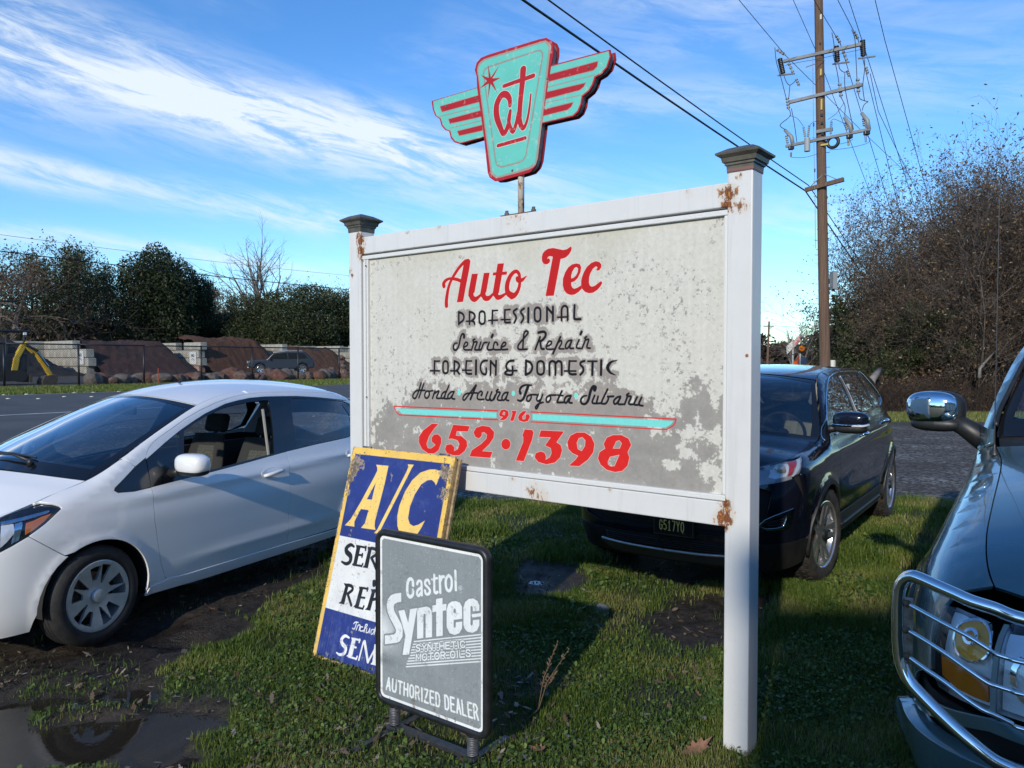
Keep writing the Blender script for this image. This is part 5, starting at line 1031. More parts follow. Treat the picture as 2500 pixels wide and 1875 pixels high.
gm_ = leaf_mat('grass_blades', [(.0, (.048, .088, .014)), (.4, (.110, .170, .026)), (.75, (.20, .22, .046)), (.95, (.32, .27, .13))], .5, .3)
blades('grass', [(150000, -2.6, 2.6, 2.5, 4.2, .034, .0034, 41), (200000, -3.6, 3.2, 4.2, 6.4, .040, .0042, 42), (170000, -6, 7, 6.4, 9.6, .042, .008, 43)], gm_, 1.0)
def cards(name, n, x0, x1, y0, y1, seed, dens, size, mt, shape, lift=.0, tilt=.5, label=''):
    x, y, r = scatter(n, x0, x1, y0, y1, seed, dens); m = len(x); z = height(x, y)+lift*r.random(m); S0 = np.array(shape); k = len(S0); a = r.random(m)*6.283; s = size*(.6+.8*r.random(m)); tx, ty = r.normal(size=m)*tilt, r.normal(size=m)*tilt
    px_ = S0[None, :, 0]*s[:, None]; py_ = S0[None, :, 1]*s[:, None]; X = x[:, None]+px_*np.cos(a)[:, None]-py_*np.sin(a)[:, None]; Y = y[:, None]+px_*np.sin(a)[:, None]+py_*np.cos(a)[:, None]
    Z = z[:, None]+(px_*tx[:, None]+py_*ty[:, None])+.004+np.maximum(0, s*.5*np.abs(tx)+0)[:, None]*.6; V_ = np.stack([X, Y, Z], -1).reshape(-1, 3); i = k*np.arange(m)
    F_ = np.concatenate([np.stack([i, i+j, i+j+1], 1) for j in range(1, k-1)]+[np.stack([i, i+k-1, i+1], 1)]); me = fast_mesh(name, V_, F_); add_attr(me, 'tint', np.repeat(r.random(m), k)); return tag(link(name, me, mt), label, kind='stuff')
wst = leaf_mat('broadleaf_weeds', [(0, (.034, .074, .016)), (.6, (.090, .155, .028)), (1, (.18, .24, .060))], .55, .25)
clv = [(0, 0)]+[(math.cos(t)*(.55+.45*abs(math.cos(1.5*t))), math.sin(t)*(.55+.45*abs(math.cos(1.5*t)))) for t in np.linspace(0, 6.283, 10)[:-1]]
cards('broadleaf_weeds', 50000, -2.6, 2.6, 2.6, 4.8, 51, lambda x, y: gdens(x, y)*smooth01((wnoise(x, y, 3.6, 55)+.5)/.8), .0080, wst, clv, .034, .45)
cards('broadleaf_weeds', 30000, -3.6, 3.6, 4.8, 7.5, 52, lambda x, y: gdens(x, y)*smooth01((wnoise(x, y, 3.6, 55)+.2)/.8), .014, wst, clv, .034, .45)
oak = [(0, 0)]+[(r_*math.cos(t), .55*r_*math.sin(t)) for t, r_ in zip(np.linspace(0, 6.283, 19)[:-1], [1.2, .75, .95, .55, .9, .5, .8, .5, .75, .95, .75, .5, .8, .5, .9, .55, .95, .75])]
oakm = leaf_mat('fallen_oak_leaves', [(0, (.075, .045, .025)), (.5, (.16, .115, .075)), (.85, (.27, .22, .16)), (1, (.40, .36, .30))], .8, .15)
ldens = lambda x, y: (.10+.30*((x < .3) & (y < 4.2))+.6*smooth01((wnoise(x, y, 3.0, 61)-.3)/.7))*np.where(height(x, y) > WATER_Z, 1, .15)*np.where(y < 5.2, 1, .7)
cards('fallen_leaves', 11000, -3.4, 3.0, 2.6, 7.5, 53, ldens, .021, oakm, oak, .022, .35)
cards('fallen_leaves', 2600, -6, 16, 12, 27, 54, lambda x, y: smooth01((y-21)/2), .05, oakm, oak, .03, .4)
lit_ = [(0, 0)]+[(math.cos(t), .35*math.sin(t)) for t in np.linspace(0, 6.283, 7)[:-1]]
cards('mud_litter', 26000, -4.5, 2.5, 2.6, 7.0, 56, lambda x, y: mud_at(x, y)*np.where(height(x, y) > WATER_Z+.006, 1, 0)*(.15+.85*smooth01((wnoise(x, y, 6, 63)-.1)/.8)), .011, leaf_mat('mud_litter', [(0, (.018, .014, .011)), (.7, (.055, .042, .030)), (1, (.16, .13, .09))], .85, .05), lit_, .010, .5)
# single large leaves, stones
bigleaf_m = mat('curled_brown_leaf', (.20, .10, .055), .75, var=.3, vscale=40)
for i_, (px_, py_, sz, lb) in enumerate([(1697, 1848, .075, 'largest curled brown leaf in the grass at the bottom, left of the right post'), (1704, 1702, .028, 'small orange brown leaf standing in the grass left of the post'), (520, 1492, .05, 'pale oak leaf lying on the dark mud behind the front wheel'), (1650, 1352, .02, None), (1314, 1842, .05, 'pale curled oak leaf in the grass right of the spring sign')]):
    if not lb: continue
    P = on_ground(px_, py_); P[2] = float(height(np.array([P[0]]), np.array([P[1]]))[0])+.022; n = 14; vs = []
    for a in range(3):
        for k in range(18): t_ = 2*math.pi*k/18; rr = [1.2, .75, .95, .55, .9, .5, .8, .5, .75, .95, .75, .5, .8, .5, .9, .55, .95, .75][k]*(a+1)/3; x_, y_ = rr*math.cos(t_), .6*rr*math.sin(t_); vs.append((x_*sz, y_*sz, (.9*y_*y_+.35*x_*x_)*sz))
    vs.append((0, 0, 0)); fs = [(54, k, (k+1) % 18) for k in range(18)]+[(a*18+k, (a+1)*18+k, (a+1)*18+(k+1) % 18, a*18+(k+1) % 18) for a in range(2) for k in range(18)]
    o = MB().add(vs, fs).obj('dead_leaf', bigleaf_m, smooth=True, fix=False); o.location = P; o.rotation_euler = (.35, -.2, i_*1.3+.4); tag(o, lb, 'leaf', 'single large leaves in the grass')
def rock_mesh(name, seed, sub=2, sq=(1, .8, .7), rough=.22):
    bm = bmesh.new(); bmesh.ops.create_icosphere(bm, subdivisions=sub, radius=1); r = np.random.default_rng(seed); dirs = r.normal(size=(9, 3)); dirs /= np.linalg.norm(dirs, axis=1)[:, None]; off = .72+.22*r.random(9)
    for v in bm.verts:
        c = np.array(v.co); c /= np.linalg.norm(c); s = 1.0
        for d_, o_ in zip(dirs, off):
            q = c@d_
            if q > 1e-3: s = min(s, o_/q)
        s *= 1+rough*.3*math.sin(7*c[0]+seed)*math.sin(6*c[1]+2*seed)*math.cos(5*c[2]); v.co = Vector(c*s*np.array(sq))
    me = bpy.data.meshes.new(name); bm.to_mesh(me); bm.free(); return me
stone = mat('grey_stone', (.20, .20, .20), .8, var=.4, vscale=30, bump=.5, bscale=50)
for px_, py_, sz, lb in ((1469, 1494, .055, 'pale rounded stone half sunk in the grass behind the spring sign'), (1716, 1757, .022, 'small grey stone in the grass left of the right post')):
    me = rock_mesh('stone', 5, 3, (1, .8, .65)); me.polygons.foreach_set('use_smooth', [True]*len(me.polygons)); P = on_ground(px_, py_); o = link('stone', me, stone); o.scale = (sz,)*3; o.location = (P[0], P[1], sz*.35); tag(o, lb, 'stone')
# dry weed stalk in the middle of the grass
P = on_ground(1312, 1740); r_ = random.Random(4); mb = MB()
for lean_, hh in ((.10, .33), (.16, .30), (-.02, .22)):
    tip = P+np.array([lean_, .05, hh]); mb.tube([P, P+np.array([lean_*.3, .01, hh*.5]), tip], [.0022, .0018, .001], 5)
    for k in range(34):
        t_ = .35+.65*r_.random(); c_ = P+np.array([lean_*t_**1.3, .05*t_, hh*t_]); a = r_.random()*6.28; L_ = .018*(1.2-t_)+.006; mb.tube([c_, c_+np.array([math.cos(a)*L_, math.sin(a)*L_, L_*.8])], [.0016, .0026], 4)
tag(mb.obj('dry_weed', mat('dry_stalk', (.16, .11, .065), .85)), 'dry brown weed stalk standing in the grass right of the spring sign', 'weed')
# ================================================================ white hatchback
WY = -math.pi/2-math.radians(27.)
wb = Body('w', (-3.2535, 4.9811, 0), WY,
    plan=[(.80, 0), (.795, .2), (.76, .42), (.67, .61), (.50, .745), (.25, .815), (-.1, .840), (-.6, .8475), (-1.3, .8475), (-2.1, .845), (-2.6, .815), (-2.92, .73), (-3.08, .58), (-3.15, .35), (-3.17, 0)],
    base=[(.10, .11), (.17, .080), (.24, .050), (.32, .030), (.45, .014), (.60, .004), (.72, .0), (.82, .014), (.90, .034), (1.0, .068), (1.1, .108), (1.2, .152), (1.3, .198), (1.42, .262), (1.55, .34)],
    T=[(.80, .68), (.72, .735), (.6, .80), (.45, .855), (.30, .900), (.15, .945), (-.05, .998), (-.26, 1.092), (-.44, 1.178), (-.70, 1.290), (-1.0, 1.402), (-1.25, 1.462), (-1.5, 1.488), (-1.85, 1.494), (-2.3, 1.475), (-2.65, 1.43), (-2.85, 1.36), (-2.98, 1.20), (-3.08, 1.02), (-3.14, .95), (-3.17, .93)],
    roll=[(.80, .05), (.5, .075), (.2, .085), (0, .07), (-.25, .035), (-.6, .030), (-1.0, .035), (-1.5, .04), (-2.6, .04), (-3.17, .04)],
    bow=[(.80, 0.0), (.7, .02), (.4, .10), (.1, .20), (-.06, .24), (-.4, .22), (-.8, .15), (-1.0, .11), (-1.5, .02), (-2.3, -.02), (-2.7, -.07), (-2.9, -.12), (-3.1, -.05), (-3.17, 0)],
    crown=[(.80, .0), (.7, .02), (.4, .05), (0, .06), (-.5, .05), (-1.0, .07), (-2.0, .075), (-2.8, .05), (-3.17, .0)],
    fprof=[(.15, .10), (.25, .05), (.4, .0), (.55, .005), (.65, .03), (.75, .10), (.9, .2)], rprof=[(.15, .08), (.4, 0), (.6, .01), (.8, .06), (1.0, .09), (1.2, .02), (1.4, .0)],
    arches=((-.03, .30, .345, .012, .035), (-2.64, .30, .35, .014, .04)),
    extra=lambda x, z: .012*np.exp(-((z-(.845+.03*(-x)))/.035)**2)*np.clip((-x+.1)*2, 0, 1)+.010*np.exp(-((z-(.36-.02*x))/.04)**2)*np.clip((-x-.5)*2, 0, 1)*np.clip((x+2.3)*3, 0, 1))
wb.prep()
white = car_paint('white_car_paint', (.82, .82, .81), .30, dirt=.10, dirt_col=(.28, .25, .21), dz=.32)
wc = empty('white_car', tuple(wb.O), WY, 'white hatchback parked on the mud with its driver window open', 'car'); wcp = wc
C5, C6, C7 = crop(0, 1080, 5.027), crop(330, 930, 4.096), crop(60, 1290, 5.53)
s5 = lambda *p: wb.tr('side', p, C5); s6 = lambda *p: wb.tr('side', p, C6); s7 = lambda *p: wb.tr('side', p, C7)
def wp(poly, name, m=white, **k): return patch(wb, 'side', poly, name, m, wc, mirror=k.pop('mirror', True), **k)
seamF = s5((1790, 190), (1840, 430), (1860, 550), (1885, 750), (1900, 950), (1935, 1200), (1975, 1480), (2020, 1640)); corner = s7((1880, 640), (1915, 675))
arch = arcp(wb, -.03, .30, .342, 192, 30, 26)         # rear foot of the front arch, over the top, forward
bseam = s6((1430, 112), (1480, 400), (1513, 705), (1545, 900), (1545, 1200), (1530, 1420), (1515, 1620))
dline = s6((110, 780), (112, 735), (135, 675), (185, 610), (250, 560), (500, 380), (640, 297), (800, 222), (950, 168), (1100, 135), (1260, 118), (1430, 112))
dlineR = s6((1430, 112), (1620, 110), (1800, 116), (2000, 128))+X_(wb, (-2.72, 1.375), (-2.80, 1.30))
lampP = s5((0, 880), (250, 800), (500, 735), (640, 752), (730, 780), (757, 805), (700, 870), (560, 1000), (350, 1155), (150, 1275), (0, 1352))
frontx = float(wb.ax(.745))
tri = s5((1790, 190), (1660, 300), (1540, 430), (1412, 562), (1405, 592), (1450, 616), (1650, 600), (1858, 550))
fender = Tp(wb, .30, -.255, 16)+s5((1500, 200), (1580, 235), (1660, 300), (1540, 430), (1412, 562), (1405, 592), (1450, 616), (1650, 600), (1858, 550), (1885, 750), (1900, 950), (1935, 1200), (1975, 1480), (2020, 1640))+corner+X_(wb, (-.50, .272), (-.385, .262))+arch[:-1]
ab_ = [p for p in arch]; meet = s5((795, 1392))[0]
fender = [p for p in fender if not (wb.xa(p[0]) > .12 and p[1] < meet[1]-.002)]+[meet]+s5((560, 1268), (350, 1155), (560, 1000), (700, 870), (757, 805), (730, 780), (640, 752), (500, 735))
wp(fender, 'fender')
wp(X_(wb, (-.36, .205), (-.385, .262), (-.50, .272))+corner[1:]+s7((2212, 600))+s6((1515, 1620), (2010, 1478))+X_(wb, (-2.28, .30), (-2.30, .215), (-1.7, .205), (-.9, .195)), 'rocker_panel', off=.007)
wp(X_(wb)+s6((160, 1062), (500, 975), (780, 905), (1150, 808), (1513, 705))+bseam[3:]+s7((2212, 600), (1990, 660))+corner[::-1]+seamF[::-1][:-2], 'front_door')
rdoor = s6((1513, 705), (1800, 635), (2140, 560))+X_(wb, (-2.60, 1.065), (-2.68, 1.07), (-2.66, .90), (-2.56, .76))+arcp(wb, -2.64, .30, .42, 84, 28, 8)[1:]+X_(wb, (-2.26, .36), (-2.27, .31))+s6((2010, 1470), (1515, 1620))+bseam[::-1][1:-2]
wp(rdoor, 'rear_door')
wp(X_(wb, (-2.68, 1.07), (-2.60, 1.065))[:1]+X_(wb, (-2.80, 1.30), (-2.70, 1.385))+Tp(wb, -2.66, -2.99, 8)+X_(wb, (-3.02, 1.0), (-3.06, .80), (-2.98, .60))+X_(wb, (-2.99, .50))+arcp(wb, -2.64, .30, .35, 150, 6, 16)+X_(wb, (-2.28, .31), (-2.26, .37))+arcp(wb, -2.64, .30, .42, 28, 84, 8)+X_(wb, (-2.56, .76), (-2.66, .90)), 'quarter_panel')
# side of the roof and windscreen pillar, between the door line and the upper edge
wp(s5((1500, 200), (1580, 235), (1660, 300), (1790, 190))[::1]+dline+dlineR[1:]+X_(wb, (-2.72, 1.395))+Tp(wb, -2.66, -.262, 40), 'roof_side', h=.025)
finner = s6((1435, 152), (1300, 155), (1150, 168), (1020, 195), (900, 228), (700, 325), (580, 402), (450, 492), (300, 615), (118, 776))
wp(dline+finner, 'door_frame', h=.02, gap=.0015)
ftrim = s6((118, 776), (300, 615), (450, 492), (580, 402), (700, 325), (900, 228), (1020, 195), (1150, 168), (1300, 155), (1435, 152), (1480, 400), (1513, 705), (1150, 808), (780, 905), (500, 975), (160, 1062))
fopen = s6((492, 500), (620, 405), (730, 342), (900, 264), (1020, 232), (1150, 208), (1250, 197), (1330, 192), (1352, 260), (1380, 480), (1392, 722), (1150, 785), (780, 885), (600, 830), (490, 720))
fvent = s6((205, 705), (320, 605), (436, 520), (440, 725), (380, 800), (300, 840), (235, 872))
wp(ftrim, 'window_trim', M['gloss_black'], holes=(fopen, fvent), off=-.002, h=.03, gap=.0015)
wp(fvent, 'quarter_light', M['sideglass'], off=-.006, rim=0, gap=-.003, h=.06)
wp(tri, 'black_triangle', M['gloss_black'], off=-.001, h=.03)
rfr = s6((1430, 112), (1620, 110), (1800, 116), (2000, 128))+X_(wb, (-2.72, 1.375), (-2.76, 1.33), (-2.66, 1.36))+s6((2140, 196), (2000, 180), (1800, 160), (1620, 150), (1435, 152))
wp(rfr, 'door_frame', h=.02, gap=.0015)
rtrim = s6((1435, 152), (1620, 150), (1800, 160), (2000, 180), (2140, 196))+X_(wb, (-2.66, 1.36), (-2.76, 1.30), (-2.68, 1.09))+s6((2140, 560), (1800, 635), (1513, 705), (1480, 400))
rglass = s6((1545, 172), (1800, 180), (2000, 196), (2120, 212))+X_(wb, (-2.60, 1.34), (-2.66, 1.24), (-2.62, 1.10))+s6((2140, 545), (1800, 622), (1608, 665), (1585, 450))
wp(rtrim, 'window_trim', M['gloss_black'], holes=(rglass,), off=-.002, h=.03, gap=.0015)
wp(rglass, 'rear_window', M['sideglass'], off=-.006, rim=0, gap=-.003, h=.08)
# the far side's front window is shut
_, far = patch(wb, 'side', fopen, 'front_window', M['sideglass'], wc, off=-.006, rim=0, gap=-.003, h=.08, mirror=True); bpy.data.objects.remove(_)
# bumper, lamp, hood, glass, roof
bump = s5((350, 1155), (560, 1268), (800, 1400))+[p for p in arch if wb.xa(p[0]) > .12 and p[1] < meet[1]]+arcp(wb, -.03, .30, .342, 150, 178, 5)[::1]
bump = s5((350, 1155), (560, 1268))+[meet]+[p for p in arcp(wb, -.03, .30, .345, 0, 150, 30) if p[1] < meet[1]-.003 and wb.xa(p[0]) > .15][::-1]+X_(wb, (.335, .24), (.345, .175), (.5, .165), (.66, .17))+[(wb.amin+.002, .17), (wb.amin+.002, .665), (frontx, .66)]+s5((0, 1352), (150, 1275))
wp(bump, 'front_bumper', h=.03)
wp([(wb.amin+.002, .28), (wb.amin+.42, .26), (wb.amin+.50, .34), (wb.amin+.36, .50), (wb.amin+.002, .52)], 'grille', M['black_plastic'], off=.004)
lampF = [(frontx, .735), (frontx, .665)]+[lampP[-1]]+lampP[-2::-1]
wp(lampF, 'headlight', M['gloss_black'], off=-.018, rim=.0, gap=.001, h=.025)
wp(lampF, 'headlight_lens', M['lens'], off=-.001, rim=0, gap=.004, h=.03)
wp(s5((318, 1135), (325, 985), (420, 955), (520, 905), (640, 865), (560, 960), (430, 1065)), 'turn_lamp', M['amber'], off=-.010, rim=.004, gap=0, h=.02)
wp(s5((0, 962), (300, 900), (600, 822), (610, 835), (580, 858), (300, 945), (0, 1000)), 'chrome_strip', M['chrome'], off=-.008, rim=.006, gap=0, h=.02)
wp(s5((0, 1005), (160, 985), (180, 1110), (80, 1230), (0, 1300)), 'reflector', M['lamp_in'], off=-.014, rim=.006, gap=0, h=.015)
wp(s5((180, 990), (272, 960), (280, 1010), (235, 1200), (140, 1250), (175, 1120)), 'reflector', M['chrome'], off=-.012, rim=.006, gap=0, h=.02)
def wt_(poly, name, m, **k): return patch(wb, 'top', poly, name, m, wc, scale=(1, .75), **k)
an = lambda x: float(wb.ax(x))
wt_([(wb.amin+.03, -.96), (an(.55), -.99), (an(.30), -.992), (an(-.035), -.994), (an(-.045), -.6), (an(-.05), 0), (an(-.045), .6), (an(-.035), .994), (an(.30), .992), (an(.55), .99), (wb.amin+.03, .96)], 'hood', white, h=.05)
wt_([(an(-.035), -.99), (an(-.05), 0), (an(-.035), .99), (an(-.20), .99), (an(-.21), 0), (an(-.20), -.99)], 'cowl', M['black_plastic'], off=-.012, h=.04, rim=0)
WSO = [(an(-.045), .985), (an(-.26), .985), (an(-.44), .985), (an(-.70), .985), (an(-1.0), .985), (an(-1.0), 0), (an(-1.0), -.985), (an(-.70), -.985), (an(-.44), -.985), (an(-.26), -.985), (an(-.045), -.985), (an(-.07), 0)]
WSI = [(an(-.16), .90), (an(-.44), .915), (an(-.70), .925), (an(-.93), .93), (an(-.955), .5), (an(-.96), 0), (an(-.955), -.5), (an(-.93), -.93), (an(-.70), -.925), (an(-.44), -.915), (an(-.16), -.90), (an(-.185), -.4), (an(-.19), 0), (an(-.185), .4)]
wt_(WSO, 'windscreen_surround', M['gloss_black'], off=-.004, holes=(WSI,), rim=0, h=.05)
wt_(WSI, 'windscreen', M['ws'], off=-.005, rim=0, gap=-.004, h=.06)
wt_([(an(-1.003), -.994), (an(-1.003), 0), (an(-1.003), .994), (an(-1.7), .994), (an(-2.6), .994), (an(-2.72), .99), (an(-2.72), 0), (an(-2.72), -.99), (an(-2.6), -.994), (an(-1.7), -.994)], 'roof', white, h=.06)
wt_([(an(-2.725), .985), (an(-2.99), .985), (an(-2.99), -.985), (an(-2.725), -.985)], 'rear_glass', M['dark'], rim=0, h=.08)
patch(wb, 'side', [(an(-2.99), 1.19), (wb.amax-.002, 1.0), (wb.amax-.002, .62), (an(-3.06), .62)][::-1], 'tailgate', white, wc, mirror=True, h=.05)
patch(wb, 'side', [(an(-2.99), .50), (an(-3.0), .61), (wb.amax-.002, .61), (wb.amax-.002, .25), (an(-2.99), .24)], 'rear_bumper', white, wc, mirror=True, h=.05)
# dark inner shell behind the seams, with wheel openings
patch(wb, 'side', [(wb.amin+.01, .18), (wb.amin+.01, .64), (an(.7), .70), (an(.45), .80), (an(.2), .88), (an(-.2), .95), (an(-.5), .90), (an(-1.6), .99), (an(-2.6), 1.03), (an(-2.95), 1.0), (wb.amax-.01, .88), (wb.amax-.01, .26), (an(-2.88), .24)]+arcp(wb, -2.64, .30, .352, 0, 180, 14)+[(an(-2.28), .20), (an(-.42), .20)]+[(a_, z_) for a_, z_ in arcp(wb, -.03, .30, .346, 180, 0, 14)]+[(an(.36), .18)], 'inner_shell', M['well'], wc, off=-.022, rim=0, gap=0, h=.06, mirror=True)
wells(wb, wc, (-.03, -2.64), .350, .825, .50)
MB().box((-1.2, 0, .19), (3.6, 1.30, .03)).box((-.75+.75, 0, .45), (.95, 1.0, .5)).obj('underbody', M['well'], wc)
MB().box((-1.35, 0, .30), (2.2, 1.42, .03)).obj('cabin_floor', M['dash'], wc)
for x in (-.03, -2.64):
    for sgn in (1, -1): wheel(wc, x, sgn*.826, .302, .185, .214, 'cap', sgn, steer=(4 if x > -1 else 0))
# interior
def seat(x, y, parent, m1, m2, w=.50, hr=True, lean=.28, sc=1.0):
    o = bpy.data.objects.new('seat', None); COL.objects.link(o); o.parent = parent; o.location = (x, y, .40)
    MB().box((-.02, 0, .06), (.52, w, .16)).obj('cushion', m1, o, bevel=.05, seg=3)
    ax_ = ((math.cos(lean), 0, math.sin(lean)), (0, 1, 0), (-math.sin(lean), 0, math.cos(lean)))
    mb = MB(); n = 12; rows = []
    for i in range(n+1):
        t = i/n; zz = .10+.58*t; hw = w/2*(1.0-.28*t**2.2); xx = -.28-lean*zz; rows.append([(xx+.055*math.cos(q)*(1-.3*t)-(.02 if abs(math.sin(q)) < .5 and math.cos(q) > 0 else 0), hw*math.sin(q), zz) for q in np.linspace(0, 2*math.pi, 25)])
    mb.grid(rows); mb.add(rows[-1], [tuple(range(24))]); mb.obj('backrest', m1, o, smooth=True)
    MB().grid([[(-.28-lean*zz+.052*(1-.3*t)+.004-.03*(abs(q)/.6)**3, q*w/2*(1-.3*t**2), zz) for q in np.linspace(-.6, .6, 9)] for t, zz in [(k/8, .14+.44*k/8) for k in range(9)]]).obj('seat_insert', m2, o, smooth=True)
    if hr: 
        MB().box((-.33-lean*.80, 0, .77), (.085, .25, .17), ax=ax_).obj('headrest', m1, o, bevel=.04, seg=4)
        [MB().tube([(-.32-lean*.66, q_, .64), (-.32-lean*.74, q_, .72)], .006, 6).obj('headrest_post', M['satin'], o) for q_ in (-.06, .06)]
    return o
for y in (.36, -.36): seat(-1.36 if y > 0 else -1.46, y, wc, M['fabric'], M['fabric2'])
MB().box((-2.38, 0, .50), (.4, 1.2, .16)).box((-2.66, 0, .74), (.14, 1.2, .45), ax=((.96, 0, .28), (0, 1, 0), (-.28, 0, .96))).obj('rear_seat', M['fabric'], wc, bevel=.05)
dsh = MB().grid([[(x_, y_, z_-.05*(abs(y_)/.7)**3) for y_ in np.linspace(-.68, .68, 13)] for x_, z_ in ((-.14, .93), (-.30, .955), (-.50, .965), (-.64, .945), (-.70, .88), (-.70, .60))]); dsh.obj('dashboard', M['dash'], wc, smooth=True)
MB().tube([(-.80+.06*math.sin(a)*1.0, .36+.18*math.cos(a), .86+.17*math.sin(a)) for a in np.linspace(0, 2*math.pi, 29)], .014, 8, cap=False).tube([(-.70, .36, .84), (-.80, .36, .86)], .04, 10).box((-.80, .36, .86), (.02, .33, .04)).obj('steering_wheel', M['dash'], wc, smooth=True)
rv = wb.top(an(-.90), 0.0); MB().box((rv[0]-.06, .0, rv[2]-.075), (.03, .22, .06)).tube([(rv[0]-.02, 0, rv[2]-.01), (rv[0]-.06, 0, rv[2]-.06)], .012, 8).obj('rear_view_mirror', M['black_plastic'], wc, bevel=.01)
MB().box((-1.9, -.60, .72), (1.5, .06, .5)).box((-1.9, .66, .62), (1.9, .06, .5)).box((-.9, -.66, .62), (.9, .06, .5)).obj('door_card', M['dash'], wc)
MB().tube([(-1.62, .585, 1.34), (-1.60, .66, 1.0), (-1.58, .70, .6)], .012, 6).obj('seat_belt', mat('grey_webbing', (.30, .29, .26), .8), wc)
# wipers on the glass
for w0, x0_, w1, x1_ in ((.42, -.14, -.10, -.17), (-.22, -.13, -.72, -.17)):
    P0 = wb.top(an(x0_), w0)+np.array([.0, 0, .02]); P1 = wb.top(an(x1_), w1)+np.array([0, 0, .022]); Pm = (P0+P1)/2+np.array([0, 0, .022])
    MB().tube([P0, Pm, P1], [.012, .009, .005], 8).tube([P0-np.array([0, 0, .03]), P0+np.array([0, 0, .012])], .02, 10).obj('wiper', M['black_plastic'], wc, smooth=True)
    Q0 = wb.top(an(x0_-.05), w0-.02)+np.array([0, 0, .010]); Q1 = wb.top(an(x1_-.04), w1-.18)+np.array([0, 0, .012]); MB().tube([Q0, (Q0+Q1)/2+np.array([0, 0, .008]), Q1], .006, 6).obj('wiper_blade', M['black_plastic'], wc)
# door mirror: pixel centre on the plane 0.97 m left of the centre line
def egg(c, rx, ry, rz, p=2.6, n=24, m_=16, zcut=None):
    mb = MB(); rows = []
    for i in range(m_+1):
        ph = -math.pi/2+math.pi*i/m_; rows.append([])
        for k in range(n+1):
            th = 2*math.pi*k/n; f = lambda v: math.copysign(abs(v)**(2/p), v)
            rows[-1].append((c[0]+rx*f(math.cos(ph))*f(math.cos(th)), c[1]+ry*f(math.cos(ph))*f(math.sin(th)), c[2]+rz*f(math.sin(ph))))
    mb.grid(rows); return mb
mc = on_plane(*C6(572, 842), wb.O+wb.Y*.965, wb.Y)-wb.O; mc = (mc@wb.X, .965, mc[2])
mm = bpy.data.objects.new('door_mirror', None); COL.objects.link(mm); mm.parent = wc; mm.location = mc
egg((0, 0, .008), .075, .128, .070, 2.9).obj('mirror_shell', white, mm, smooth=True)
egg((-.006, -.004, -.034), .072, .120, .040, 2.8).obj('mirror_base', M['black_plastic'], mm, smooth=True)
MB().box((-.070, 0, .0), (.008, .17, .09)).obj('mirror_glass', M['chrome'], mm, bevel=.004)
MB().tube([(0, -.09, -.045), (.02, -.19, -.065)], [.028, .034], 10).obj('mirror_arm', M['black_plastic'], mm, smooth=True)
mm2 = clone(mm, loc=(mc[0], -mc[1], mc[2]), rot=(0, 0, 0), scale=(1, -1, 1)); mm2.parent = wc
# door handle
for C_, (hx, hy) in ((C6, (1375, 920)),):
    a_, z_ = wb.tr('side', [(hx, hy)], C_)[0]; hp = wb.side(a_, z_); x_ = hp[0]
    for yy in (1, -1):
        for xx in (x_, x_-1.02):
            el_ = [(float(wb.ax(xx+.115*math.cos(t))), z_+(0 if xx == x_ else .04)+.050*math.sin(t)) for t in np.linspace(0, 2*math.pi, 21)[:-1]]
            if yy == 1:
                zz = z_+(0 if xx == x_ else .04)
                patch(wb, 'side', [(float(wb.ax(xx+.116*math.cos(t))), zz+.052*math.sin(t)) for t in np.linspace(0, 2*math.pi, 25)[:-1]], 'handle_recess', white, wc, off=.0012, rim=.002, gap=0, h=.02, mirror=True,
                      holes=([(float(wb.ax(xx+.100*math.cos(t))), zz+.040*math.sin(t)) for t in np.linspace(0, 2*math.pi, 25)[:-1]],))
            yl = float(wb.side(float(wb.ax(xx)), z_)[1]); pts = [(xx+.095, yy*(yl+.004), zz-.012), (xx+.06, yy*(yl+.026), zz-.005), (xx-.06, yy*(yl+.030), zz+.010), (xx-.10, yy*(yl+.018), zz+.016)]
            MB().tube(pts, [.011, .015, .016, .012], 10).obj('door_handle', white, wc, smooth=True)
MB().tube([tuple(wb.top(an(-1.35), .0)), tuple(wb.top(an(-1.35), .0)+np.array([-.02, 0, .03]))], .01, 6).obj('antenna_base', M['black_plastic'], wc)
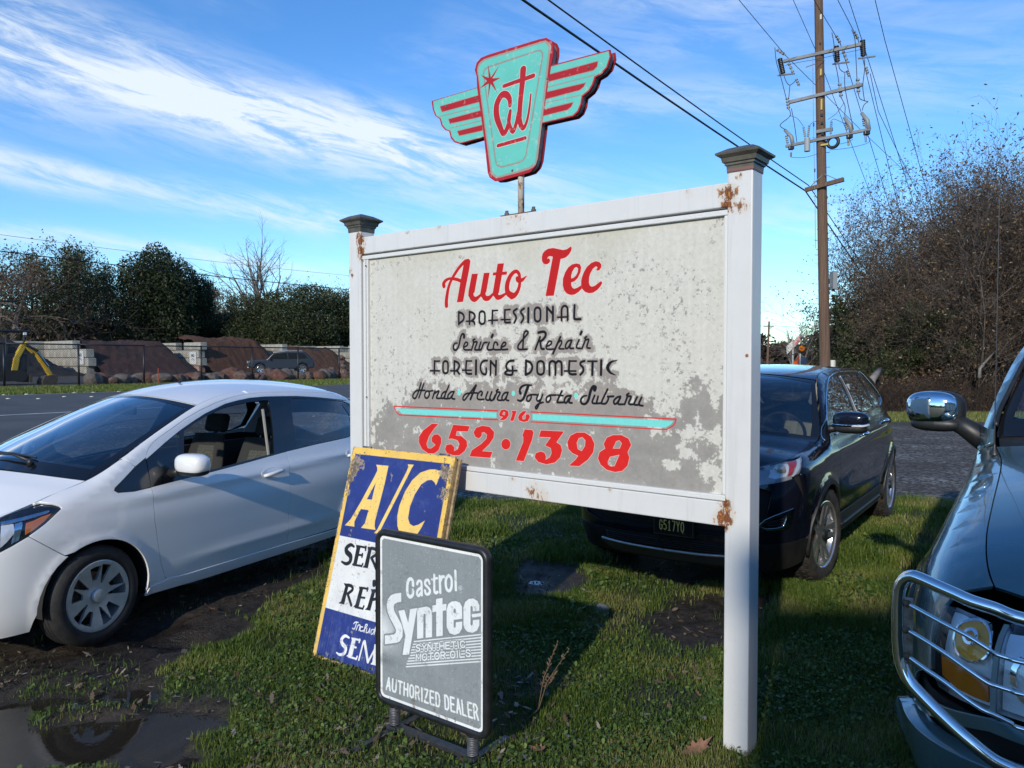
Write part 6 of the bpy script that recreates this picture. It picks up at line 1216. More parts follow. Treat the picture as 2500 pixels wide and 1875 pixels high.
# ================================================================ black SUV
SY = -math.pi/2-math.radians(35.)
_h = on_plane(*crop(1820, 1150, 5.144)(965, 810), (0, 0, .37), (0, 0, 1))
sO = _h-np.array([-math.sin(SY), math.cos(SY), 0])*.935; sO[2] = 0
sb = Body('s', sO, SY,
    plan=[(.96, 0), (.945, .3), (.90, .55), (.81, .74), (.65, .875), (.42, .940), (0, .962), (-.8, .965), (-2.4, .965), (-3.0, .955), (-3.45, .90), (-3.74, .78), (-3.88, .5), (-3.92, 0)],
    base=[(.15, .10), (.25, .06), (.40, .035), (.50, .028), (.60, .012), (.75, .0), (.9, .004), (1.0, .018), (1.08, .040), (1.16, .075), (1.3, .125), (1.5, .205), (1.65, .275), (1.8, .36)],
    T=[(.96, .84), (.88, .91), (.7, .972), (.5, 1.01), (.3, 1.035), (0, 1.062), (-.2, 1.085), (-.30, 1.14), (-.5, 1.34), (-.66, 1.475), (-.8, 1.555), (-1.0, 1.608), (-1.3, 1.638), (-1.8, 1.655), (-2.4, 1.645), (-2.9, 1.59), (-3.3, 1.50), (-3.6, 1.32), (-3.8, 1.15), (-3.92, 1.08)],
    roll=[(.96, .06), (.6, .09), (.2, .10), (-.1, .09), (-.35, .04), (-.7, .04), (-1.2, .05), (-3.0, .05), (-3.92, .05)],
    bow=[(.96, 0), (.8, .02), (.4, .12), (0, .23), (-.2, .27), (-.5, .24), (-.8, .14), (-1.2, .03), (-3.0, -.03), (-3.5, -.10), (-3.8, -.06), (-3.92, 0)],
    crown=[(.96, 0), (.7, .03), (.3, .06), (-.2, .05), (-.8, .05), (-1.3, .035), (-3.0, .035), (-3.92, 0)],
    fprof=[(.2, .10), (.34, .02), (.45, .0), (.6, .0), (.75, .02), (.9, .08), (1.0, .15)], rprof=[(.2, .08), (.5, 0), (.9, .02), (1.1, .06), (1.5, .0)],
    arches=((-.05, .38, .43, .016, .04), (-3.03, .38, .43, .018, .045)),
    extra=lambda x, z: .014*np.exp(-((z-(.985-.022*x))/.03)**2)*np.clip(-x*2, 0, 1)-.016*np.exp(-((z-(.70-.02*x))/.10)**2)*np.clip((-x-.5)*2, 0, 1)*np.clip((x+2.5)*2, 0, 1))
sb.prep()
black = car_paint('black_car_paint', (.006, .007, .014), .14, dirt=.05, dirt_col=(.05, .045, .038), dz=.55, spec=.3, coat=.75)
suv = empty('black_suv', tuple(sb.O), SY, 'black suv facing the camera on the grass behind the right post', 'suv')
Q1, Q2, Q3 = crop(1820, 860, 5.144), crop(1820, 1150, 5.144), crop(1400, 1180, 4.809)
e1 = lambda *p: sb.tr('side', p, Q1); e2 = lambda *p: sb.tr('side', p, Q2); e3 = lambda *p: sb.tr('side', p, Q3)
def vp(poly, name, m=black, **k): return patch(sb, 'side', poly, name, m, suv, mirror=k.pop('mirror', True), **k)
clad = mat('dark_cladding', (.012, .012, .013), .5, var=.4, vscale=9, bump=.05)
far_ = arcp(sb, -.05, .38, .425, 196, 40, 26); rar = arcp(sb, -3.03, .38, .425, 196, -10, 26)
dseam = e1((1112, 1092), (1168, 1190), (1190, 1320), (1200, 1500))+e2((1204, 130), (1206, 300))+X_(sb, (-.60, .47))
bs_ = e1((1480, 806), (1515, 900), (1548, 1080), (1558, 1250), (1550, 1400), (1535, 1550))+X_(sb, (-1.66, .46))
lampo = e1((140, 1425), (290, 1400), (450, 1370), (580, 1335), (698, 1290), (712, 1380), (712, 1450), (690, 1520), (600, 1565), (330, 1640))
lx = float(sb.ax(.87)); lamp = [(lx, .86), (lx, .945)]+lampo[1:9]+e2((600, 100), (400, 150), (140, 180))
vp(Tp(sb, .60, -.27, 18)+e1((1000, 1110), (1112, 1042))+dseam+X_(sb, (-.52, .45))+[p for p in far_ if sb.xa(p[0]) < .38]+X_(sb, (.36, .62), (.46, .66))+e1((690, 1525), (712, 1450), (712, 1380), (698, 1290)), 'fender', h=.03)
belt = e1((1000, 1110), (1112, 1042), (1300, 925), (1480, 806), (1600, 730), (1700, 668))
vp(e1((1112, 1042), (1300, 925), (1480, 806))+bs_[1:]+X_(sb, (-1.2, .455))+dseam[::-1], 'front_door', h=.03)
rseam = e1((1700, 668), (1740, 700), (1762, 850), (1765, 1000))+[p for p in arcp(sb, -3.03, .38, .48, 100, 160, 8)]+X_(sb, (-2.50, .46))
vp(e1((1480, 806), (1600, 730), (1700, 668))+rseam[1:]+X_(sb, (-2.0, .46))+bs_[::-1][:-1], 'rear_door', h=.03)
vp([rseam[0]]+X_(sb, (-3.25, 1.36), (-3.35, 1.46))+Tp(sb, -3.38, -3.78, 8)+X_(sb, (-3.84, .95), (-3.72, .70))+[p for p in rar if sb.xa(p[0]) > -3.47 and p[1] > .45]+X_(sb, (-2.52, .45))+rseam[::-1][1:-1], 'quarter_panel', h=.04)
for R0_, xc in ((.425, -.05), (.425, -3.03)):
    vp(arcp(sb, xc, .38, .425, 196, -14, 26)+arcp(sb, xc, .38, .385, -14, 196, 26), 'arch_cladding', clad, off=.010, rim=.02, h=.03)
vp(X_(sb, (-.52, .45), (-1.2, .452), (-2.5, .452), (-2.50, .36), (-2.46, .27), (-.62, .27), (-.47, .30)), 'rocker_cladding', clad, off=.006, h=.05)
surf_line(sb, 'side', X_(sb, (-.66, .345), (-1.5, .345), (-2.4, .345)), .016, 'step_trim', M['satin'] if False else clad, suv, off=.01)
# greenhouse
topl = e1((1000, 1110), (985, 900), (1010, 560), (1040, 345), (1075, 300), (1130, 262), (1250, 238), (1400, 240), (1450, 262), (1560, 380), (1690, 555), (1694, 660))
vp(Tp(sb, -.27, -3.38, 46)+X_(sb, (-3.35, 1.46), (-3.25, 1.36))+[topl[-1]]+topl[::-1][1:], 'roof_side', h=.03)
glassF = e1((1040, 375), (1100, 318), (1160, 302), (1240, 460), (1368, 765), (1110, 925), (1065, 700), (1022, 560)); glassR = e1((1192, 298), (1300, 275), (1388, 268), (1480, 420), (1606, 690), (1465, 792), (1412, 770), (1300, 500))
glassQ = e1((1418, 282), (1450, 290), (1680, 560), (1640, 665))
vp(topl[:-1]+e1((1690, 660), (1480, 800), (1300, 920), (1112, 1040)), 'window_trim', M['gloss_black'], off=-.002, h=.03, holes=(glassF, glassR, glassQ))
for g_ in (glassF, glassR, glassQ): vp(g_, 'side_window', M['dark'], off=-.005, rim=0, gap=-.004, h=.08)
surf_line(sb, 'side', topl[:-1], .006, 'chrome_trim', M['chrome'], suv, off=.002); surf_line(sb, 'side', e1((1692, 560), (1690, 662), (1600, 722), (1480, 798), (1300, 918), (1120, 1035)), .006, 'chrome_trim', M['chrome'], suv, off=.003)
surf_line(sb, 'side', e1((1182, 296), (1300, 520), (1398, 765)), .004, 'pillar_trim', M['satin'], suv, off=.003)
vp(e1((985, 900), (1000, 1110), (1050, 1180), (1112, 1105), (1112, 1042), (1060, 900), (1035, 700), (1010, 600)), 'sail_panel', M['gloss_black'], off=.001, h=.03)
# front end
vp([(sb.amin+.002, .47), (sb.amin+.002, .50), (lx, .86)][:1]+[(sb.amin+.55, .47), (float(sb.ax(.82)), .52), (float(sb.ax(.78)), .80), (lx, .855)]+lamp[::-1][:4]+X_(sb, (.46, .66), (.36, .62), (.365, .45))[0:]+[(float(sb.ax(.45)), .43), (float(sb.ax(.85)), .42), (sb.amin+.002, .42)], 'front_bumper', h=.03)
vp([(sb.amin+.002, .50), (sb.amin+.52, .50), (sb.amin+.60, .66), (sb.amin+.50, .84), (sb.amin+.002, .86)], 'grille', M['black_plastic'], off=-.02, h=.05)
for z_ in (.58, .66, .74, .82): surf_line(sb, 'side', [(sb.amin+.001, z_), (sb.amin+.3, z_), (sb.amin+.52, z_)], .011, 'grille_bar', M['chrome'], suv, off=-.006)
vp([(sb.amin+.002, .42), (float(sb.ax(.85)), .42), (float(sb.ax(.45)), .43), (float(sb.ax(.385)), .42), (float(sb.ax(.40)), .24), (float(sb.ax(.7)), .205), (sb.amin+.002, .20)], 'lower_bumper', clad, off=.0, h=.04)
vp([(sb.amin+.002, .405), (sb.amin+.50, .405), (sb.amin+.58, .36), (sb.amin+.50, .33), (sb.amin+.002, .325)], 'lower_grille', M['well'], off=.004, h=.05)
for z_ in (.345, .362, .379, .394): surf_line(sb, 'side', [(sb.amin+.001, z_), (sb.amin+.25, z_), (sb.amin+.50, z_)], .0035, 'grille_bar', M['black_plastic'], suv, off=.006)
surf_line(sb, 'side', [(sb.amin+.001, .315), (sb.amin+.3, .318), (sb.amin+.56, .330)], .010, 'skid_strip', M['satin'], suv, off=.012)
vp([(sb.amin+.002, .308), (sb.amin+.56, .322), (sb.amin+.60, .30), (sb.amin+.50, .235), (sb.amin+.002, .225)], 'skid_plate', M['satin'] if False else mat('skid_grey', (.05, .052, .055), .45), off=.008, h=.05)
fogo = e2((142, 690), (240, 610), (350, 560), (470, 515), (590, 465), (603, 500), (565, 640), (520, 722), (400, 742), (262, 750)); fogi = e2((182, 692), (260, 635), (360, 592), (512, 540), (505, 590), (468, 688), (380, 712), (262, 720))
vp(fogo, 'fog_lamp_frame', M['chrome'], off=.010, rim=.012, holes=(fogi,), h=.02, gap=.001); vp(fogi, 'fog_lamp_recess', M['well'], off=-.004, rim=0, h=.03, gap=-.004)
for k in range(3): surf_line(sb, 'side', e2((250+20*k, 650+18*k), (480-6*k, 595+32*k)), .004, 'fog_slat', M['black_plastic'], suv, off=.002)
vp(lamp, 'headlight', mat('headlight_inner', (.30, .32, .34), .25, metal=.2, bump=.6, bscale=30), off=-.012, rim=0, gap=.001, h=.03); vp(lamp, 'headlight_lens', M['lens'], off=0, rim=0, gap=.003, h=.03)
vp(e1((530, 1375), (632, 1345), (620, 1450), (590, 1530), (540, 1560), (555, 1470)), 'side_marker', M['red_lens'], off=-.006, rim=.004, gap=0, h=.02)
vp(e1((640, 1340), (680, 1325), (690, 1400), (670, 1490), (610, 1560), (590, 1560), (640, 1450)), 'light_bar', mat('frosted_light_bar', (.45, .50, .55), .3), off=-.004, rim=.004, gap=0, h=.02)
vp(e1((300, 1420), (440, 1390), (530, 1390), (550, 1470), (520, 1560), (380, 1590), (290, 1560)), 'reflector', M['lamp_in'], off=-.009, rim=.004, gap=0, h=.02)
lc = e1((428, 1478))[0]; lp = sb.side(*[np.array(v) for v in lc])
for sg in (1, -1): egg((lp[0]-.005, sg*lp[1], lp[2]), .035, .045, .045, 2.0).obj('lamp_lens', M['lens'], suv, smooth=True); egg((lp[0]-.02, sg*lp[1], lp[2]), .035, .040, .040, 2.0).obj('lamp_bulb', mat('projector_bowl', (.55, .52, .45), .15, metal=.4), suv, smooth=True)
vp([(sb.amin+.002, .865), (sb.amin+.50, .855), (lx, .875), (lx, .935), (sb.amin+.002, .90)], 'hood_nose', black, h=.05)
def vt(poly, name, m, **k): return patch(sb, 'top', poly, name, m, suv, scale=(1, .85), **k)
an2 = lambda x: float(sb.ax(x))
vt([(sb.amin+.05, -.95), (an2(.75), -.996), (an2(.3), -.997), (an2(-.15), -.997), (an2(-.17), -.5), (an2(-.17), .5), (an2(-.15), .997), (an2(.3), .997), (an2(.75), .996), (sb.amin+.05, .95)], 'hood', black, h=.05)
for sg in (1, -1): surf_line(sb, 'top', [(an2(-.12), sg*.52), (an2(.3), sg*.60), (an2(.7), sg*.62)], .006, 'hood_crease', black, suv, off=-.003, mirror=False)
vt([(an2(-.155), .985), (an2(-.165), 0), (an2(-.155), -.985), (an2(-.26), -.985), (an2(-.28), 0), (an2(-.26), .985)], 'cowl', M['black_plastic'], rim=0, off=-.014, h=.04)
wo_ = [(an2(-.165), .985), (an2(-.5), .985), (an2(-.8), .985), (an2(-.85), 0), (an2(-.8), -.985), (an2(-.5), -.985), (an2(-.165), -.985), (an2(-.20), 0)]; wi_ = [(an2(-.27), .91), (an2(-.5), .925), (an2(-.74), .935), (an2(-.79), .5), (an2(-.80), 0), (an2(-.79), -.5), (an2(-.74), -.935), (an2(-.5), -.925), (an2(-.27), -.91), (an2(-.29), 0)]
vt(wo_, 'windscreen_surround', M['gloss_black'], off=-.004, holes=(wi_,), rim=0, h=.05); vt(wi_, 'windscreen', glass_mat('suv_windscreen', (.50, .56, .56), 3.0), off=-.005, rim=0, gap=-.004, h=.06)
vt([(an2(-.805), .992), (an2(-1.5), .992), (an2(-3.0), .992), (an2(-3.35), .99), (an2(-3.35), -.99), (an2(-3.0), -.992), (an2(-1.5), -.992), (an2(-.805), -.992), (an2(-.855), 0)], 'roof', black, h=.06)
vt([(an2(-3.36), .98), (an2(-3.78), .97), (an2(-3.78), -.97), (an2(-3.36), -.98)], 'rear_glass', M['dark'], rim=0, h=.08)
vp([(an2(-3.78), 1.14), (sb.amax-.002, 1.07), (sb.amax-.002, .62), (an2(-3.74), .62), (an2(-3.84), .95)], 'tailgate', h=.05); vp([(an2(-3.46), .62), (an2(-3.72), .70), (sb.amax-.002, .62), (sb.amax-.002, .26), (an2(-3.46), .26)], 'rear_bumper', clad, h=.05)
vp([(sb.amin+.01, .24), (sb.amin+.01, .80), (an2(.7), .92), (an2(.3), .98), (an2(-.2), 1.02), (an2(-1.6), 1.08), (an2(-2.9), 1.15), (an2(-3.7), 1.05), (sb.amax-.01, .95), (sb.amax-.01, .28), (an2(-3.50), .28)]+arcp(sb, -3.03, .38, .43, 0, 180, 14)+[(an2(-2.5), .28), (an2(-.55), .28)]+arcp(sb, -.05, .38, .43, 180, 0, 14)+[(an2(.42), .24)], 'inner_shell', M['well'], off=-.024, rim=0, gap=0, h=.08)
wells(sb, suv, (-.05, -3.03), .435, .93, .55, .38)
MB().box((-1.5, 0, .28), (4.4, 1.5, .04)).box((.05, 0, .55), (1.2, 1.05, .5)).obj('underbody', M['well'], suv); MB().box((-1.8, 0, .42), (2.9, 1.7, .03)).obj('cabin_floor', M['dash'], suv)
for x in (-.05, -3.03):
    for sgn in (1, -1): wheel(suv, x, sgn*(.950), .372, .25, .262, 'five', sgn, steer=(-7 if x > -1 else 0), tyre_m=M['muddy'])
for y in (.38, -.38):
    st_ = seat(-1.35, y, suv, M['beige'], M['beige'], lean=.24); st_.location.z = .62
MB().box((-2.4, 0, .9), (.2, 1.3, .7)).obj('rear_seat', M['beige'], suv, bevel=.05)
MB().grid([[(x_, y_, z_-.05*(abs(y_)/.8)**3) for y_ in np.linspace(-.78, .78, 13)] for x_, z_ in ((-.22, 1.06), (-.45, 1.09), (-.70, 1.10), (-.85, 1.06), (-.88, .7))]).obj('dashboard', M['dash'], suv, smooth=True)
MB().tube([(-.90+.07*math.sin(a), .38+.19*math.cos(a), 1.08+.18*math.sin(a)) for a in np.linspace(0, 2*math.pi, 29)], .015, 8, cap=False).tube([(-.80, .38, 1.0), (-.90, .38, 1.08)], .05, 10).obj('steering_wheel', M['dash'], suv, smooth=True)
MB().tube([(-1.72, .74, 1.50), (-1.70, .80, 1.1)], .03, 6).obj('pillar_lining', M['headliner'], suv)
MB().tube([(-.62, .70, 1.38), (-.95, .66, 1.54)], .035, 8).obj('pillar_lining', M['headliner'], suv)
# mirror
mc = on_plane(*Q1(1330, 882), sb.O+sb.Y*1.05, sb.Y)-sb.O; mc = (mc@sb.X, 1.05, mc[2]); mm = bpy.data.objects.new('door_mirror', None); COL.objects.link(mm); mm.parent = suv; mm.location = mc
egg((0, 0, .018), .085, .140, .072, 3.0).obj('mirror_shell', black, mm, smooth=True); egg((-.004, -.004, -.045), .078, .130, .045, 2.8).obj('mirror_base', M['black_plastic'], mm, smooth=True)
MB().tube([(.078, -.13, -.015), (.092, 0, -.018), (.080, .10, -.012), (.04, .138, -.004)], .0055, 8).obj('chrome_strip', M['chrome'], mm, smooth=True); MB().tube([(.088, .02, -.024), (.078, .10, -.02), (.04, .14, -.012)], .010, 8).obj('indicator', mat('clear_indicator', (.6, .6, .6), .2), mm, smooth=True)
MB().box((-.080, 0, .01), (.008, .2, .11)).obj('mirror_glass', M['chrome'], mm, bevel=.004); MB().tube([(.0, -.10, -.05), (.02, -.20, -.065)], [.03, .035], 10).obj('mirror_arm', M['black_plastic'], mm, smooth=True)
mm2 = clone(mm, loc=(mc[0], -mc[1], mc[2]), rot=(0, 0, 0), scale=(1, -1, 1)); mm2.parent = suv
for hx, hy in ((1480, 1012), (1738, 848)):
    a_, z_ = e1((hx, hy))[0]; hp = sb.side(a_, z_)
    for yy in (1, -1): MB().tube([(hp[0]+.10, yy*(hp[1]+.008), z_-.01), (hp[0]+.06, yy*(hp[1]+.035), z_), (hp[0]-.06, yy*(hp[1]+.038), z_+.004), (hp[0]-.10, yy*(hp[1]+.010), z_+.006)], [.012, .018, .018, .012], 10).obj('door_handle', M['chrome'], suv, smooth=True)
# licence plate: gold characters on black
cvp = Canvas(.305, .152, 900, (12, 13, 16)); cvp.poly([rrect(.002, .303, .002, .150, .012)], (120, 104, 62)); cvp.poly([rrect(.0045, .3005, .0045, .1475, .010)], (12, 13, 17))
text_on(lambda q: cvp.stroke(q, [.0075]*len(q), (250, 205, 110)), 'G517YO', (.038, .034), (.240, .034), (.038, .104), (.240, .104), fill=.60); cvp.stroke([(.222, .030), (.228, .024)], [.006, .006], (250, 205, 110))
for x_ in (.06, .245): cvp.stroke([(x_, .018)], [.008], (90, 84, 70))
plm = print_mat('licence_plate', cvp.image('licence_plate_image'), rough=.35)
pp = sb.side(sb.amin+.0, .50); px0 = pp[0]+.035
o = sheet('licence_plate', (px0, -.19+.3125-.16, .445), (0, 1, 0), UZ, .305, .152, plm); o.parent = suv
MB().box((px0-.006, -.0375+.1525-.0, .521), (.008, .32, .165)).obj('plate_holder', M['black_plastic'], suv)
# ================================================================ blue-green pickup with a chrome guard
TY = -math.pi/2-math.radians(34.)
tb_ = Body('t', (2.524, 2.661, 0), TY, flip=-1,
    plan=[(.95, 0), (.945, .35), (.915, .62), (.84, .79), (.70, .895), (.45, .955), (.1, .972), (-.5, .965), (-1.0, .965), (-2.4, .97), (-3.4, .97), (-3.9, .93), (-4.08, .8), (-4.14, .5), (-4.15, 0)],
    base=[(.25, .07), (.4, .035), (.55, .01), (.70, .0), (.82, .004), (.95, .035), (1.05, .075), (1.15, .105), (1.25, .130), (1.35, .150), (1.5, .195), (1.7, .27), (1.85, .34), (2.0, .42)],
    T=[(.95, .90), (.87, .955), (.78, 1.0), (.6, 1.055), (.4, 1.105), (0, 1.19), (-.4, 1.25), (-.85, 1.302), (-.95, 1.335), (-1.1, 1.48), (-1.25, 1.635), (-1.40, 1.76), (-1.55, 1.83), (-1.9, 1.87), (-2.8, 1.88), (-3.7, 1.86), (-3.95, 1.75), (-4.08, 1.4), (-4.15, 1.15)],
    roll=[(.95, .10), (.6, .13), (.2, .14), (-.5, .12), (-.85, .08), (-1.05, .045), (-1.5, .05), (-4.15, .05)],
    bow=[(.95, 0), (.7, .02), (.2, .04), (-.5, .06), (-.9, .12), (-1.3, .10), (-1.6, .04), (-2, 0), (-4.15, 0)], crown=[(.95, 0), (.7, .02), (.3, .045), (-.9, .05), (-1.5, .05), (-3, .06), (-4.15, 0)],
    fprof=[(.3, .08), (.5, .0), (.7, .0), (.85, .015), (1.0, .05), (1.1, .1)], rprof=[(.3, .05), (.6, 0), (2, 0)], arches=((0, .40, .47, .026, .05), (-3.15, .40, .47, .026, .05)))
tb_.prep()
teal = car_paint('blue_green_metallic_paint', (.12, .20, .215), .22, metal=.45, dirt=.10, dirt_col=(.10, .095, .08), dz=.5)
tk = empty('blue_truck', tuple(tb_.O), TY, 'blue-green pickup truck at the right edge with a chrome grille guard', 'pickup truck')
J1, J2 = crop(2150, 1350, 3.16), crop(2200, 900, 3.317)
t1 = lambda *p: tb_.tr('side', p, J1)
def tp(poly, name, m=teal, **k): return patch(tb_, 'side', poly, name, m, tk, mirror=True, **k)
an3 = lambda x: float(tb_.ax(x))
lampA = t1((500, 398), (430, 560), (388, 760), (388, 900), (450, 1040), (640, 1150), (800, 1212), (858, 1235), (862, 532), (700, 462), (600, 418))
zb = min(p[1] for p in lampA); zt = max(p[1] for p in lampA); a2 = lampA[7][0]; print('truck lamp', [(round(float(tb_.xa(p[0])), 2), round(p[1], 3)) for p in lampA])
lampB = [(a2-.012, lampA[7][1]+.004), (a2-.012, lampA[8][1]+.004), (tb_.amin+.50, lampA[8][1]+.012), (tb_.amin+.40, lampA[8][1]-.01), (tb_.amin+.40, lampA[7][1]+.05), (tb_.amin+.46, lampA[7][1]-.005)]
tp(Tp(tb_, .80, -.87, 26)+X_(tb_, (-.90, 1.28), (-.90, .70), (-.86, .46), (-.60, .40))+arcp(tb_, 0, .40, .47, 180, 12, 22)+X_(tb_, (.56, .60), (.62, .64))+[lampA[3], lampA[2], lampA[1], lampA[0]]+X_(tb_, (.76, .97)), 'fender', h=.035)
tp(X_(tb_, (-.91, 1.28), (-2.0, 1.30), (-2.05, .9), (-2.0, .46), (-.88, .46), (-.91, .70)), 'front_door', h=.06); tp(X_(tb_, (-2.06, 1.30), (-3.4, 1.32), (-3.9, 1.3), (-3.95, .6), (-3.66, .52))+arcp(tb_, -3.15, .40, .47, 0, 180, 16)+X_(tb_, (-2.62, .46), (-2.02, .46), (-2.07, .9)), 'rear_side', h=.07)
tp(Tp(tb_, -.93, -3.9, 40)+X_(tb_, (-3.9, 1.31), (-3.4, 1.33), (-2.05, 1.305), (-1.0, 1.29), (-.93, 1.28)), 'cab_side', holes=(X_(tb_, (-1.12, 1.33), (-1.40, 1.60), (-1.60, 1.74), (-2.0, 1.76), (-2.0, 1.33)), X_(tb_, (-2.12, 1.34), (-2.12, 1.76), (-3.0, 1.76), (-3.0, 1.34))), h=.05)
for g_ in (X_(tb_, (-1.12, 1.33), (-1.40, 1.60), (-1.60, 1.74), (-2.0, 1.76), (-2.0, 1.33)), X_(tb_, (-2.12, 1.34), (-2.12, 1.76), (-3.0, 1.76), (-3.0, 1.34))): tp(g_, 'side_window', M['dark'], off=-.006, rim=0, gap=-.004, h=.1)
tp(X_(tb_, (-4.0, 1.3))+[(tb_.amax-.002, 1.12), (tb_.amax-.002, .5)]+X_(tb_, (-4.0, .5)), 'tailgate', h=.06)
tp(lampA, 'headlight', mat('truck_lamp_back', (.85, .87, .88), .22, metal=.15, bump=.7, bscale=24), off=-.045, rim=0, gap=.001, h=.03); tp(lampA, 'headlight_lens', M['lens'], off=-.001, rim=.04, gap=.003, h=.03)
tp(lampB, 'headlight', mat('truck_lamp_back_b', (.88, .90, .92), .2, metal=.15, bump=.8, bscale=18), off=-.045, rim=0, gap=.001, h=.03); tp(lampB, 'headlight_lens', M['lens'], off=-.001, rim=.04, gap=.003, h=.03)
grey_t = mat('lamp_divider', (.22, .25, .24), .4)
tp([(a2-.010, lampA[7][1]), (a2-.010, lampA[8][1]), (a2+.006, lampA[8][1]), (a2+.006, lampA[7][1])], 'lamp_divider', grey_t, off=.001, h=.03, gap=.001)
def disc(ctr, rad, nm, m, off, hole=None, sq=1.0):
    a, z = ctr; ring_ = [(a+rad*math.cos(t)*sq, z+rad*math.sin(t)) for t in np.linspace(0, 2*math.pi, 25)[:-1]]
    tp(ring_, nm, m, off=off, rim=.012, gap=0, h=.02, holes=([(a+hole*math.cos(t)*sq, z+hole*math.sin(t)) for t in np.linspace(0, 2*math.pi, 25)[:-1]],) if hole else ())
ambin = mat('amber_reflector', (.85, .38, .03), .2, metal=.15, bump=.6, bscale=60)
pc = t1((665, 665))[0]; disc(pc, .066, 'park_lamp', ambin, -.026); disc(pc, .070, 'lamp_ring', M['chrome'], -.018, .064); disc((pc[0], pc[1]+.012), .026, 'bulb_rim', M['chrome'], -.008, .017)
tp(t1((448, 790), (560, 865), (700, 930), (815, 985), (820, 1160), (700, 1115), (560, 1040), (455, 940)), 'side_marker', M['amber'], off=-.010, rim=.01, gap=0, h=.02)
hc = (a2-.135, (lampA[7][1]+lampA[8][1])/2); disc(hc, .098, 'lamp_ring', M['chrome'], -.020, .082); disc(hc, .082, 'lamp_bowl', M['lamp_in'], -.034)
for k in range(7): tp([(hc[0]-.055+k*.018, hc[1]-.06), (hc[0]-.055+k*.018, hc[1]+.06), (hc[0]-.052+k*.018, hc[1]+.06), (hc[0]-.052+k*.018, hc[1]-.06)], 'lens_flute', M['lens'], off=-.006, rim=.006, gap=0, h=.05)
tp([(tb_.amin+.002, .64), (tb_.amin+.39, .64), (tb_.amin+.40, .90), (tb_.amin+.002, .90)], 'grille', M['black_plastic'], off=-.01, h=.06)
for z_ in (.68, .75, .82, .89): surf_line(tb_, 'side', [(tb_.amin+.001, z_), (tb_.amin+.2, z_), (tb_.amin+.38, z_)], .014, 'grille_bar', M['chrome'], tk, off=.002)
tp([(tb_.amin+.002, .915), (tb_.amin+.5, .92)]+X_(tb_, (.80, .965), (.82, .99))[:1]+[(tb_.amin+.002, .90)], 'lamp_brow', teal, h=.04) if False else None
# chrome moulding under the lamps, then bumper
tp([(tb_.amin+.002, .615), (a2, zb-.012)]+X_(tb_, (.70, .60), (.50, .585), (.48, .545), (.70, .545))+[(a2, zb-.055), (tb_.amin+.002, .555)], 'lower_trim', teal, off=.016, h=.03)
tp([(tb_.amin+.002, .535), (a2, .525)]+X_(tb_, (.60, .52), (.50, .51), (.47, .46), (.52, .36), (.72, .33))+[(tb_.amin+.002, .32)], 'bumper', teal, off=.055, rim=.07, h=.035)
tp([(tb_.amin+.002, .64), (a2+.10, .63)]+X_(tb_, (.5, .62), (.46, .50), (.46, .3))+[(tb_.amin+.002, .3)], 'bumper_gap', M['well'], off=-.03, rim=0, h=.08)
def tt(poly, name, m, **k): return patch(tb_, 'top', poly, name, m, tk, scale=(1, .85), **k)
tt([(an3(.83), -.90), (an3(.80), -.994), (an3(.4), -.996), (an3(0), -.996), (an3(-.86), -.994), (an3(-.89), -.5), (an3(-.89), .5), (an3(-.86), .994), (an3(0), .996), (an3(.4), .996), (an3(.80), .994), (an3(.83), .90), (an3(.90), .5), (an3(.92), 0), (an3(.90), -.5)], 'hood', teal, h=.05, gap=.006)
tt([(an3(-.87), .97), (an3(-.88), 0), (an3(-.87), -.97), (an3(-1.0), -.97), (an3(-1.02), 0), (an3(-1.0), .97)], 'cowl', M['black_plastic'], off=-.012, rim=0, h=.05)
TWO = [(an3(-.96), .98), (an3(-1.2), .98), (an3(-1.52), .98), (an3(-1.56), 0), (an3(-1.52), -.98), (an3(-1.2), -.98), (an3(-.96), -.98), (an3(-.97), 0)]; TWI = [(an3(-1.05), .90), (an3(-1.46), .91), (an3(-1.50), 0), (an3(-1.46), -.91), (an3(-1.05), -.90), (an3(-1.06), 0)]
tt(TWO, 'windscreen_surround', M['gloss_black'], off=-.004, holes=(TWI,), rim=0, h=.05); tt(TWI, 'windscreen', M['ws'], off=-.006, rim=0, gap=-.004, h=.07)
tt([(an3(-1.565), .99), (an3(-3.9), .99), (an3(-3.9), -.99), (an3(-1.565), -.99)], 'roof', teal, h=.1)
tp([(tb_.amin+.01, .34), (tb_.amin+.01, .60), (an3(.6), .60), (an3(.3), 1.0), (an3(0), 1.10), (an3(-.9), 1.22), (an3(-3.9), 1.25), (tb_.amax-.01, 1.05), (tb_.amax-.01, .5), (an3(-3.68), .42)]+arcp(tb_, -3.15, .40, .475, 0, 180, 12)+[(an3(-2.6), .42), (an3(-.56), .42)]+arcp(tb_, 0, .40, .475, 180, 0, 12)+[(an3(.5), .34)], 'inner_shell', M['well'], off=-.05, rim=0, gap=0, h=.1)
wells(tb_, tk, (0, -3.15), .48, .93, .55, .40)
MB().box((-1.6, 0, .42), (4.6, 1.5, .05)).box((.1, 0, .72), (1.2, 1.05, .6)).obj('underbody', M['well'], tk); MB().box((-1.6, 0, .95), (.5, 1.5, .5)).obj('cab_interior', M['dash'], tk, bevel=.05)
for x in (0, -3.15):
    for sgn in (1, -1): wheel(tk, x, sgn*.985, .385, .27, .215, 'six', sgn, steer=(10 if x > -1 else 0), tyre_m=M['muddy'])
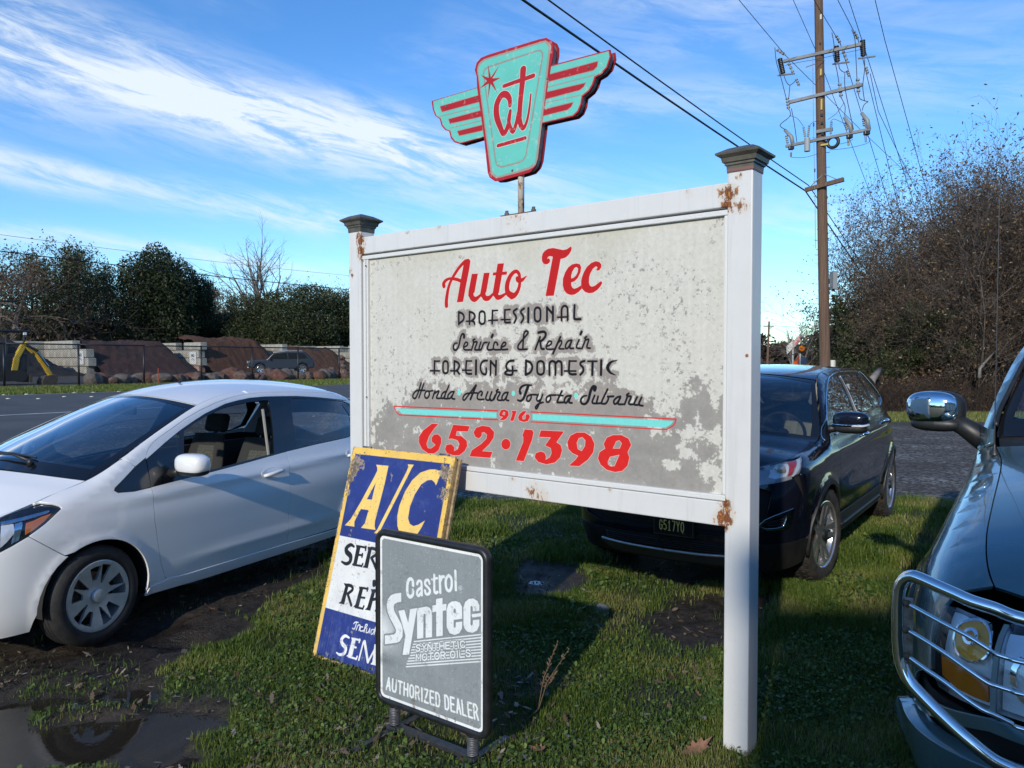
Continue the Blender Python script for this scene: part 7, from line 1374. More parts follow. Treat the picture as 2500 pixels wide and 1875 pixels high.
# grille guard: tubes surveyed on the plane just ahead of the lamps (local x = xg, mirrored to the other side)
def gpt(X, Y, xg, yb=None):
    P = on_plane(*J1(X, Y), tb_.O+tb_.X*xg, tb_.X)-tb_.O; return np.array([P@tb_.X, P@tb_.Y, P[2]])    # y positive = truck's right
gd_ = []
hoop = [(1106, 512), (880, 430), (700, 372), (560, 310), (420, 248), (300, 195), (240, 180), (185, 205), (148, 270), (135, 400), (135, 560), (138, 700), (158, 850), (220, 985), (330, 1110), (520, 1300), (700, 1462), (860, 1590), (1000, 1660), (1106, 1700)]
gx = lambda X: 1.03-.085*max(0, (800-X)/700)**1.4
H = [gpt(X, Y, gx(X)) for X, Y in hoop]; e0, e9 = H[0].copy(), H[-1].copy()
H = [np.array([1.035, .30, e0[2]+.0]), np.array([1.035, .45, e0[2]])]+[h for h in H]+[np.array([1.035, .45, e9[2]-.01]), np.array([1.035, .30, e9[2]-.01])]
def gtube(pts, r, name, m=None):
    q = spline(pts, 5)
    for sg in (1, -1): MB().tube([(p[0], -sg*p[1], p[2]) for p in q], r, 16).obj(name, m or M['chrome'], tk, smooth=True)
gtube(H, .0195, 'guard_hoop')
for ln in ([(205, 390), (350, 470), (500, 552), (660, 635), (820, 735), (880, 778), (980, 812), (1106, 848)], [(200, 592), (350, 680), (520, 790), (680, 905), (820, 1000), (900, 1030), (1000, 1062), (1106, 1095)], [(205, 795), (350, 898), (500, 1000), (640, 1110), (780, 1205), (880, 1250), (1000, 1310), (1106, 1362)]):
    B_ = [gpt(X, Y, gx(X)-.006) for X, Y in ln]; B_.append(np.array([1.03, .40, B_[-1][2]+.0])); gtube(B_, .0068, 'guard_bar')
    for sg in (1, -1): egg((B_[0][0], -sg*B_[0][1], B_[0][2]), .012, .012, .012, 2).obj('guard_nut', M['rust'], tk, smooth=True)
rc = [gpt(x, y, gx(200)-.004) for x, y in ((205, 372), (205, 830))]
for sg in (1, -1):
    MB().box(((rc[0][0]+rc[1][0])/2-.006, -sg*((rc[0][1]+rc[1][1])/2), (rc[0][2]+rc[1][2])/2), (.012, .032, abs(rc[0][2]-rc[1][2])+.02)).obj('guard_bracket', mat('rust_streaked_bracket', (.33, .29, .24), .5, col2=(.16, .08, .04), vscale=28), tk, bevel=.004)
    MB().box((1.02, -sg*.42, .74), (.04, .05, .62)).obj('guard_upright', M['chrome'], tk, bevel=.008)
# chrome mirror
mm = bpy.data.objects.new('door_mirror', None); COL.objects.link(mm); mm.parent = tk; mm.location = (-1.10, -1.045, 1.462)
mm.rotation_euler = (0, 0, math.radians(-6))
egg((.0, 0, .012), .062, .128, .090, 2.7).obj('mirror_cap', M['chrome'], mm, smooth=True); egg((-.045, .012, 0), .075, .142, .105, 2.7).obj('mirror_housing', M['black_plastic'], mm, smooth=True)
egg((-.02, .02, -.075), .070, .128, .040, 2.5).obj('mirror_lower', M['black_plastic'], mm, smooth=True); MB().tube([(-.03, .09, -.05), (-.02, .15, -.085), (-.03, .30, -.19)], [.05, .05, .07], 12).obj('mirror_arm', M['black_plastic'], mm, smooth=True)
mm2 = clone(mm, loc=(-1.10, 1.045, 1.462), rot=(0, 0, math.radians(6)), scale=(1, -1, 1)); mm2.parent = tk
# aerial on the right wing
ap = tb_.top(an3(-.72), 1.0); ab0 = np.array([ap[0]+.02, -ap[1]-.015, ap[2]-.005])
MB().lathe([(.022, 0), (.020, .012), (.010, .025), (.006, .05)], 14, ab0).obj('antenna_base', M['black_plastic'], tk, smooth=True); MB().tube([ab0+np.array([0, 0, .04]), ab0+np.array([-.01, 0, .60]), ab0+np.array([-.035, 0, 1.22])], [.0028, .0022, .0016], 6).obj('antenna', M['black_plastic'], tk)
MB().tube([tb_.top(an3(-1.0), -.75)+np.array([0, 0, .02]), tb_.top(an3(-1.12), -.1)+np.array([0, 0, .03])], .010, 6).obj('wiper', M['black_plastic'], tk)
surf_line(tb_, 'side', X_(tb_, (-.97, 1.40), (-1.12, 1.52), (-1.26, 1.66), (-1.40, 1.78)), .012, 'pillar_seal', M['black_plastic'], tk, off=.002)
# ================================================================ landscape yard across the road
def zrise(t, d): return float(rise(np.array(d)))
conc = mat('cast_concrete', (.25, .23, .19), .85, col2=(.42, .40, .33), vscale=1.6, bump=.4, bscale=14, bdist=.03); concr = mat('red_stained_concrete', (.34, .17, .12), .85, col2=(.42, .28, .22), vscale=1.5, bump=.4, bscale=14, bdist=.03)
BLKX, BLKT, BLKZ = 1.22, .61, .61
blk = MB().box((0, 0, 0), (BLKX-.03, BLKT-.02, BLKZ-.025)).mesh('block'); bm = bmesh.new(); bm.from_mesh(blk); bmesh.ops.bevel(bm, geom=bm.edges[:], offset=.045, segments=1, affect='EDGES'); bm.to_mesh(blk); bm.free(); blk.materials.append(conc)
blkr = blk.copy(); blkr.materials.clear(); blkr.materials.append(concr)
angN = math.atan2(RN[1], RN[0]); angU = math.atan2(RU[1], RU[0])
def block_wall(t0, d0, n, rows, along_n, label, red=lambda i, r: False, grp='concrete block walls of the soil bays'):
    z0 = zrise(t0, d0)-.02; a = angN if along_n else angU; P = road_pt(t0, d0, z0); w_ = empty('block_wall', tuple(P), a, label, 'wall', grp)
    for r in range(rows):
        for i in range(n):
            if r == rows-1 and random.random() < .08: continue
            o = link('block', blkr if red(i, r) else blk, None, w_); o.location = (.61+i*BLKX+(.0 if r % 2 == 0 else -.30)+random.uniform(-.01, .01), random.uniform(-.02, .02), .305+r*BLKZ); o.rotation_euler = (0, 0, random.uniform(-.008, .008))
    return w_
for t0, lb, red in ((15.6, 'pale block wall at the far left behind the excavator', None), (23.8, 'pale concrete block wall between the black pile and the dark brown pile', None), (32.0, 'block wall with red stained lower blocks between the two bark piles', lambda i, r: r < 3 and random.random() < .75-.1*r), (40.2, 'low concrete block wall behind the dark blue parked car', None), (48.4, 'concrete block wall nearest the white sign post in the yard', None)):
    block_wall(t0, 55.3, 6, 4, True, lb, red or (lambda i, r: False))
block_wall(8.0, 62.4, 38, 4, False, 'long back wall of stacked concrete blocks behind the piles')
npap = mat('laminated_notice', (.72, .72, .70), .5); cvn = Canvas(.6, .75, 120, (205, 206, 203)); text_on(lambda q: cvn.stroke(q, [.03]*len(q), (30, 30, 32)), 'NO', (.16, .45), (.44, .45), (.16, .60), (.44, .60)); cvn.stroke([(.15, .25), (.30, .34), (.45, .22)], [.03]*3, (40, 40, 40)); nm = print_mat('notice_print', cvn.image('notice_image'))
for t0, lb in ((23.8, 'white notice fixed to the end of the pale block wall beside the excavator'), (32.0, 'white notice fixed to the end of the red stained block wall')):
    P = road_pt(t0-.35, 55.6, zrise(t0, 55)+1.35); o = sheet('wall_notice', P-RN*0+np.array([0, 0, 0]), -RN*-1*-1, UZ, .8, .9, nm); bpy.data.objects.remove(o)
    c = road_pt(t0-.335, 56.0, zrise(t0, 55)+1.2); e_ = empty('wall_notice', tuple(c), 0, lb, 'notice')
    b_ = MB().box((0, 0, 0), (.95, .02, .95), rz=angN).obj('board', npap, e_); s_ = sheet('print', tuple(RN*.47-RU*.014+UZ*-.47), tuple(-RN), tuple(UZ), .94, .94, nm, e_)
# bark and soil piles
def pile(name, cols, t0, t1, d0, d1, hmax, seed, label, prof, sc=9.0):
    nt, nd = 90, 60; tt_ = np.linspace(t0, t1, nt)[:, None]+np.zeros((1, nd)); dd_ = np.linspace(d0, d1, nd)[None]+np.zeros((nt, 1)); f = (tt_-t0)/(t1-t0); h = prof(f, (dd_-d0)/(d1-d0))*hmax
    X = tt_*RU[0]+dd_*RN[0]; Y = tt_*RU[1]+dd_*RN[1]; h = h*(1+.05*wnoise(X, Y, 1.1, seed))+.05*wnoise(X, Y, 4.2, seed+1)*(h > .05)+.025*wnoise(X, Y, 13, seed+2)*(h > .05); Z = rise(dd_)+np.maximum(h, -.1)-.03
    m = mat(name+'_bark', cols[0], .95, col2=cols[1], vscale=sc, bump=1.0, bscale=9, bdist=.12); o = MB().grid(np.stack([X, Y, Z], -1).tolist()).obj(name, m, smooth=True, fix=False); return tag(o, label, 'pile')
front = lambda g, a=.42: smooth01(g/a)
pile('soil_pile', [(.012, .010, .009), (.040, .034, .028)], 12.5, 24.2, 52.2, 62, 2.75, 71, 'black soil pile at the far left behind the excavator', lambda f, g: front(g, .5)*smooth01((1-f)/.50)*smooth01((f+.4)/.3)*(1-.1*g))
pile('bark_pile', [(.030, .013, .010), (.085, .040, .030)], 24.1, 32.8, 53.2, 62, 2.42, 74, 'dark reddish brown bark pile in the wide bay left of the red stained wall', lambda f, g: front(g, .55)*smooth01((1-f)/.36)*smooth01((f+.35)/.3))
pile('bark_pile', [(.050, .019, .009), (.125, .052, .022)], 32.3, 41.0, 53.6, 62, 2.9, 77, 'orange brown bark pile left of the dark blue parked car', lambda f, g: front(g, .5)*smooth01((1-f)/.40)*smooth01((f+.5)/.3))
pile('bark_pile', [(.060, .025, .012), (.14, .062, .028)], 40.4, 49.5, 53.8, 62, 2.2, 80, 'light orange brown bark pile right of the dark blue parked car', lambda f, g: front(g, .5)*smooth01((1-f)/.45)*smooth01(f/.35))
# boulders
rms = []
rkm = [mat('brown_boulder', (.085, .045, .03), .9, col2=(.20, .13, .095), vscale=2.5, bump=.6, bscale=9, bdist=.05), mat('grey_boulder', (.085, .068, .055), .9, col2=(.20, .165, .135), vscale=2.5, bump=.6, bscale=9, bdist=.05), mat('red_boulder', (.10, .040, .025), .9, col2=(.19, .095, .065), vscale=3, bump=.6, bscale=9, bdist=.05)]
for i in range(9):
    me = rock_mesh('boulder', 90+i, 2, (1, .8+.1*(i % 3), .62+.09*(i % 4))); me.materials.append(rkm[i % 3]); rms.append(me)
rr_ = random.Random(12); bgrp = 'boulders in a row behind the fence'
def boulder(t, d, z, s, grp, lb): 
    o = link('boulder', rr_.choice(rms)); P = road_pt(t, d, zrise(t, d)+z); o.location = P; o.scale = (s*rr_.uniform(.8, 1.25), s*rr_.uniform(.8, 1.2), s*rr_.uniform(.75, 1.15)); o.rotation_euler = (rr_.uniform(-.4, .4), rr_.uniform(-.4, .4), rr_.uniform(0, 6.3)); tag(o, lb, 'boulder', grp)
for k in range(96):
    t = 4+k*.42+rr_.uniform(-.15, .15)
    if 6 < t < 16.3: continue
    s = rr_.uniform(.34, .62); boulder(t, 38.6+rr_.uniform(-.5, .5), s*.35, s, bgrp, 'rough brown boulder in the row of rocks behind the chain link fence')
for k in range(120):
    t = 30.6+16*rr_.random(); lim = 1.35*smooth01((t-30.6)/2.5)
    z = rr_.random()*float(lim); s = rr_.uniform(.18, .33); boulder(t, 39.6+.55*z+rr_.uniform(-.25, .35), z+.1, s, 'rocks heaped in the tall stack beside the fence', 'reddish rock in the tall stacked heap at the right end of the yard')
bx = MB().box((0, 0, .45), (.9, .3, .9)).obj('barrier', conc, bevel=.04); P = road_pt(32.2, 37.6, zrise(0, 37.6)); bx.location = P; bx.rotation_euler = (0, 0, angU); tag(bx, 'small pale concrete block standing in front of the stacked rocks', 'concrete block')
# chain link fence
fe = empty('chain_link_fence', tuple(road_pt(10, 36, zrise(0, 36))), 0, 'black chain link fence along the far side of the road', 'fence'); FI = Matrix.Translation(-Vector(fe.location))
blkm = mat('black_fence_steel', (.010, .010, .011), .45); cl_ = bpy.data.materials.new('chain_link_mesh'); cl_.use_nodes = True; t = NT(cl_.node_tree); t.n.clear()
uvn = t.new('ShaderNodeTexCoord').outputs['UV']; s_ = t.new('ShaderNodeSeparateXYZ', {0: uvn}); a_ = t.m('ADD', s_.outputs[0], s_.outputs[1]); b_ = t.m('SUBTRACT', s_.outputs[0], s_.outputs[1])
wire = lambda v: t.m('LESS_THAN', t.m('ABSOLUTE', t.m('SUBTRACT', t.m('FRACT', v), .5)), .055)
t.new('ShaderNodeOutputMaterial', {'Surface': t.new('ShaderNodeMixShader', {0: t.m('MAXIMUM', wire(a_), wire(b_)), 1: t.new('ShaderNodeBsdfTransparent').outputs[0], 2: t.new('ShaderNodeBsdfPrincipled', {'Base Color': (.02, .02, .02, 1), 'Roughness': .5}).outputs[0]}).outputs[0]})
FZ = lambda t_: zrise(0, 36)
tp_ = [15+2.9*k for k in range(-5, 22)]
for t_ in tp_:
    p0 = road_pt(t_, 36, FZ(t_)-.2); o = MB().tube([p0, p0+UZ*2.08], .045 if True else .03, 8).obj('fence_post', blkm, fe, smooth=True); o.matrix_parent_inverse = FI
for a in range(len(tp_)-1):
    p0 = road_pt(tp_[a], 36, FZ(0)+1.84); p1 = road_pt(tp_[a+1], 36, FZ(0)+1.84); o = MB().tube([p0, p1], .030, 8).obj('top_rail', blkm, fe, smooth=True); o.matrix_parent_inverse = FI
    o = sheet('mesh_panel', road_pt(tp_[a], 36.04, FZ(0)+.04), RU, UZ, 2.9, 1.78, cl_, fe); o.matrix_parent_inverse = FI
    uv = o.data.uv_layers[0]
    for i, c in enumerate(((0, 0), (29, 0), (29, 18), (0, 18))): uv.data[i].uv = c
# small orange stake
P = road_pt(18.9, 36.6, zrise(0, 36.6)); tag(MB().tube([P, P+UZ*.75], .022, 6).obj('marker_stake', mat('orange_stake', (.55, .10, .03), .6)), 'thin orange stake standing among the boulders behind the fence', 'stake')
# mini excavator
ey_ = mat('yellow_machine_paint', (.55, .36, .03), .45, var=.15, vscale=3); ek = mat('dark_machine_steel', (.022, .022, .024), .5, var=.3, vscale=4); est = mat('bare_bucket_steel', (.10, .08, .06), .55, metal=.4, var=.3, vscale=5)
exP = road_pt(8.3, 39.6, zrise(0, 39.5)); ex_ = empty('mini_excavator', tuple(exP), 0, 'yellow and black mini excavator with its arm down behind the fence', 'excavator'); XI = Matrix.Translation(-Vector(exP))
def xput(mb, nm, m, **k): o = mb.obj(nm, m, ex_, **k); o.matrix_parent_inverse = XI; return o
ZC = crop(0, 780, 2.543); exn = -RN/np.linalg.norm(RN)
xp = lambda X, Y, o=0.0: on_plane(*ZC(X, Y), exP+RN*o, RN)
def xarm(pts, th, nm, m, ofs=0, wd=.22):
    for i in range(len(pts)-1):
        a, b = xp(*pts[i], ofs), xp(*pts[i+1], ofs); L = np.linalg.norm(b-a); d_ = (b-a)/L; up = np.cross(RN, d_); xput(MB().box((a+b)/2, (L+.06, wd, th[i]), ax=(tuple(d_), tuple(RN), tuple(up))), nm, m, bevel=.04)
xarm([(85, 325), (100, 240), (148, 155)], [.28, .24], 'boom', ey_); xarm([(148, 152), (205, 200), (225, 190)], [.24, .24], 'boom', ey_); xarm([(212, 180), (262, 262), (312, 345)], [.24, .20], 'stick', ey_)
xarm([(165, 160), (232, 195)], [.12], 'hydraulic_ram', ek, -.16, .12); xarm([(232, 200), (300, 292)], [.10], 'hydraulic_ram', mat('ram_chrome', (.5, .5, .52), .25, metal=1), -.16, .08)
a = [xp(*p) for p in ((262, 352), (338, 340), (342, 372), (330, 408), (250, 412), (246, 385))]; xput(MB().add([tuple(p+RN*s) for s in (-.35, .35) for p in a], [(0, 1, 2, 3, 4, 5), (11, 10, 9, 8, 7, 6)]+[(i, (i+1) % 6, 6+(i+1) % 6, 6+i) for i in range(6)]), 'bucket', est)
for X0, Y0, X1, Y1 in ((38, 75, 38, 330), (150, 75, 148, 170), (-60, 75, -60, 330)):
    for s in (0, 1.1): xput(MB().tube([xp(X0, Y0, s), xp(X1, Y1, s)], .05, 8), 'canopy_post', ek)
xput(MB().box((xp(-60, 74, .55)+xp(158, 72, .55))/2, (np.linalg.norm(xp(158, 72)-xp(-60, 74)), 1.35, .09), rz=angU), 'canopy_roof', ek, bevel=.03)
xput(MB().box((xp(-60, 270, .55)+xp(60, 270, .55))/2, (1.9, 1.25, .95), rz=angU), 'body', ek, bevel=.15); xput(MB().box(xp(30, 330, .55), (.9, 1.2, .4), rz=angU), 'body_panel', ey_, bevel=.08)
for s in (-.25, 1.25): xput(MB().prism(rrect(-1.0, 1.0, 0, .5, .24), xp(20, 385, s), RU, UZ, RN*.3), 'track', mat('rubber_track', (.02, .02, .02), .8, bump=.5, bscale=12, bdist=.04))
xput(MB().box(xp(150, 365, .5), (.12, 1.6, .35), rz=angU), 'blade', est); xput(MB().box(xp(154, 88, -.1), (.12, .1, .12), rz=angU), 'work_lamp', npap)
xput(MB().box(xp(62, 210, .5), (.4, .5, .6), rz=angU), 'seat', ek, bevel=.08)
# dark blue parked car (long wagon) behind the fence
jP = on_plane(*crop(0, 780, 2.543)(1760, 330), (0, 0, .62), (0, 0, 1)); jP = np.array([-17.2, 57.5, zrise(0, 50)])
jt = mat('dark_blue_car_paint', (.010, .018, .032), .4, coat=.35); jc = empty('dark_blue_car', tuple(jP), math.radians(180+13), 'dark blue off-road car with its tailgate raised behind the fence', 'car')
half = [(2.35, .55), (2.32, .92), (2.20, 1.04), (1.0, 1.12), (.55, 1.56), (-.4, 1.70), (-1.7, 1.68), (-2.25, 1.12), (-2.38, .95), (-2.38, .5), (-1.95, .42), (-1.85, .72), (-1.55, .86), (-1.25, .72), (-1.15, .40), (1.05, .38), (1.15, .70), (1.45, .84), (1.75, .70), (1.85, .45)]
MB().prism([(x, z) for x, z in half], (0, -.88, 0), (1, 0, 0), (0, 0, 1), (0, 1.76, 0)).obj('body', jt, jc, bevel=.09, seg=3)
for s in (1, -1):
    MB().prism([(.86, 1.12), (.50, 1.50), (-.42, 1.60), (-.48, 1.12)], (0, s*.875, 0), (1, 0, 0), (0, 0, 1), (0, s*.02, 0)).obj('side_window', M['gloss_black'], jc); MB().prism([(-.56, 1.12), (-.50, 1.60), (-1.6, 1.58), (-1.95, 1.18)], (0, s*.875, 0), (1, 0, 0), (0, 0, 1), (0, s*.02, 0)).obj('side_window', M['gloss_black'], jc)
    MB().box((2.34, s*.68, .90), (.05, .36, .17)).obj('headlight', M['lamp_in'], jc, bevel=.02); MB().box((.75, s*1.0, 1.12), (.14, .2, .14)).obj('door_mirror', jt, jc, bevel=.04)
    for x in (1.45, -1.55): o = wheel(jc, x, s*.88, .38, .24, .23, 'five', s); 
MB().add([(1.02, -.78, 1.14), (1.02, .78, 1.14), (.56, .68, 1.575), (.56, -.68, 1.575)], [(0, 1, 2, 3)]).obj('windscreen', M['gloss_black'], jc)
for k in range(7): MB().box((2.36, -.39+.13*k, .84), (.04, .05, .24)).obj('grille_slot', M['chrome'], jc)
MB().box((2.37, 0, .55), (.06, .36, .14)).obj('licence_plate', npap, jc); MB().box((-2.45, 0, 1.80), (.9, 1.5, .06), ax=((.96, 0, .22), (0, 1, 0), (-.22, 0, .96))).obj('tailgate', jt, jc, bevel=.02)
for s in (1, -1): MB().tube([(.3, s*.62, 1.74), (-1.5, s*.62, 1.74)], .022, 6).obj('roof_rail', M['satin'], jc)
# ================================================================ far roadside things on the right
PR = crop(1820, 600, 3.253); galv = mat('galvanised_post', (.42, .43, .43), .5, metal=.3)
def right_pt(X, Y, y): return at_y(*PR(X, Y), y)
def gz(P): return float(height(np.array([P[0]]), np.array([P[1]]))[0])
P = right_pt(378, 940, 34); e_ = empty('roadside_sign', (P[0], P[1], 0), 0, 'post with two faded diagonal white and pink plates beside the road', 'sign')
def q4(pts, y, nm, m, root): 
    v = [right_pt(X, Y, y)-np.array(root.location) for X, Y in pts]; o = MB().add(v+[w+np.array([0, .03, 0]) for w in v], [(0, 1, 2, 3), (7, 6, 5, 4)]+[(i, (i+1) % 4, 4+(i+1) % 4, 4+i) for i in range(4)]).obj(nm, m, root); return o
MB().tube([(0, 0.03, -.2), (0, .03, right_pt(378, 745, 34)[2])], .045, 8).obj('post', galv, e_); q4([(386, 752), (443, 698), (438, 752), (388, 806)], 33.95, 'plate', mat('faded_pink_plate', (.62, .42, .42), .5), e_); q4([(326, 800), (376, 748), (376, 815), (330, 860)], 33.95, 'plate', mat('white_plate', (.66, .65, .62), .5, var=.15, vscale=6), e_)
q4([(398, 770), (428, 742), (427, 752), (399, 782)], 33.9, 'stripe', mat('pink_stripe', (.6, .2, .2), .5), e_)
oc = right_pt(428, 945, 45); e_ = empty('road_work_sign', (oc[0], 45, 0), 0, 'orange diamond road work sign seen over the black suv roof', 'sign'); hd = .86; oz = right_pt(428, 868, 45)[2]-hd
cvo = Canvas(1.72, 1.72, 110, (236, 92, 20)); cvo.poly([[(.86, .05), (1.67, .86), (.86, 1.67), (.05, .86)], [(.86, .09), (.09, .86), (.86, 1.63), (1.63, .86)]], (20, 18, 16))
text_on(lambda q: cvo.stroke(q, [.045]*len(q), (18, 16, 14)), 'ROAD', (.42, .93), (1.30, .93), (.42, 1.15), (1.30, 1.15)); text_on(lambda q: cvo.stroke(q, [.045]*len(q), (18, 16, 14)), 'WORK', (.42, .58), (1.30, .58), (.42, .80), (1.30, .80))
om = print_mat('road_work_print', cvo.image('road_work_image')); dia = [(.86, .02), (1.70, .86), (.86, 1.70), (.02, .86)]
o = flat_face('sign_face', dia, (-.86, -.02, oz-.86), (1, 0, 0), (0, 0, 1), (0, -1, 0), 0, om, 1.72, 1.72); o.parent = e_; MB().prism(dia, (-.86, -.015, oz-.86), (1, 0, 0), (0, 0, 1), (0, .02, 0)).obj('sign_plate', galv, e_); MB().tube([(0, .05, -.2), (0, .05, oz+.5)], .04, 8).obj('post', galv, e_)
P = right_pt(441, 815, 40); e_ = empty('warning_beacon', (P[0], 40, 0), 0, 'amber warning beacon box on a thin post above the orange sign', 'beacon'); MB().box((0, 0, P[2]), (.42, .2, .42)).obj('housing', M['black_plastic'], e_, bevel=.03); MB().lathe([(.0, -.10), (.15, -.10), (.15, -.13), (0, -.16)], 16, (0, 0, P[2]), 'y').obj('lamp', M['amber'], e_); MB().tube([(0, .1, -.2), (0, .1, P[2])], .04, 8).obj('post', galv, e_)
P = right_pt(456, 922, 43); e_ = empty('flag_banner', (P[0], 43, 0), 0, 'small dark blue cloth hanging in front of the orange sign', 'cloth'); egg((0, 0, P[2]), .26, .12, .28, 2.2).obj('cloth', mat('dark_blue_cloth', (.015, .035, .09), .8), e_, smooth=True); MB().tube([(0, .1, -.2), (0, .1, P[2])], .03, 6).obj('post', galv, e_)
P = right_pt(767, 918, 62); e_ = empty('hospital_sign', (P[0], 62, 0), 0, 'small blue and white service sign right of the utility pole', 'sign'); cvh = Canvas(1, 1.2, 90, (24, 62, 150)); cvh.poly([[(.5+.36*math.cos(a), .66+.36*math.sin(a)) for a in np.linspace(0, 6.28, 25)[:-1]]], (225, 228, 230)); 
for a in (0, 60, 120): cvh.stroke([(.5-.24*math.cos(math.radians(a+90)), .66-.24*math.sin(math.radians(a+90))), (.5+.24*math.cos(math.radians(a+90)), .66+.24*math.sin(math.radians(a+90)))], [.12, .12], (20, 50, 120))
cvh.poly([[(.1, .06), (.9, .06), (.9, .22), (.1, .22)]], (215, 220, 225)); hm = print_mat('hospital_print', cvh.image('hospital_image')); s1 = 1.1
sheet('sign_face', (-s1/2, -.02, P[2]-s1*.6), (1, 0, 0), UZ, s1, s1*1.2, hm, e_); MB().box((0, 0, P[2]), (s1, .03, s1*1.2)).obj('sign_plate', galv, e_); MB().tube([(0, .05, -.2), (0, .05, P[2])], .05, 8).obj('post', galv, e_)
for X, Yt, y, lb in ((712, 745, 60, 'taller grey signal post just right of the utility pole'), (736, 822, 58, 'shorter grey post right of the utility pole, beside the blue sign')):
    P = right_pt(X, Yt, y); tag(MB().tube([(P[0], y, -.2), (P[0], y, P[2])], .075, 8).obj('signal_post', galv), lb, 'post')
P = right_pt(838, 872, 64); e_ = empty('traffic_signal', (P[0], 64, 0), 0, 'traffic signal showing red right of the blue sign', 'traffic signal'); MB().box((0, 0, P[2]-.3), (.35, .25, 1.0)).obj('housing', M['black_plastic'], e_, bevel=.04); MB().lathe([(0, -.15), (.12, -.15)], 14, (0, 0, P[2]), 'y').obj('lamp', mat('lit_red_lamp', (.6, .02, .02), .4, emit=(.9, .04, .03)), e_, fix=False); MB().tube([(0, .1, -.2), (0, .1, P[2])], .06, 8).obj('post', galv, e_)
P = right_pt(690, 950, 26); tag(MB().tube([(P[0], 26, -.1), (P[0], 26, right_pt(690, 908, 26)[2])], .10, 12).obj('marker_post', mat('white_marker', (.62, .60, .52), .6), bevel=.02), 'short cream marker post at the foot of the utility pole', 'post')
P = right_pt(1000, 960, 75); e_ = empty('red_car', (P[0], 75, 0), 0, 'small red car seen through the thicket behind the black suv', 'car'); MB().prism([(-2, .3), (-2.0, .85), (-1.3, .95), (-.8, 1.4), (.7, 1.4), (1.2, .95), (2.0, .82), (2.1, .3)], (0, 0, .2), (1, 0, 0), (0, 0, 1), (0, 1.7, 0)).obj('body', mat('red_car_paint', (.30, .015, .02), .3, coat=.8), e_, bevel=.12); MB().prism([(-1.2, .98), (-.78, 1.34), (.65, 1.34), (1.05, .98)], (0, -.02, .2), (1, 0, 0), (0, 0, 1), (0, .03, 0)).obj('window', M['gloss_black'], e_)
for x in (-1.3, 1.3): MB().lathe([(.0, -.03), (.3, -.03), (.33, 0), (.33, .2)], 18, (x, 0, .33), 'y').obj('wheel', M['rubber'], e_)
# ================================================================ utility pole
PB = at_y(2018, 880, 24.0); PB = np.array([PB[0], 24.0, 0]); lean = np.array([-.030, 0, 1.0]); up_ = empty('utility_pole', tuple(PB), 0, 'tall brown wooden utility pole carrying three crossarms of switches and insulators', 'utility pole'); UI = Matrix.Translation(-Vector(PB))
def uput(mb, nm, m, **k): o = mb.obj(nm, m, up_, **k); o.matrix_parent_inverse = UI; return o
wood = bpy.data.materials.new('weathered_pole_wood'); wood.use_nodes = True; t = NT(wood.node_tree); t.n.clear(); pos = t.new('ShaderNodeNewGeometry').outputs['Position']; mp = t.new('ShaderNodeMapping', {'Vector': pos, 'Scale': (14, 14, .5)}); n_ = t.noise(mp.outputs[0], 2.0, 7, .7); n2_ = t.noise(pos, .8, 4)
c = t.ramp(n_, [(.30, (.045, .024, .014)), (.52, (.13, .068, .038)), (.72, (.22, .13, .08))]); c = t.mix(t.m('MULTIPLY', n2_, .4), c, (.16, .12, .09)); t.new('ShaderNodeOutputMaterial', {'Surface': t.new('ShaderNodeBsdfPrincipled', {'Base Color': c, 'Roughness': .85, 'Normal': t.new('ShaderNodeBump', {'Strength': .7, 'Distance': .02, 'Height': n_}).outputs[0]}).outputs[0]})
uput(MB().tube([PB-UZ*.3]+[PB+lean*z for z in np.linspace(0, 14.5, 12)], [.172]+list(np.linspace(.170, .118, 12)), 20), 'pole', wood, smooth=True)
Z0 = crop(1820, 0, 3.318); pmid = PB+lean*9
up = lambda X, Y, o=0.0: on_plane(*Z0(X, Y), pmid+RU*o, RU)
galvd = mat('grey_crossarm', (.20, .205, .205), .6, var=.2, vscale=3); blki = mat('dark_insulator', (.022, .020, .020), .35); gins = mat('grey_polymer_insulator', (.22, .24, .25), .4); cable = mat('black_cable', (.012, .012, .013), .5); gal2 = mat('pale_switch_body', (.24, .25, .25), .45)
def arm(X0, Y0, X1, Y1, w, nm, m, o=-.16):
    a, b = up(X0, Y0, o), up(X1, Y1, o); L = np.linalg.norm(b-a); d_ = (b-a)/L; uput(MB().box((a+b)/2, (L, w, w*1.15), ax=(tuple(d_), tuple(RU), tuple(np.cross(d_, RU)))), nm, m, bevel=.008)
arm(308, 497, 940, 358, .085, 'crossarm', galvd); arm(358, 828, 945, 686, .085, 'crossarm', galvd); arm(325, 1185, 1012, 1046, .075, 'crossarm', galvd); arm(484, 1540, 797, 1453, .11, 'wooden_crossarm', wood)
arm(572, 1070, 706, 1045, .09, 'equipment_bracket', galvd)
for q in (((530, 1508), (630, 1410)), ((640, 1410), (745, 1455)), ((488, 545), (640, 490))): uput(MB().tube([up(*q[0], -.14), up(*q[1], -.1)], .014, 6), 'brace', galvd)
def ins(p, r, nm='insulator', m=None, n=None, o=-.1, ribs=True):
    a, b = up(*p[0], o), up(*p[1], o); L = np.linalg.norm(b-a); n = n or max(3, int(L/.055)); pts, rr2 = [], []
    for k in range(n):
        f0, f1 = k/n, (k+.5)/n; pts += [a+(b-a)*f0, a+(b-a)*(f0+.04/n), a+(b-a)*f1, a+(b-a)*(f1+.04/n)]; rr2 += [r*.45, r, r, r*.45] if ribs else [r, r, r, r]
    uput(MB().tube(pts+[b], rr2+[r*.45], 12), nm, m or blki)
for p in (((278, 478), (305, 600)), ((735, 375), (745, 505)), ((948, 328), (955, 458))): ins(p, .078)
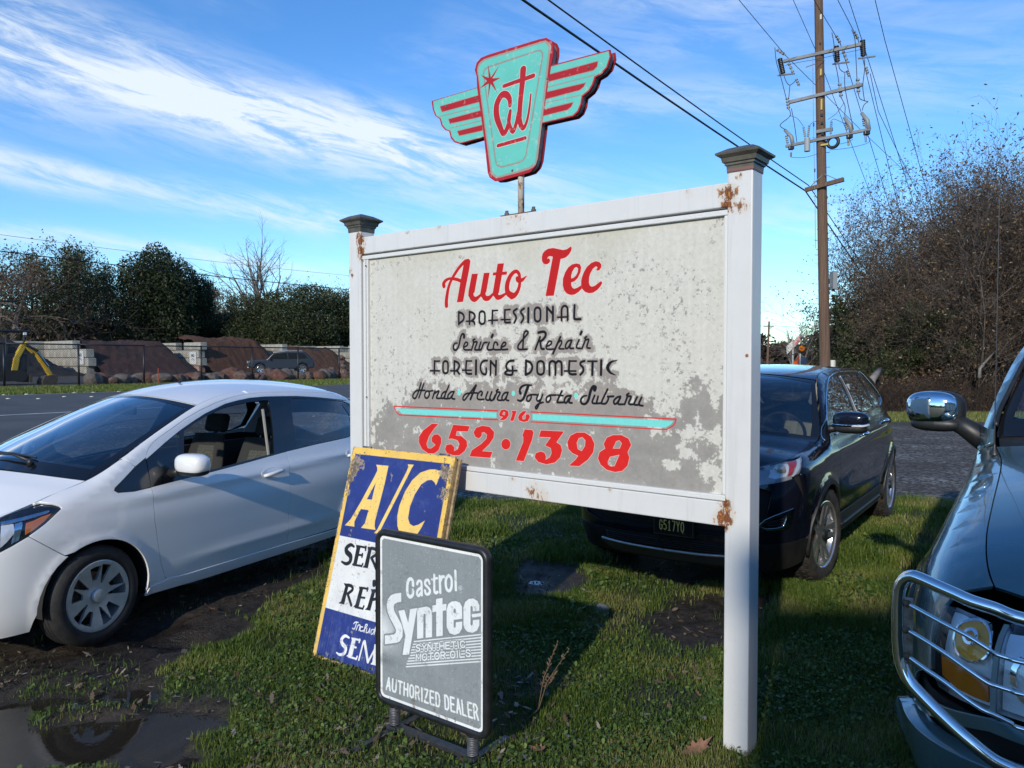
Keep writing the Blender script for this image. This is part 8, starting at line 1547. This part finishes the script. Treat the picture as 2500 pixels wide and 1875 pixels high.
for p in (((260, 612), (400, 596)), ((705, 520), (842, 502)), ((912, 474), (1052, 456))): uput(MB().tube([up(*p[0], -.1), up(*p[1], -.1)], .026, 6), 'bracket', galvd)
for p in (((255, 402), (322, 445)), ((350, 512), (390, 600)), ((735, 290), (768, 352)), ((790, 415), (825, 502)), ((880, 255), (912, 320)), ((410, 640), (436, 696)), ((825, 575), (842, 622)), ((975, 545), (992, 600))): ins(p, .045, m=gins, n=3)
for p in (((338, 792), (350, 888)), ((762, 678), (776, 792)), ((908, 640), (916, 758))): ins(p, .055, 'surge_arrester', gins, 4)
for a, b, c_ in (((318, 1052), (372, 1108), (385, 1178)), ((800, 950), (848, 1015), (858, 1080)), ((940, 915), (988, 975), (1000, 1048))):
    uput(MB().tube([up(*a, -.15), up(*b, -.15), up(*c_, -.15)], [.05, .062, .06], 10), 'switch_body', gal2, smooth=True)
for p in (((330, 1098), (342, 1165)), ((812, 990), (822, 1055)), ((955, 960), (962, 1025))): ins(p, .042, m=gins)
for p in (((352, 1178), (388, 1218)), ((818, 1090), (868, 1122)), ((958, 1062), (1006, 1092))): uput(MB().box((up(*p[0], -.15)+up(*p[1], -.15))/2, (.16, .14, .12)), 'switch_base', blki, bevel=.02)
for p in ((370, 1235, 368, 1270), (833, 1125, 835, 1178), (972, 1098, 975, 1150)): uput(MB().tube([up(p[0], p[1], -.15), up(p[2], p[3], -.15)], .028, 8), 'plunger', blki)
uput(MB().tube([up(500, 1118, -.3), up(500, 1226, -.3)], .088, 16), 'transformer_can', mat('transformer_grey', (.30, .32, .32), .4), smooth=False); ins(((470, 1030), (484, 1112)), .036, m=gins, o=-.3); ins(((517, 1016), (506, 1112)), .036, m=gins, o=-.3)
ins(((697, 985), (690, 1090)), .036, m=gins, o=-.2); cc = up(708, 1152, -.12)
uput(MB().tube([cc+RN*.16*math.cos(a)+UZ*.16*math.sin(a) for a in np.linspace(0, 6.283, 25)], .05, 8, cap=False), 'cable_coil', cable, smooth=True)
for x in (605, 608, 617, 619, 622): pass
for X, Y in ((603, 355), (607, 442), (617, 930), (620, 995), (623, 1083)): uput(MB().box(up(X, Y, -.155), (.07, .03, .07), rz=angN), 'bolt_plate', blki)
for X, Y, w_, h_ in ((600, 138, .13, .15), (610, 583, .05, .2), (616, 845, .05, .32), (640, 1170, .22, .05), (705, 742, .16, .06), (565, 775, .12, .05)): uput(MB().box(up(X, Y, -.165 if w_ < .2 else -.17), (w_, .006, h_), rz=angN), 'tag', mat('pale_tag', (.55, .52, .42), .6) if Y < 200 else mat('yellow_tag', (.50, .38, .08), .6))
P = at_y(*PR(699, 275), 24.2); uput(MB().box(P, (.13, .3, .56)), 'cabinet', gal2, bevel=.01); P2 = at_y(*PR(698, 350), 24.2); uput(MB().box(P2, (.05, .08, .1)), 'cabinet_foot', cable)
for z in np.arange(3.2, 9.0, .45):
    s = 1 if int(z*10) % 2 else -1; b_ = PB+lean*z; uput(MB().tube([b_+CR*s*.13, b_+CR*s*.25, b_+CR*s*.25+UZ*.03], .010, 5), 'pole_step', galvd)
uput(MB().tube([up(545, 460, -.3), up(550, 1000, -.3), up(562, 1500, -.3), at_y(*PR(556, 20), 23.7)], .008, 5), 'guy_wire', galvd)
for X, Y in ((552, 1010), (561, 1380)): uput(MB().tube([up(X, Y-14, -.3), up(X, Y+14, -.3)], .022, 6), 'guy_insulator', blki)
J = [[(238, 385), (250, 500), (290, 640), (328, 790)], [(312, 615), (330, 660), (360, 690), (412, 648)], [(360, 690), (355, 740), (350, 800)], [(356, 890), (362, 940), (290, 1000), (284, 1025), (320, 1048)], [(372, 880), (395, 1000), (416, 1150)], [(700, 265), (718, 370), (710, 440), (738, 560), (757, 672)], [(860, 240), (886, 320), (895, 480), (903, 638)], [(755, 520), (765, 560), (800, 585), (828, 570)],
     [(805, 590), (805, 700), (832, 850), (875, 1050)], [(963, 482), (965, 560), (950, 700), (965, 820)], [(995, 822), (960, 850), (945, 895)], [(775, 790), (806, 860), (803, 938)], [(915, 760), (930, 802), (995, 824)], [(355, 935), (420, 960), (470, 1025)], [(522, 1015), (550, 988), (596, 982)], [(668, 968), (740, 915), (800, 830)], [(690, 985), (720, 965), (805, 1003)], [(370, 1275), (480, 1275), (590, 1245)], [(680, 1215), (830, 1200), (975, 1165), (1012, 1135)], [(745, 1168), (800, 1160), (870, 1130)], [(320, 530), (450, 502), (580, 480), (720, 448), (930, 402)]]
for k, q in enumerate(J): uput(MB().tube([up(x, y, -.22) for x, y in spline(q, 4)], .012 if k < 13 else .007, 5), 'jumper_wire', cable)
# wires: each lies in the vertical plane of the line of poles through its own fixing
def wire(a, b, r, label, beyond=None, o=0.0, tail=1.0, fwd=70, drop=2.5, m=None):
    P0 = up(*a, o); P1 = on_plane(b[0], b[1], P0, RN); d_ = P0-P1; L = np.linalg.norm(d_[:2]); sl = d_[2]/L; pts = []
    for k in range(9, 0, -1): s = k/9*tail*L*2.2; pts.append(P0-RU*s+UZ*(-sl*s+.0007*s*(s-L)))
    pts.append(P0)
    if beyond: Q = on_plane(beyond[0], beyond[1], P0, RN); d2 = Q-P0; L2 = np.linalg.norm(d2[:2]); s2 = d2[2]/L2
    else: s2 = -.02; L2 = 10
    for k in range(1, 9): s = k/8*fwd; pts.append(P0+RU*s+UZ*(s2*s+.0006*s*(s-L2)))
    o_ = MB().tube(pts, r, 6).obj('power_line', m or cable, smooth=True); tag(o_, label, 'cable')
L7 = crop(2000, 340, 2.514)
wire((484, 1545), (1277, 0), .022, 'thick black telephone cable from the top edge to the lowest crossarm', L7(220, 765)); wire((512, 1502), (1339, 0), .015, 'thinner black cable running just above the thick one to the lowest crossarm', L7(205, 685))
wire((322, 446), Z0(0, 62), .010, 'power line reaching the left end of the top crossarm from the upper left', L7(420, 490) if False else None); wire((572, 415), Z0(387, 0), .009, 'power line passing close behind the pole top', L7(375, 495)); wire((768, 352), Z0(555, 0), .010, 'power line on the insulator right of the pole on the top crossarm', L7(430, 408))
wire((912, 320), Z0(748, 0), .010, 'power line on the insulator near the right end of the top crossarm', L7(478, 378)); wire((945, 330), Z0(838, 0), .010, 'power line crossing at the right end of the top crossarm', L7(552, 305)); wire((1130, 330), Z0(1050, 0), .010, 'outermost power line passing right of the whole pole', L7(660, 320)); wire((1075, 900), Z0(975, 430), .009, 'power line hanging right of the switches', L7(590, 305), tail=.3)
# cable across the road on the left
a, b = np.array([0, 613.0]), np.array([850, 707.0]); P1 = on_plane(*a, road_pt(0, 34), RN); P2 = on_plane(*b, road_pt(0, 34), RN); d_ = P2-P1
tag(MB().tube([P1+d_*f+UZ*(.25*(f*(f-1))) for f in np.linspace(-.8, 2.5, 40)], .022, 6).obj('power_line', cable, smooth=True), 'black overhead cable crossing in front of the trees at left', 'cable')
tag(MB().tube([P1+d_*f+RN*9+UZ*(2.0+.25*(f*(f-1))) for f in np.linspace(-.8, 2.5, 40)], .010, 6).obj('power_line', cable, smooth=True), 'faint thin overhead wire behind the tree tops at left', 'cable')
P = on_plane(*PR(172, 935), (0, 130, 0), (0, 1, 0)); Q = at_y(*PR(188, 600), 130); e_ = empty('utility_pole', (P[0], 130, 0), 0, 'small distant wooden pole between the right post and the big pole', 'utility pole'); MB().tube([(0, 0, -.3), (Q[0]-P[0], 0, Q[2])], [.22, .16], 8).obj('pole', wood, e_); MB().box((Q[0]-P[0], 0, Q[2]-.9), (1.6, .12, .14)).obj('crossarm', wood, e_)
for s in (-1, 1): tag(MB().tube([np.array([Q[0], 130, Q[2]-.7])+np.array([s*x_, x_*.3, .0012*x_*(x_-40)]) for x_ in np.linspace(0, 60, 12)], .03, 5).obj('power_line', cable), 'thin wire running %s from the small distant pole' % ('left' if s < 0 else 'right'), 'cable')
# ================================================================ trees
def prisms(P0, P1, R0, R1, n=3):
    """many tapered twigs at once"""
    P0, P1 = np.asarray(P0), np.asarray(P1); d = P1-P0; L = np.linalg.norm(d, axis=1)[:, None]+1e-9; d = d/L; ref = np.where(np.abs(d[:, 2:3]) < .9, [[0, 0, 1.]], [[1., 0, 0]]); a = np.cross(d, ref); a /= np.linalg.norm(a, axis=1)[:, None]; b = np.cross(d, a); m = len(P0)
    V_ = np.empty((m, 2*n, 3))
    for k in range(n):
        c, s = math.cos(6.2832*k/n), math.sin(6.2832*k/n); w = a*c+b*s; V_[:, k] = P0+w*np.asarray(R0)[:, None]; V_[:, n+k] = P1+w*np.asarray(R1)[:, None]
    i = (2*n*np.arange(m))[:, None]; F_ = np.concatenate([i+np.array([[k, (k+1) % n, n+(k+1) % n, n+k]]) for k in range(n)]); return V_.reshape(-1, 3), F_
def grow(seed, H, stems=1, spread=.25, levels=5, nch=(5, 6, 6, 6), ratio=(.55, .55, .5, .5), r0=None, up=.25, ang=(35, 60), wob=.18, lean=0.0, first=.25, seg=5):
    r = np.random.default_rng(seed); r0 = r0 or H*.022; segs = [[], [], [], []]; tips = []; stack = []
    for s in range(stems):
        a = r.random()*6.283; d = np.array([math.cos(a)*spread*(r.random() if stems > 1 else .3), math.sin(a)*spread*(r.random() if stems > 1 else .3)+0, 1.]); d[0] += lean
        b = np.array([math.cos(a), math.sin(a), 0])*(.25*stems**.5*r.random() if stems > 1 else 0); stack.append((b, d/np.linalg.norm(d), H*.62*(.75+.4*r.random() if stems > 1 else 1), r0*(.6+.5*r.random() if stems > 1 else 1), 0))
    while stack:
        p, d, L, rad, lv = stack.pop(); k = seg if lv < 2 else 3; pts = [p]; dirs = [d]
        for i in range(k):
            d = d+r.normal(size=3)*wob*(1 if lv else .5); d[2] += up*.12*(1 if lv else .3); d = d/np.linalg.norm(d); p = p+d*L/k; pts.append(p); dirs.append(d)
        rr = rad*(1-.62*np.arange(k+1)/k)
        for i in range(k): segs[0].append(pts[i]); segs[1].append(pts[i+1]); segs[2].append(rr[i]); segs[3].append(rr[i+1])
        if lv >= levels-1: tips.append((pts[-1], L)); tips.append((pts[-2], L)); continue
        n = nch[min(lv, len(nch)-1)]
        for j in range(n):
            f = first+(1-first)*(j+r.random())/n if lv == 0 else .2+.8*(j+r.random())/n; q = f*k; i = min(int(q), k-1); b = pts[i]+(pts[i+1]-pts[i])*(q-i); dd = dirs[i+1]
            th = math.radians(ang[0]+(ang[1]-ang[0])*r.random()); ph = r.random()*6.283; e1_ = np.cross(dd, [0, 0, 1.] if abs(dd[2]) < .9 else [1., 0, 0]); e1_ /= np.linalg.norm(e1_); e2_ = np.cross(dd, e1_); nd = dd*math.cos(th)+(e1_*math.cos(ph)+e2_*math.sin(ph))*math.sin(th)
            stack.append((b, nd/np.linalg.norm(nd), L*ratio[min(lv, len(ratio)-1)]*(.7+.6*r.random())*(1.15-.4*f), max(rr[i]*.55, .004), lv+1))
    return [np.array(s) for s in segs], np.array([t_[0] for t_ in tips])
def leafcards(C_, size, r, n_per=3, spread=.3, tint=None, flat=.0, asp=.7):
    C_ = np.repeat(C_, n_per, 0); m = len(C_); C_ = C_+r.normal(size=(m, 3))*spread; u = r.normal(size=(m, 3)); u /= np.linalg.norm(u, axis=1)[:, None]; v = np.cross(u, r.normal(size=(m, 3))); v /= np.linalg.norm(v, axis=1)[:, None]; s = (size*(.6+.8*r.random(m)))[:, None]
    V_ = np.stack([C_-u*s, C_+v*s*asp*.6, C_+u*s, C_-v*s*asp*.6], 1).reshape(-1, 3); F_ = np.arange(4*m).reshape(m, 4); return V_, F_, np.repeat(r.random(m) if tint is None else np.clip(np.repeat(tint, n_per)+.25*(r.random(m)-.5), 0, 1), 4)
bark = mat('tree_bark', (.075, .058, .045), .9, col2=(.16, .125, .10), vscale=3); barkg = mat('pale_tree_bark', (.15, .13, .11), .9, col2=(.26, .23, .20), vscale=3); barkd = mat('dark_bark', (.028, .022, .018), .95)
lf_ever = leaf_mat('evergreen_oak_foliage', [(0, (.010, .016, .007)), (.5, (.026, .038, .015)), (1, (.060, .078, .030))], .6, .15); lf_olive = leaf_mat('olive_foliage', [(0, (.016, .022, .009)), (.5, (.038, .050, .018)), (1, (.085, .095, .038))], .6, .15)
lf_brown = leaf_mat('dry_brown_foliage', [(0, (.055, .034, .020)), (.5, (.12, .072, .040)), (1, (.24, .16, .085))], .7, .3); lf_mix = leaf_mat('autumn_thicket_leaves', [(0, (.046, .031, .024)), (.5, (.11, .070, .048)), (.82, (.18, .11, .06)), (.95, (.26, .18, .075)), (1, (.36, .31, .22))], .8, .2); lf_green = leaf_mat('thicket_green_leaves', [(0, (.018, .030, .012)), (.6, (.045, .062, .022)), (1, (.11, .12, .04))], .6, .2)
def tree_meshes(nm, seg, tips, cards_, bk, lf, n=4):
    v, f = prisms(seg[0], seg[1], seg[2], seg[3], n); tm = fast_mesh(nm+'_trunk', v, f, True); tm.materials.append(bk); cm = None
    if cards_ is not None: V_, F_, A_ = cards_; cm = fast_mesh(nm+'_crown', V_, F_); add_attr(cm, 'tint', A_); cm.materials.append(lf)
    return tm, cm
def put_tree(nm, ms, x, y, s, rz, label, cat, grp, z=None, sz=None):
    zz = float(rise(np.array(x*RN[0]+y*RN[1]))) if z is None else z; e = empty(nm, (x, y, zz-.05), rz, label, cat, grp); e.scale = (s, s, sz or s); link('trunk', ms[0], None, e)
    if ms[1]: link('crown', ms[1], None, e)
    return e
def blob_crown(seed, H, W_, n, size, lumps=16, base=.12):
    r = np.random.default_rng(seed); L = []
    for k in range(lumps): a = r.random()*6.283; q = r.random()**.6; zz = H*(base+.15+(.80-base-.15)*r.random()); rad = W_*.5*(.55 if zz < H*.6 else .42)*q; L.append((math.cos(a)*rad, math.sin(a)*rad, zz, W_*(.16+.13*r.random()), H*(.09+.08*r.random())))
    L = np.array(L); idx = r.integers(0, lumps, n); d = r.normal(size=(n, 3)); d /= np.linalg.norm(d, axis=1)[:, None]; q = (.55+.5*r.random(n)**.7)[:, None]; C_ = L[idx, :3]+d*q*np.stack([L[idx, 3], L[idx, 3], L[idx, 4]], 1); C_ = C_[C_[:, 2] > H*.04]
    tint = np.clip(.5+.25*np.sin(C_[:, 0]*2.1)*np.sin(C_[:, 1]*1.9+C_[:, 2]*2.3)+.2*r.normal(size=len(C_)), 0, 1); return leafcards(C_, size, r, 1, 0, tint)
gl_ = 'trees behind the landscape yard'
# evergreen kinds
def merge(*cs):
    V_, F_, A_ = [], [], []; b = 0
    for v, f, a in cs: V_.append(v); F_.append(f+b); A_.append(a); b += len(v)
    return np.concatenate(V_), np.concatenate(F_), np.concatenate(A_)
sg, tp2 = grow(3, 10, 1, levels=3, nch=(7, 5), r0=.30); EV1 = tree_meshes('evergreen', sg, tp2, blob_crown(31, 12.4, 8.2, 34000, .125, 30), barkd, lf_ever)
sg, tp2 = grow(4, 9, 1, levels=3, nch=(7, 5), r0=.28); EV2 = tree_meshes('evergreen', sg, tp2, blob_crown(32, 10.8, 10.5, 34000, .13, 28, .02), barkd, lf_olive)
sg, tp2 = grow(15, 13, 1, spread=.5, levels=5, nch=(7, 6, 5, 5), ratio=(.72, .58, .55, .5), r0=.34, ang=(35, 75), wob=.26, up=.1, first=.3); OAK1 = tree_meshes('oak', sg, tp2, leafcards(tp2, .13, np.random.default_rng(5), 3, .25), barkd, lf_olive, 3)
sg, tp2 = grow(16, 13, 1, spread=.5, levels=5, nch=(7, 6, 5, 5), ratio=(.72, .58, .55, .5), r0=.34, ang=(35, 78), wob=.28, up=.1, first=.25); OAK2 = tree_meshes('oak', sg, tp2, leafcards(tp2[::2], .13, np.random.default_rng(6), 2, .25), bark, lf_brown, 3)
sg, tp2 = grow(17, 15, 1, spread=.2, levels=5, nch=(10, 6, 5, 4), ratio=(.62, .55, .5, .5), r0=.42, ang=(22, 46), wob=.10, up=.45, first=.2); BARE = tree_meshes('bare', sg, tp2, None, barkg, None, 3)
def ytree(px, y): return (px-1250)/1880*y
for nm, ms, px, y, s, rz, lb, g in [
    ('oak_tree', OAK2, -60, 62, 1.017, .3, 'tall half bare oak at the left edge, its crown touching the picture edge', 0), ('oak_tree', OAK2, 40, 66, 1.040, 2.1, 'half bare oak with brown leaves above the excavator canopy', 0), ('oak_tree', OAK1, 140, 70, 0.963, 1.1, 'spreading oak with dark limbs left of the rounded evergreen', 0), ('oak_tree', OAK1, 215, 76, 1.075, 4.0, 'dense topped dark oak rising over the black soil pile', 0), ('oak_tree', OAK1, 300, 84, 0.874, 5.2, 'smaller dark oak just left of the big rounded evergreen', 0),
    ('oak_tree', OAK1, 95, 74, 1.0, 3.6, 'dark oak standing between the two half bare oaks', 0), ('oak_tree', OAK1, 250, 88, 1.02, .4, 'dark oak in the second row over the wide bark pile', 0), ('oak_tree', OAK2, 180, 92, 1.05, 2.7, 'brown oak in the second row behind the dark spreading oak', 0), ('oak_tree', OAK1, 500, 96, .95, 2.9, 'dark oak in the second row right of the rounded evergreen', 0), ('oak_tree', OAK2, 0, 84, 1.15, 4.4, 'brown oak in the second row at the far left', 0),
    ('evergreen_tree', EV1, 388, 76, 1.102, .0, 'big rounded dark evergreen, the tallest leafy crown at left', 0), ('evergreen_tree', EV1, 455, 80, 0.929, 1.9, 'dark evergreen leaning against the right side of the big rounded one', 0), ('evergreen_tree', EV1, 330, 88, 0.670, 2.9, 'low evergreen at the foot of the dark oaks', 0),
    ('oak_tree', OAK2, 530, 92, 0.972, 3.3, 'brown leaved oak between the rounded evergreen and the tall bare tree', 0), ('oak_tree', OAK2, 590, 88, 0.814, .9, 'smaller brown oak below the tall bare tree', 0), ('bare_tree', BARE, 645, 100, 1.210, .4, 'tall leafless pale tree standing above the evergreens', 0), ('bare_tree', BARE, 575, 108, 0.799, 2.2, 'smaller leafless tree left of the tall bare one', 0),
    ('evergreen_tree', EV2, 640, 82, 0.874, .6, 'broad evergreen below the tall bare tree', 0), ('evergreen_tree', EV2, 735, 80, 0.963, 2.4, 'broad olive green evergreen behind the dark blue car', 0), ('evergreen_tree', EV2, 830, 84, 0.941, 4.1, 'olive evergreen crown beside the left white post', 0), ('oak_tree', OAK2, 770, 100, 1.107, 5.5, 'thin brown oak rising above the evergreens left of the white post', 0), ('oak_tree', OAK2, 860, 96, 1.085, 1.6, 'thin brown oak partly hidden by the left white post', 0), ('evergreen_tree', EV1, 930, 84, 0.972, 3.2, 'evergreen hidden behind the sign panel', 0)]:
    put_tree(nm, ms, ytree(px, y), y, s, rz, lb, 'tree', gl_)
for px, y, s, rz, lb in ((60, 72, .62, 1, 'low evergreen scrub behind the excavator'), (170, 80, .66, 3, 'low evergreen scrub over the first pale wall'), (250, 82, .60, 5, 'low evergreen scrub behind the wide dark bark pile'), (520, 84, .66, 2.2, 'low evergreen scrub above the orange bark pile'), (-40, 78, .7, 4, 'low evergreen scrub at the left picture edge')): put_tree('evergreen_shrub', EV2, ytree(px, y), y, s, rz, lb, 'shrub', 'evergreen scrub under the trees')
# wood masses: far left floor, far right horizon, and the tree line behind the viewer
def wood(name, pts, h, n, size, seed, mt, label, th=6):
    r = np.random.default_rng(seed); pts = np.array(pts, float); L = np.r_[0, np.cumsum(np.linalg.norm(np.diff(pts, axis=0), axis=1))]; s = r.random(n)*L[-1]; x = np.interp(s, L, pts[:, 0]); y = np.interp(s, L, pts[:, 1]); top = h*(.72+.18*np.sin(s*.35+seed)+.12*np.sin(s*.9+2*seed)+.08*np.sin(s*2.3)); z = top*r.random(n)**.8
    a = r.random(n)*6.283; q = th*r.random(n)*(1-.5*(z/top)**2); C_ = np.stack([x+np.cos(a)*q, y+np.sin(a)*q, z+.6], 1); V_, F_, A_ = leafcards(C_, size, r, 1, 0, np.clip(.45+.3*r.normal(size=n), 0, 1)); me = fast_mesh(name, V_, F_); add_attr(me, 'tint', A_); tag(link(name, me, mt), label, kind='stuff')
wood('distant_wood', [(-70, 78), (-40, 92), (-10, 100), (30, 118)], 8.6, 46000, .30, 1, lf_olive, None)
wood('distant_wood', [(28, 150), (60, 150), (95, 140)], 6.6, 9000, .7, 2, leaf_mat('winter_wood', [(0, (.030, .022, .018)), (1, (.085, .066, .05))], .8, .2), None)
wood('distant_wood', [(-90, 30), (-95, -20), (-70, -70), (0, -95), (80, -70), (100, 0)], 9, 22000, 1.1, 3, lf_olive, None)
# right: distant bare tree and thicket
y = 78; put_tree('bare_tree', OAK2[:1]+(None,), (1965-1250)/1880*y, y, .62, .5, 'distant leafless tree between the small pole and the big utility pole', 'tree', None, z=0)
put_tree('bare_tree', BARE[:1]+(None,), (1930-1250)/1880*84, 84, .42, 1.5, 'smaller distant leafless tree behind the orange sign', 'tree', None, z=0)
def thicket(seed, H, stems, nl, lf, size=.055, n_per=2, levels=5):
    sg, tp2 = grow(seed, H, stems, spread=.75, levels=levels, nch=(7, 6, 5, 4), ratio=(.55, .55, .55, .6), r0=.055, ang=(18, 55), wob=.17, up=.30, first=.12); r = np.random.default_rng(seed); k = r.choice(len(tp2), min(nl, len(tp2)), replace=False)
    return tree_meshes('thicket', sg, tp2, leafcards(tp2[k], size, r, n_per, .14), bark, lf, 3)
TH1 = thicket(21, 9.2, 7, 6500, lf_mix, .042, 2); TH2 = thicket(22, 9.0, 8, 6000, lf_mix, .044, 2); TH3 = thicket(24, 7.0, 7, 9000, lf_green, .060, 4)
gr_ = 'bushy trees of the brown thicket'
for ms, px, y, s, rz, lb in [(TH3, 2150, 27.5, .66, .2, 'dark green leafy tree beside the utility pole, at the left end of the thicket'), (TH3, 2222, 29.5, .86, 2.0, 'green and brown tree second from the left in the thicket'), (TH1, 2262, 27.0, .80, 1.2, 'brown twiggy tree left of the truck mirror'), (TH2, 2310, 28.5, .98, .5, 'brown twiggy tree behind the chrome truck mirror'), (TH1, 2330, 27.5, 1.08, 3.1, 'brown tree with visible slanting trunks above the truck mirror'), (TH2, 2395, 26.8, 1.12, 4.4, 'tall brown tree right of the truck aerial tip'), (TH1, 2465, 28.5, 1.24, 5.3, 'tallest brown tree at the top of the thicket'), (TH2, 2540, 27.0, 1.18, 2.6, 'tall brown tree at the right picture edge'), (TH1, 2640, 28, 1.2, .9, 'brown tree just outside the right picture edge'), (TH2, 2750, 28, 1.2, 1.9, 'brown tree far outside the right picture edge'), (TH2, 2290, 33, .92, 2.9, 'brown tree in the second row behind the green ones'), (TH1, 2380, 33, 1.08, 1.7, 'brown tree in the second row behind the slanting trunks'), (TH2, 2500, 33.5, 1.28, 3.9, 'brown tree in the second row below the thicket top')]:
    put_tree('thicket_tree', ms, ytree(px, y), y, s, rz, lb, 'tree', gr_, z=0)
def under(name, px0, px1, y0, y1, h, n, size, seed, mt):
    r = np.random.default_rng(seed); y = y0+(y1-y0)*r.random(n); px = px0+(px1-px0)*r.random(n); x = (px-1250)/1880*y; top = h*(.6+.25*np.sin(x*1.1+seed)+.15*np.sin(x*2.7)); z = top*r.random(n); C_ = np.stack([x, y+(z/h)*1.2, z+.05], 1); V_, F_, A_ = leafcards(C_, size, r, 1, 0, np.clip(.4+.3*r.normal(size=n), 0, 1)); me = fast_mesh(name, V_, F_); add_attr(me, 'tint', A_); tag(link(name, me, mt), kind='stuff')
under('thicket_undergrowth', 2080, 2800, 25.2, 27.5, 1.7, 26000, .055, 5, lf_mix); under('thicket_undergrowth', 2040, 2800, 28.5, 36, 5.5, 24000, .10, 6, leaf_mat('thicket_depth', [(0, (.024, .020, .015)), (1, (.090, .066, .044))], .9, .1)); under('thicket_undergrowth', 2060, 2250, 27.5, 30, 4.6, 14000, .09, 8, lf_green)
r = np.random.default_rng(9); n = 3500; y = 25+1.4*r.random(n); px = 2060+760*r.random(n); x = (px-1250)/1880*y; L = .35+.9*r.random(n); a = r.random(n)*6.283; P0 = np.stack([x, y, 0*x], 1); P1 = P0+np.stack([np.cos(a)*L*.6, np.sin(a)*L*.6, L], 1); v, f = prisms(P0, P1, np.full(n, .006), np.full(n, .003)); me = fast_mesh('brambles', v, f); tag(link('brambles', me, mat('bramble_stem', (.055, .038, .028), .9)), kind='stuff')
# broken pale trunk leaning at the edge of the thicket
P = at_y(*PR(1000, 1070), 24.6); Q = at_y(*PR(1068, 985), 25.4); tag(MB().tube([P-UZ*.4, P, Q], [.13, .12, .09], 10).obj('fallen_log', barkg, smooth=True), 'broken pale trunk leaning at the left edge of the thicket', 'log')
P = at_y(*PR(1860, 975), 24.8); Q = at_y(*PR(1980, 840), 25.6); tag(MB().tube([P-UZ*.3, P, Q], [.06, .05, .03], 8).obj('leaning_branch', barkg, smooth=True), 'grey branch leaning up to the right inside the thicket', 'branch')
# strip of grass on the far verge
r = np.random.default_rng(77); n = 60000; t_ = -2+46*r.random(n); d_ = 32.6+3.3*r.random(n); x = t_*RU[0]+d_*RN[0]; y = t_*RU[1]+d_*RN[1]; z = rise(d_); h = .05+.09*r.random(n); P0 = np.stack([x, y, z], 1); a = r.random(n)*6.283; w = .02
V_ = np.stack([P0+np.stack([np.cos(a)*w, np.sin(a)*w, 0*a], 1), P0-np.stack([np.cos(a)*w, np.sin(a)*w, 0*a], 1), P0+np.stack([.03*np.cos(a+1), .03*np.sin(a+1), h], 1)], 1).reshape(-1, 3); me = fast_mesh('verge_grass', V_, np.arange(3*n).reshape(n, 3)); add_attr(me, 'tint', np.repeat(.35+.5*r.random(n), 3)); tag(link('verge_grass', me, gm_), kind='stuff')
n = 40000; y = 21.6+4.2*r.random(n); x = 6+17*r.random(n); P0 = np.stack([x, y, 0*x+.0], 1); h = .04+.08*r.random(n); a = r.random(n)*6.283; w = .012
V_ = np.stack([P0+np.stack([np.cos(a)*w, np.sin(a)*w, 0*a], 1), P0-np.stack([np.cos(a)*w, np.sin(a)*w, 0*a], 1), P0+np.stack([.03*np.cos(a+1), .03*np.sin(a+1), h], 1)], 1).reshape(-1, 3); me = fast_mesh('verge_grass', V_, np.arange(3*n).reshape(n, 3)); add_attr(me, 'tint', np.repeat(.25+.75*r.random(n), 3)); tag(link('verge_grass', me, gm_), kind='stuff')
# ================================================================ out-of-view building added behind the viewer to shade the right and mirror in chrome
sh = empty('added_shade_building', (7.80, -9.6, 0), 0, 'beige flat roofed repair shop building behind the viewer', 'building'); stc = mat('beige_stucco', (.42, .37, .29), .85, var=.1, vscale=2, bump=.2)
MB().box((0, 0, 2.7), (22, 5, 5.4)).obj('wall', stc, sh); MB().box((0, .0, 5.55), (22.1, 5.1, .3)).obj('roof', mat('brown_roof_edge', (.12, .08, .06), .6), sh, bevel=.03)
for x in (-8.2, -4.2, -.2, 3.8): MB().box((x, 2.54, 1.6), (3.1, .06, 3.2)).obj('bay_door', mat('white_roll_door', (.6, .6, .58), .5), sh)
for x in (7.5, 9.5): MB().box((x, 2.54, 1.6), (1.3, .06, 1.2)).obj('window', M['gloss_black'], sh)
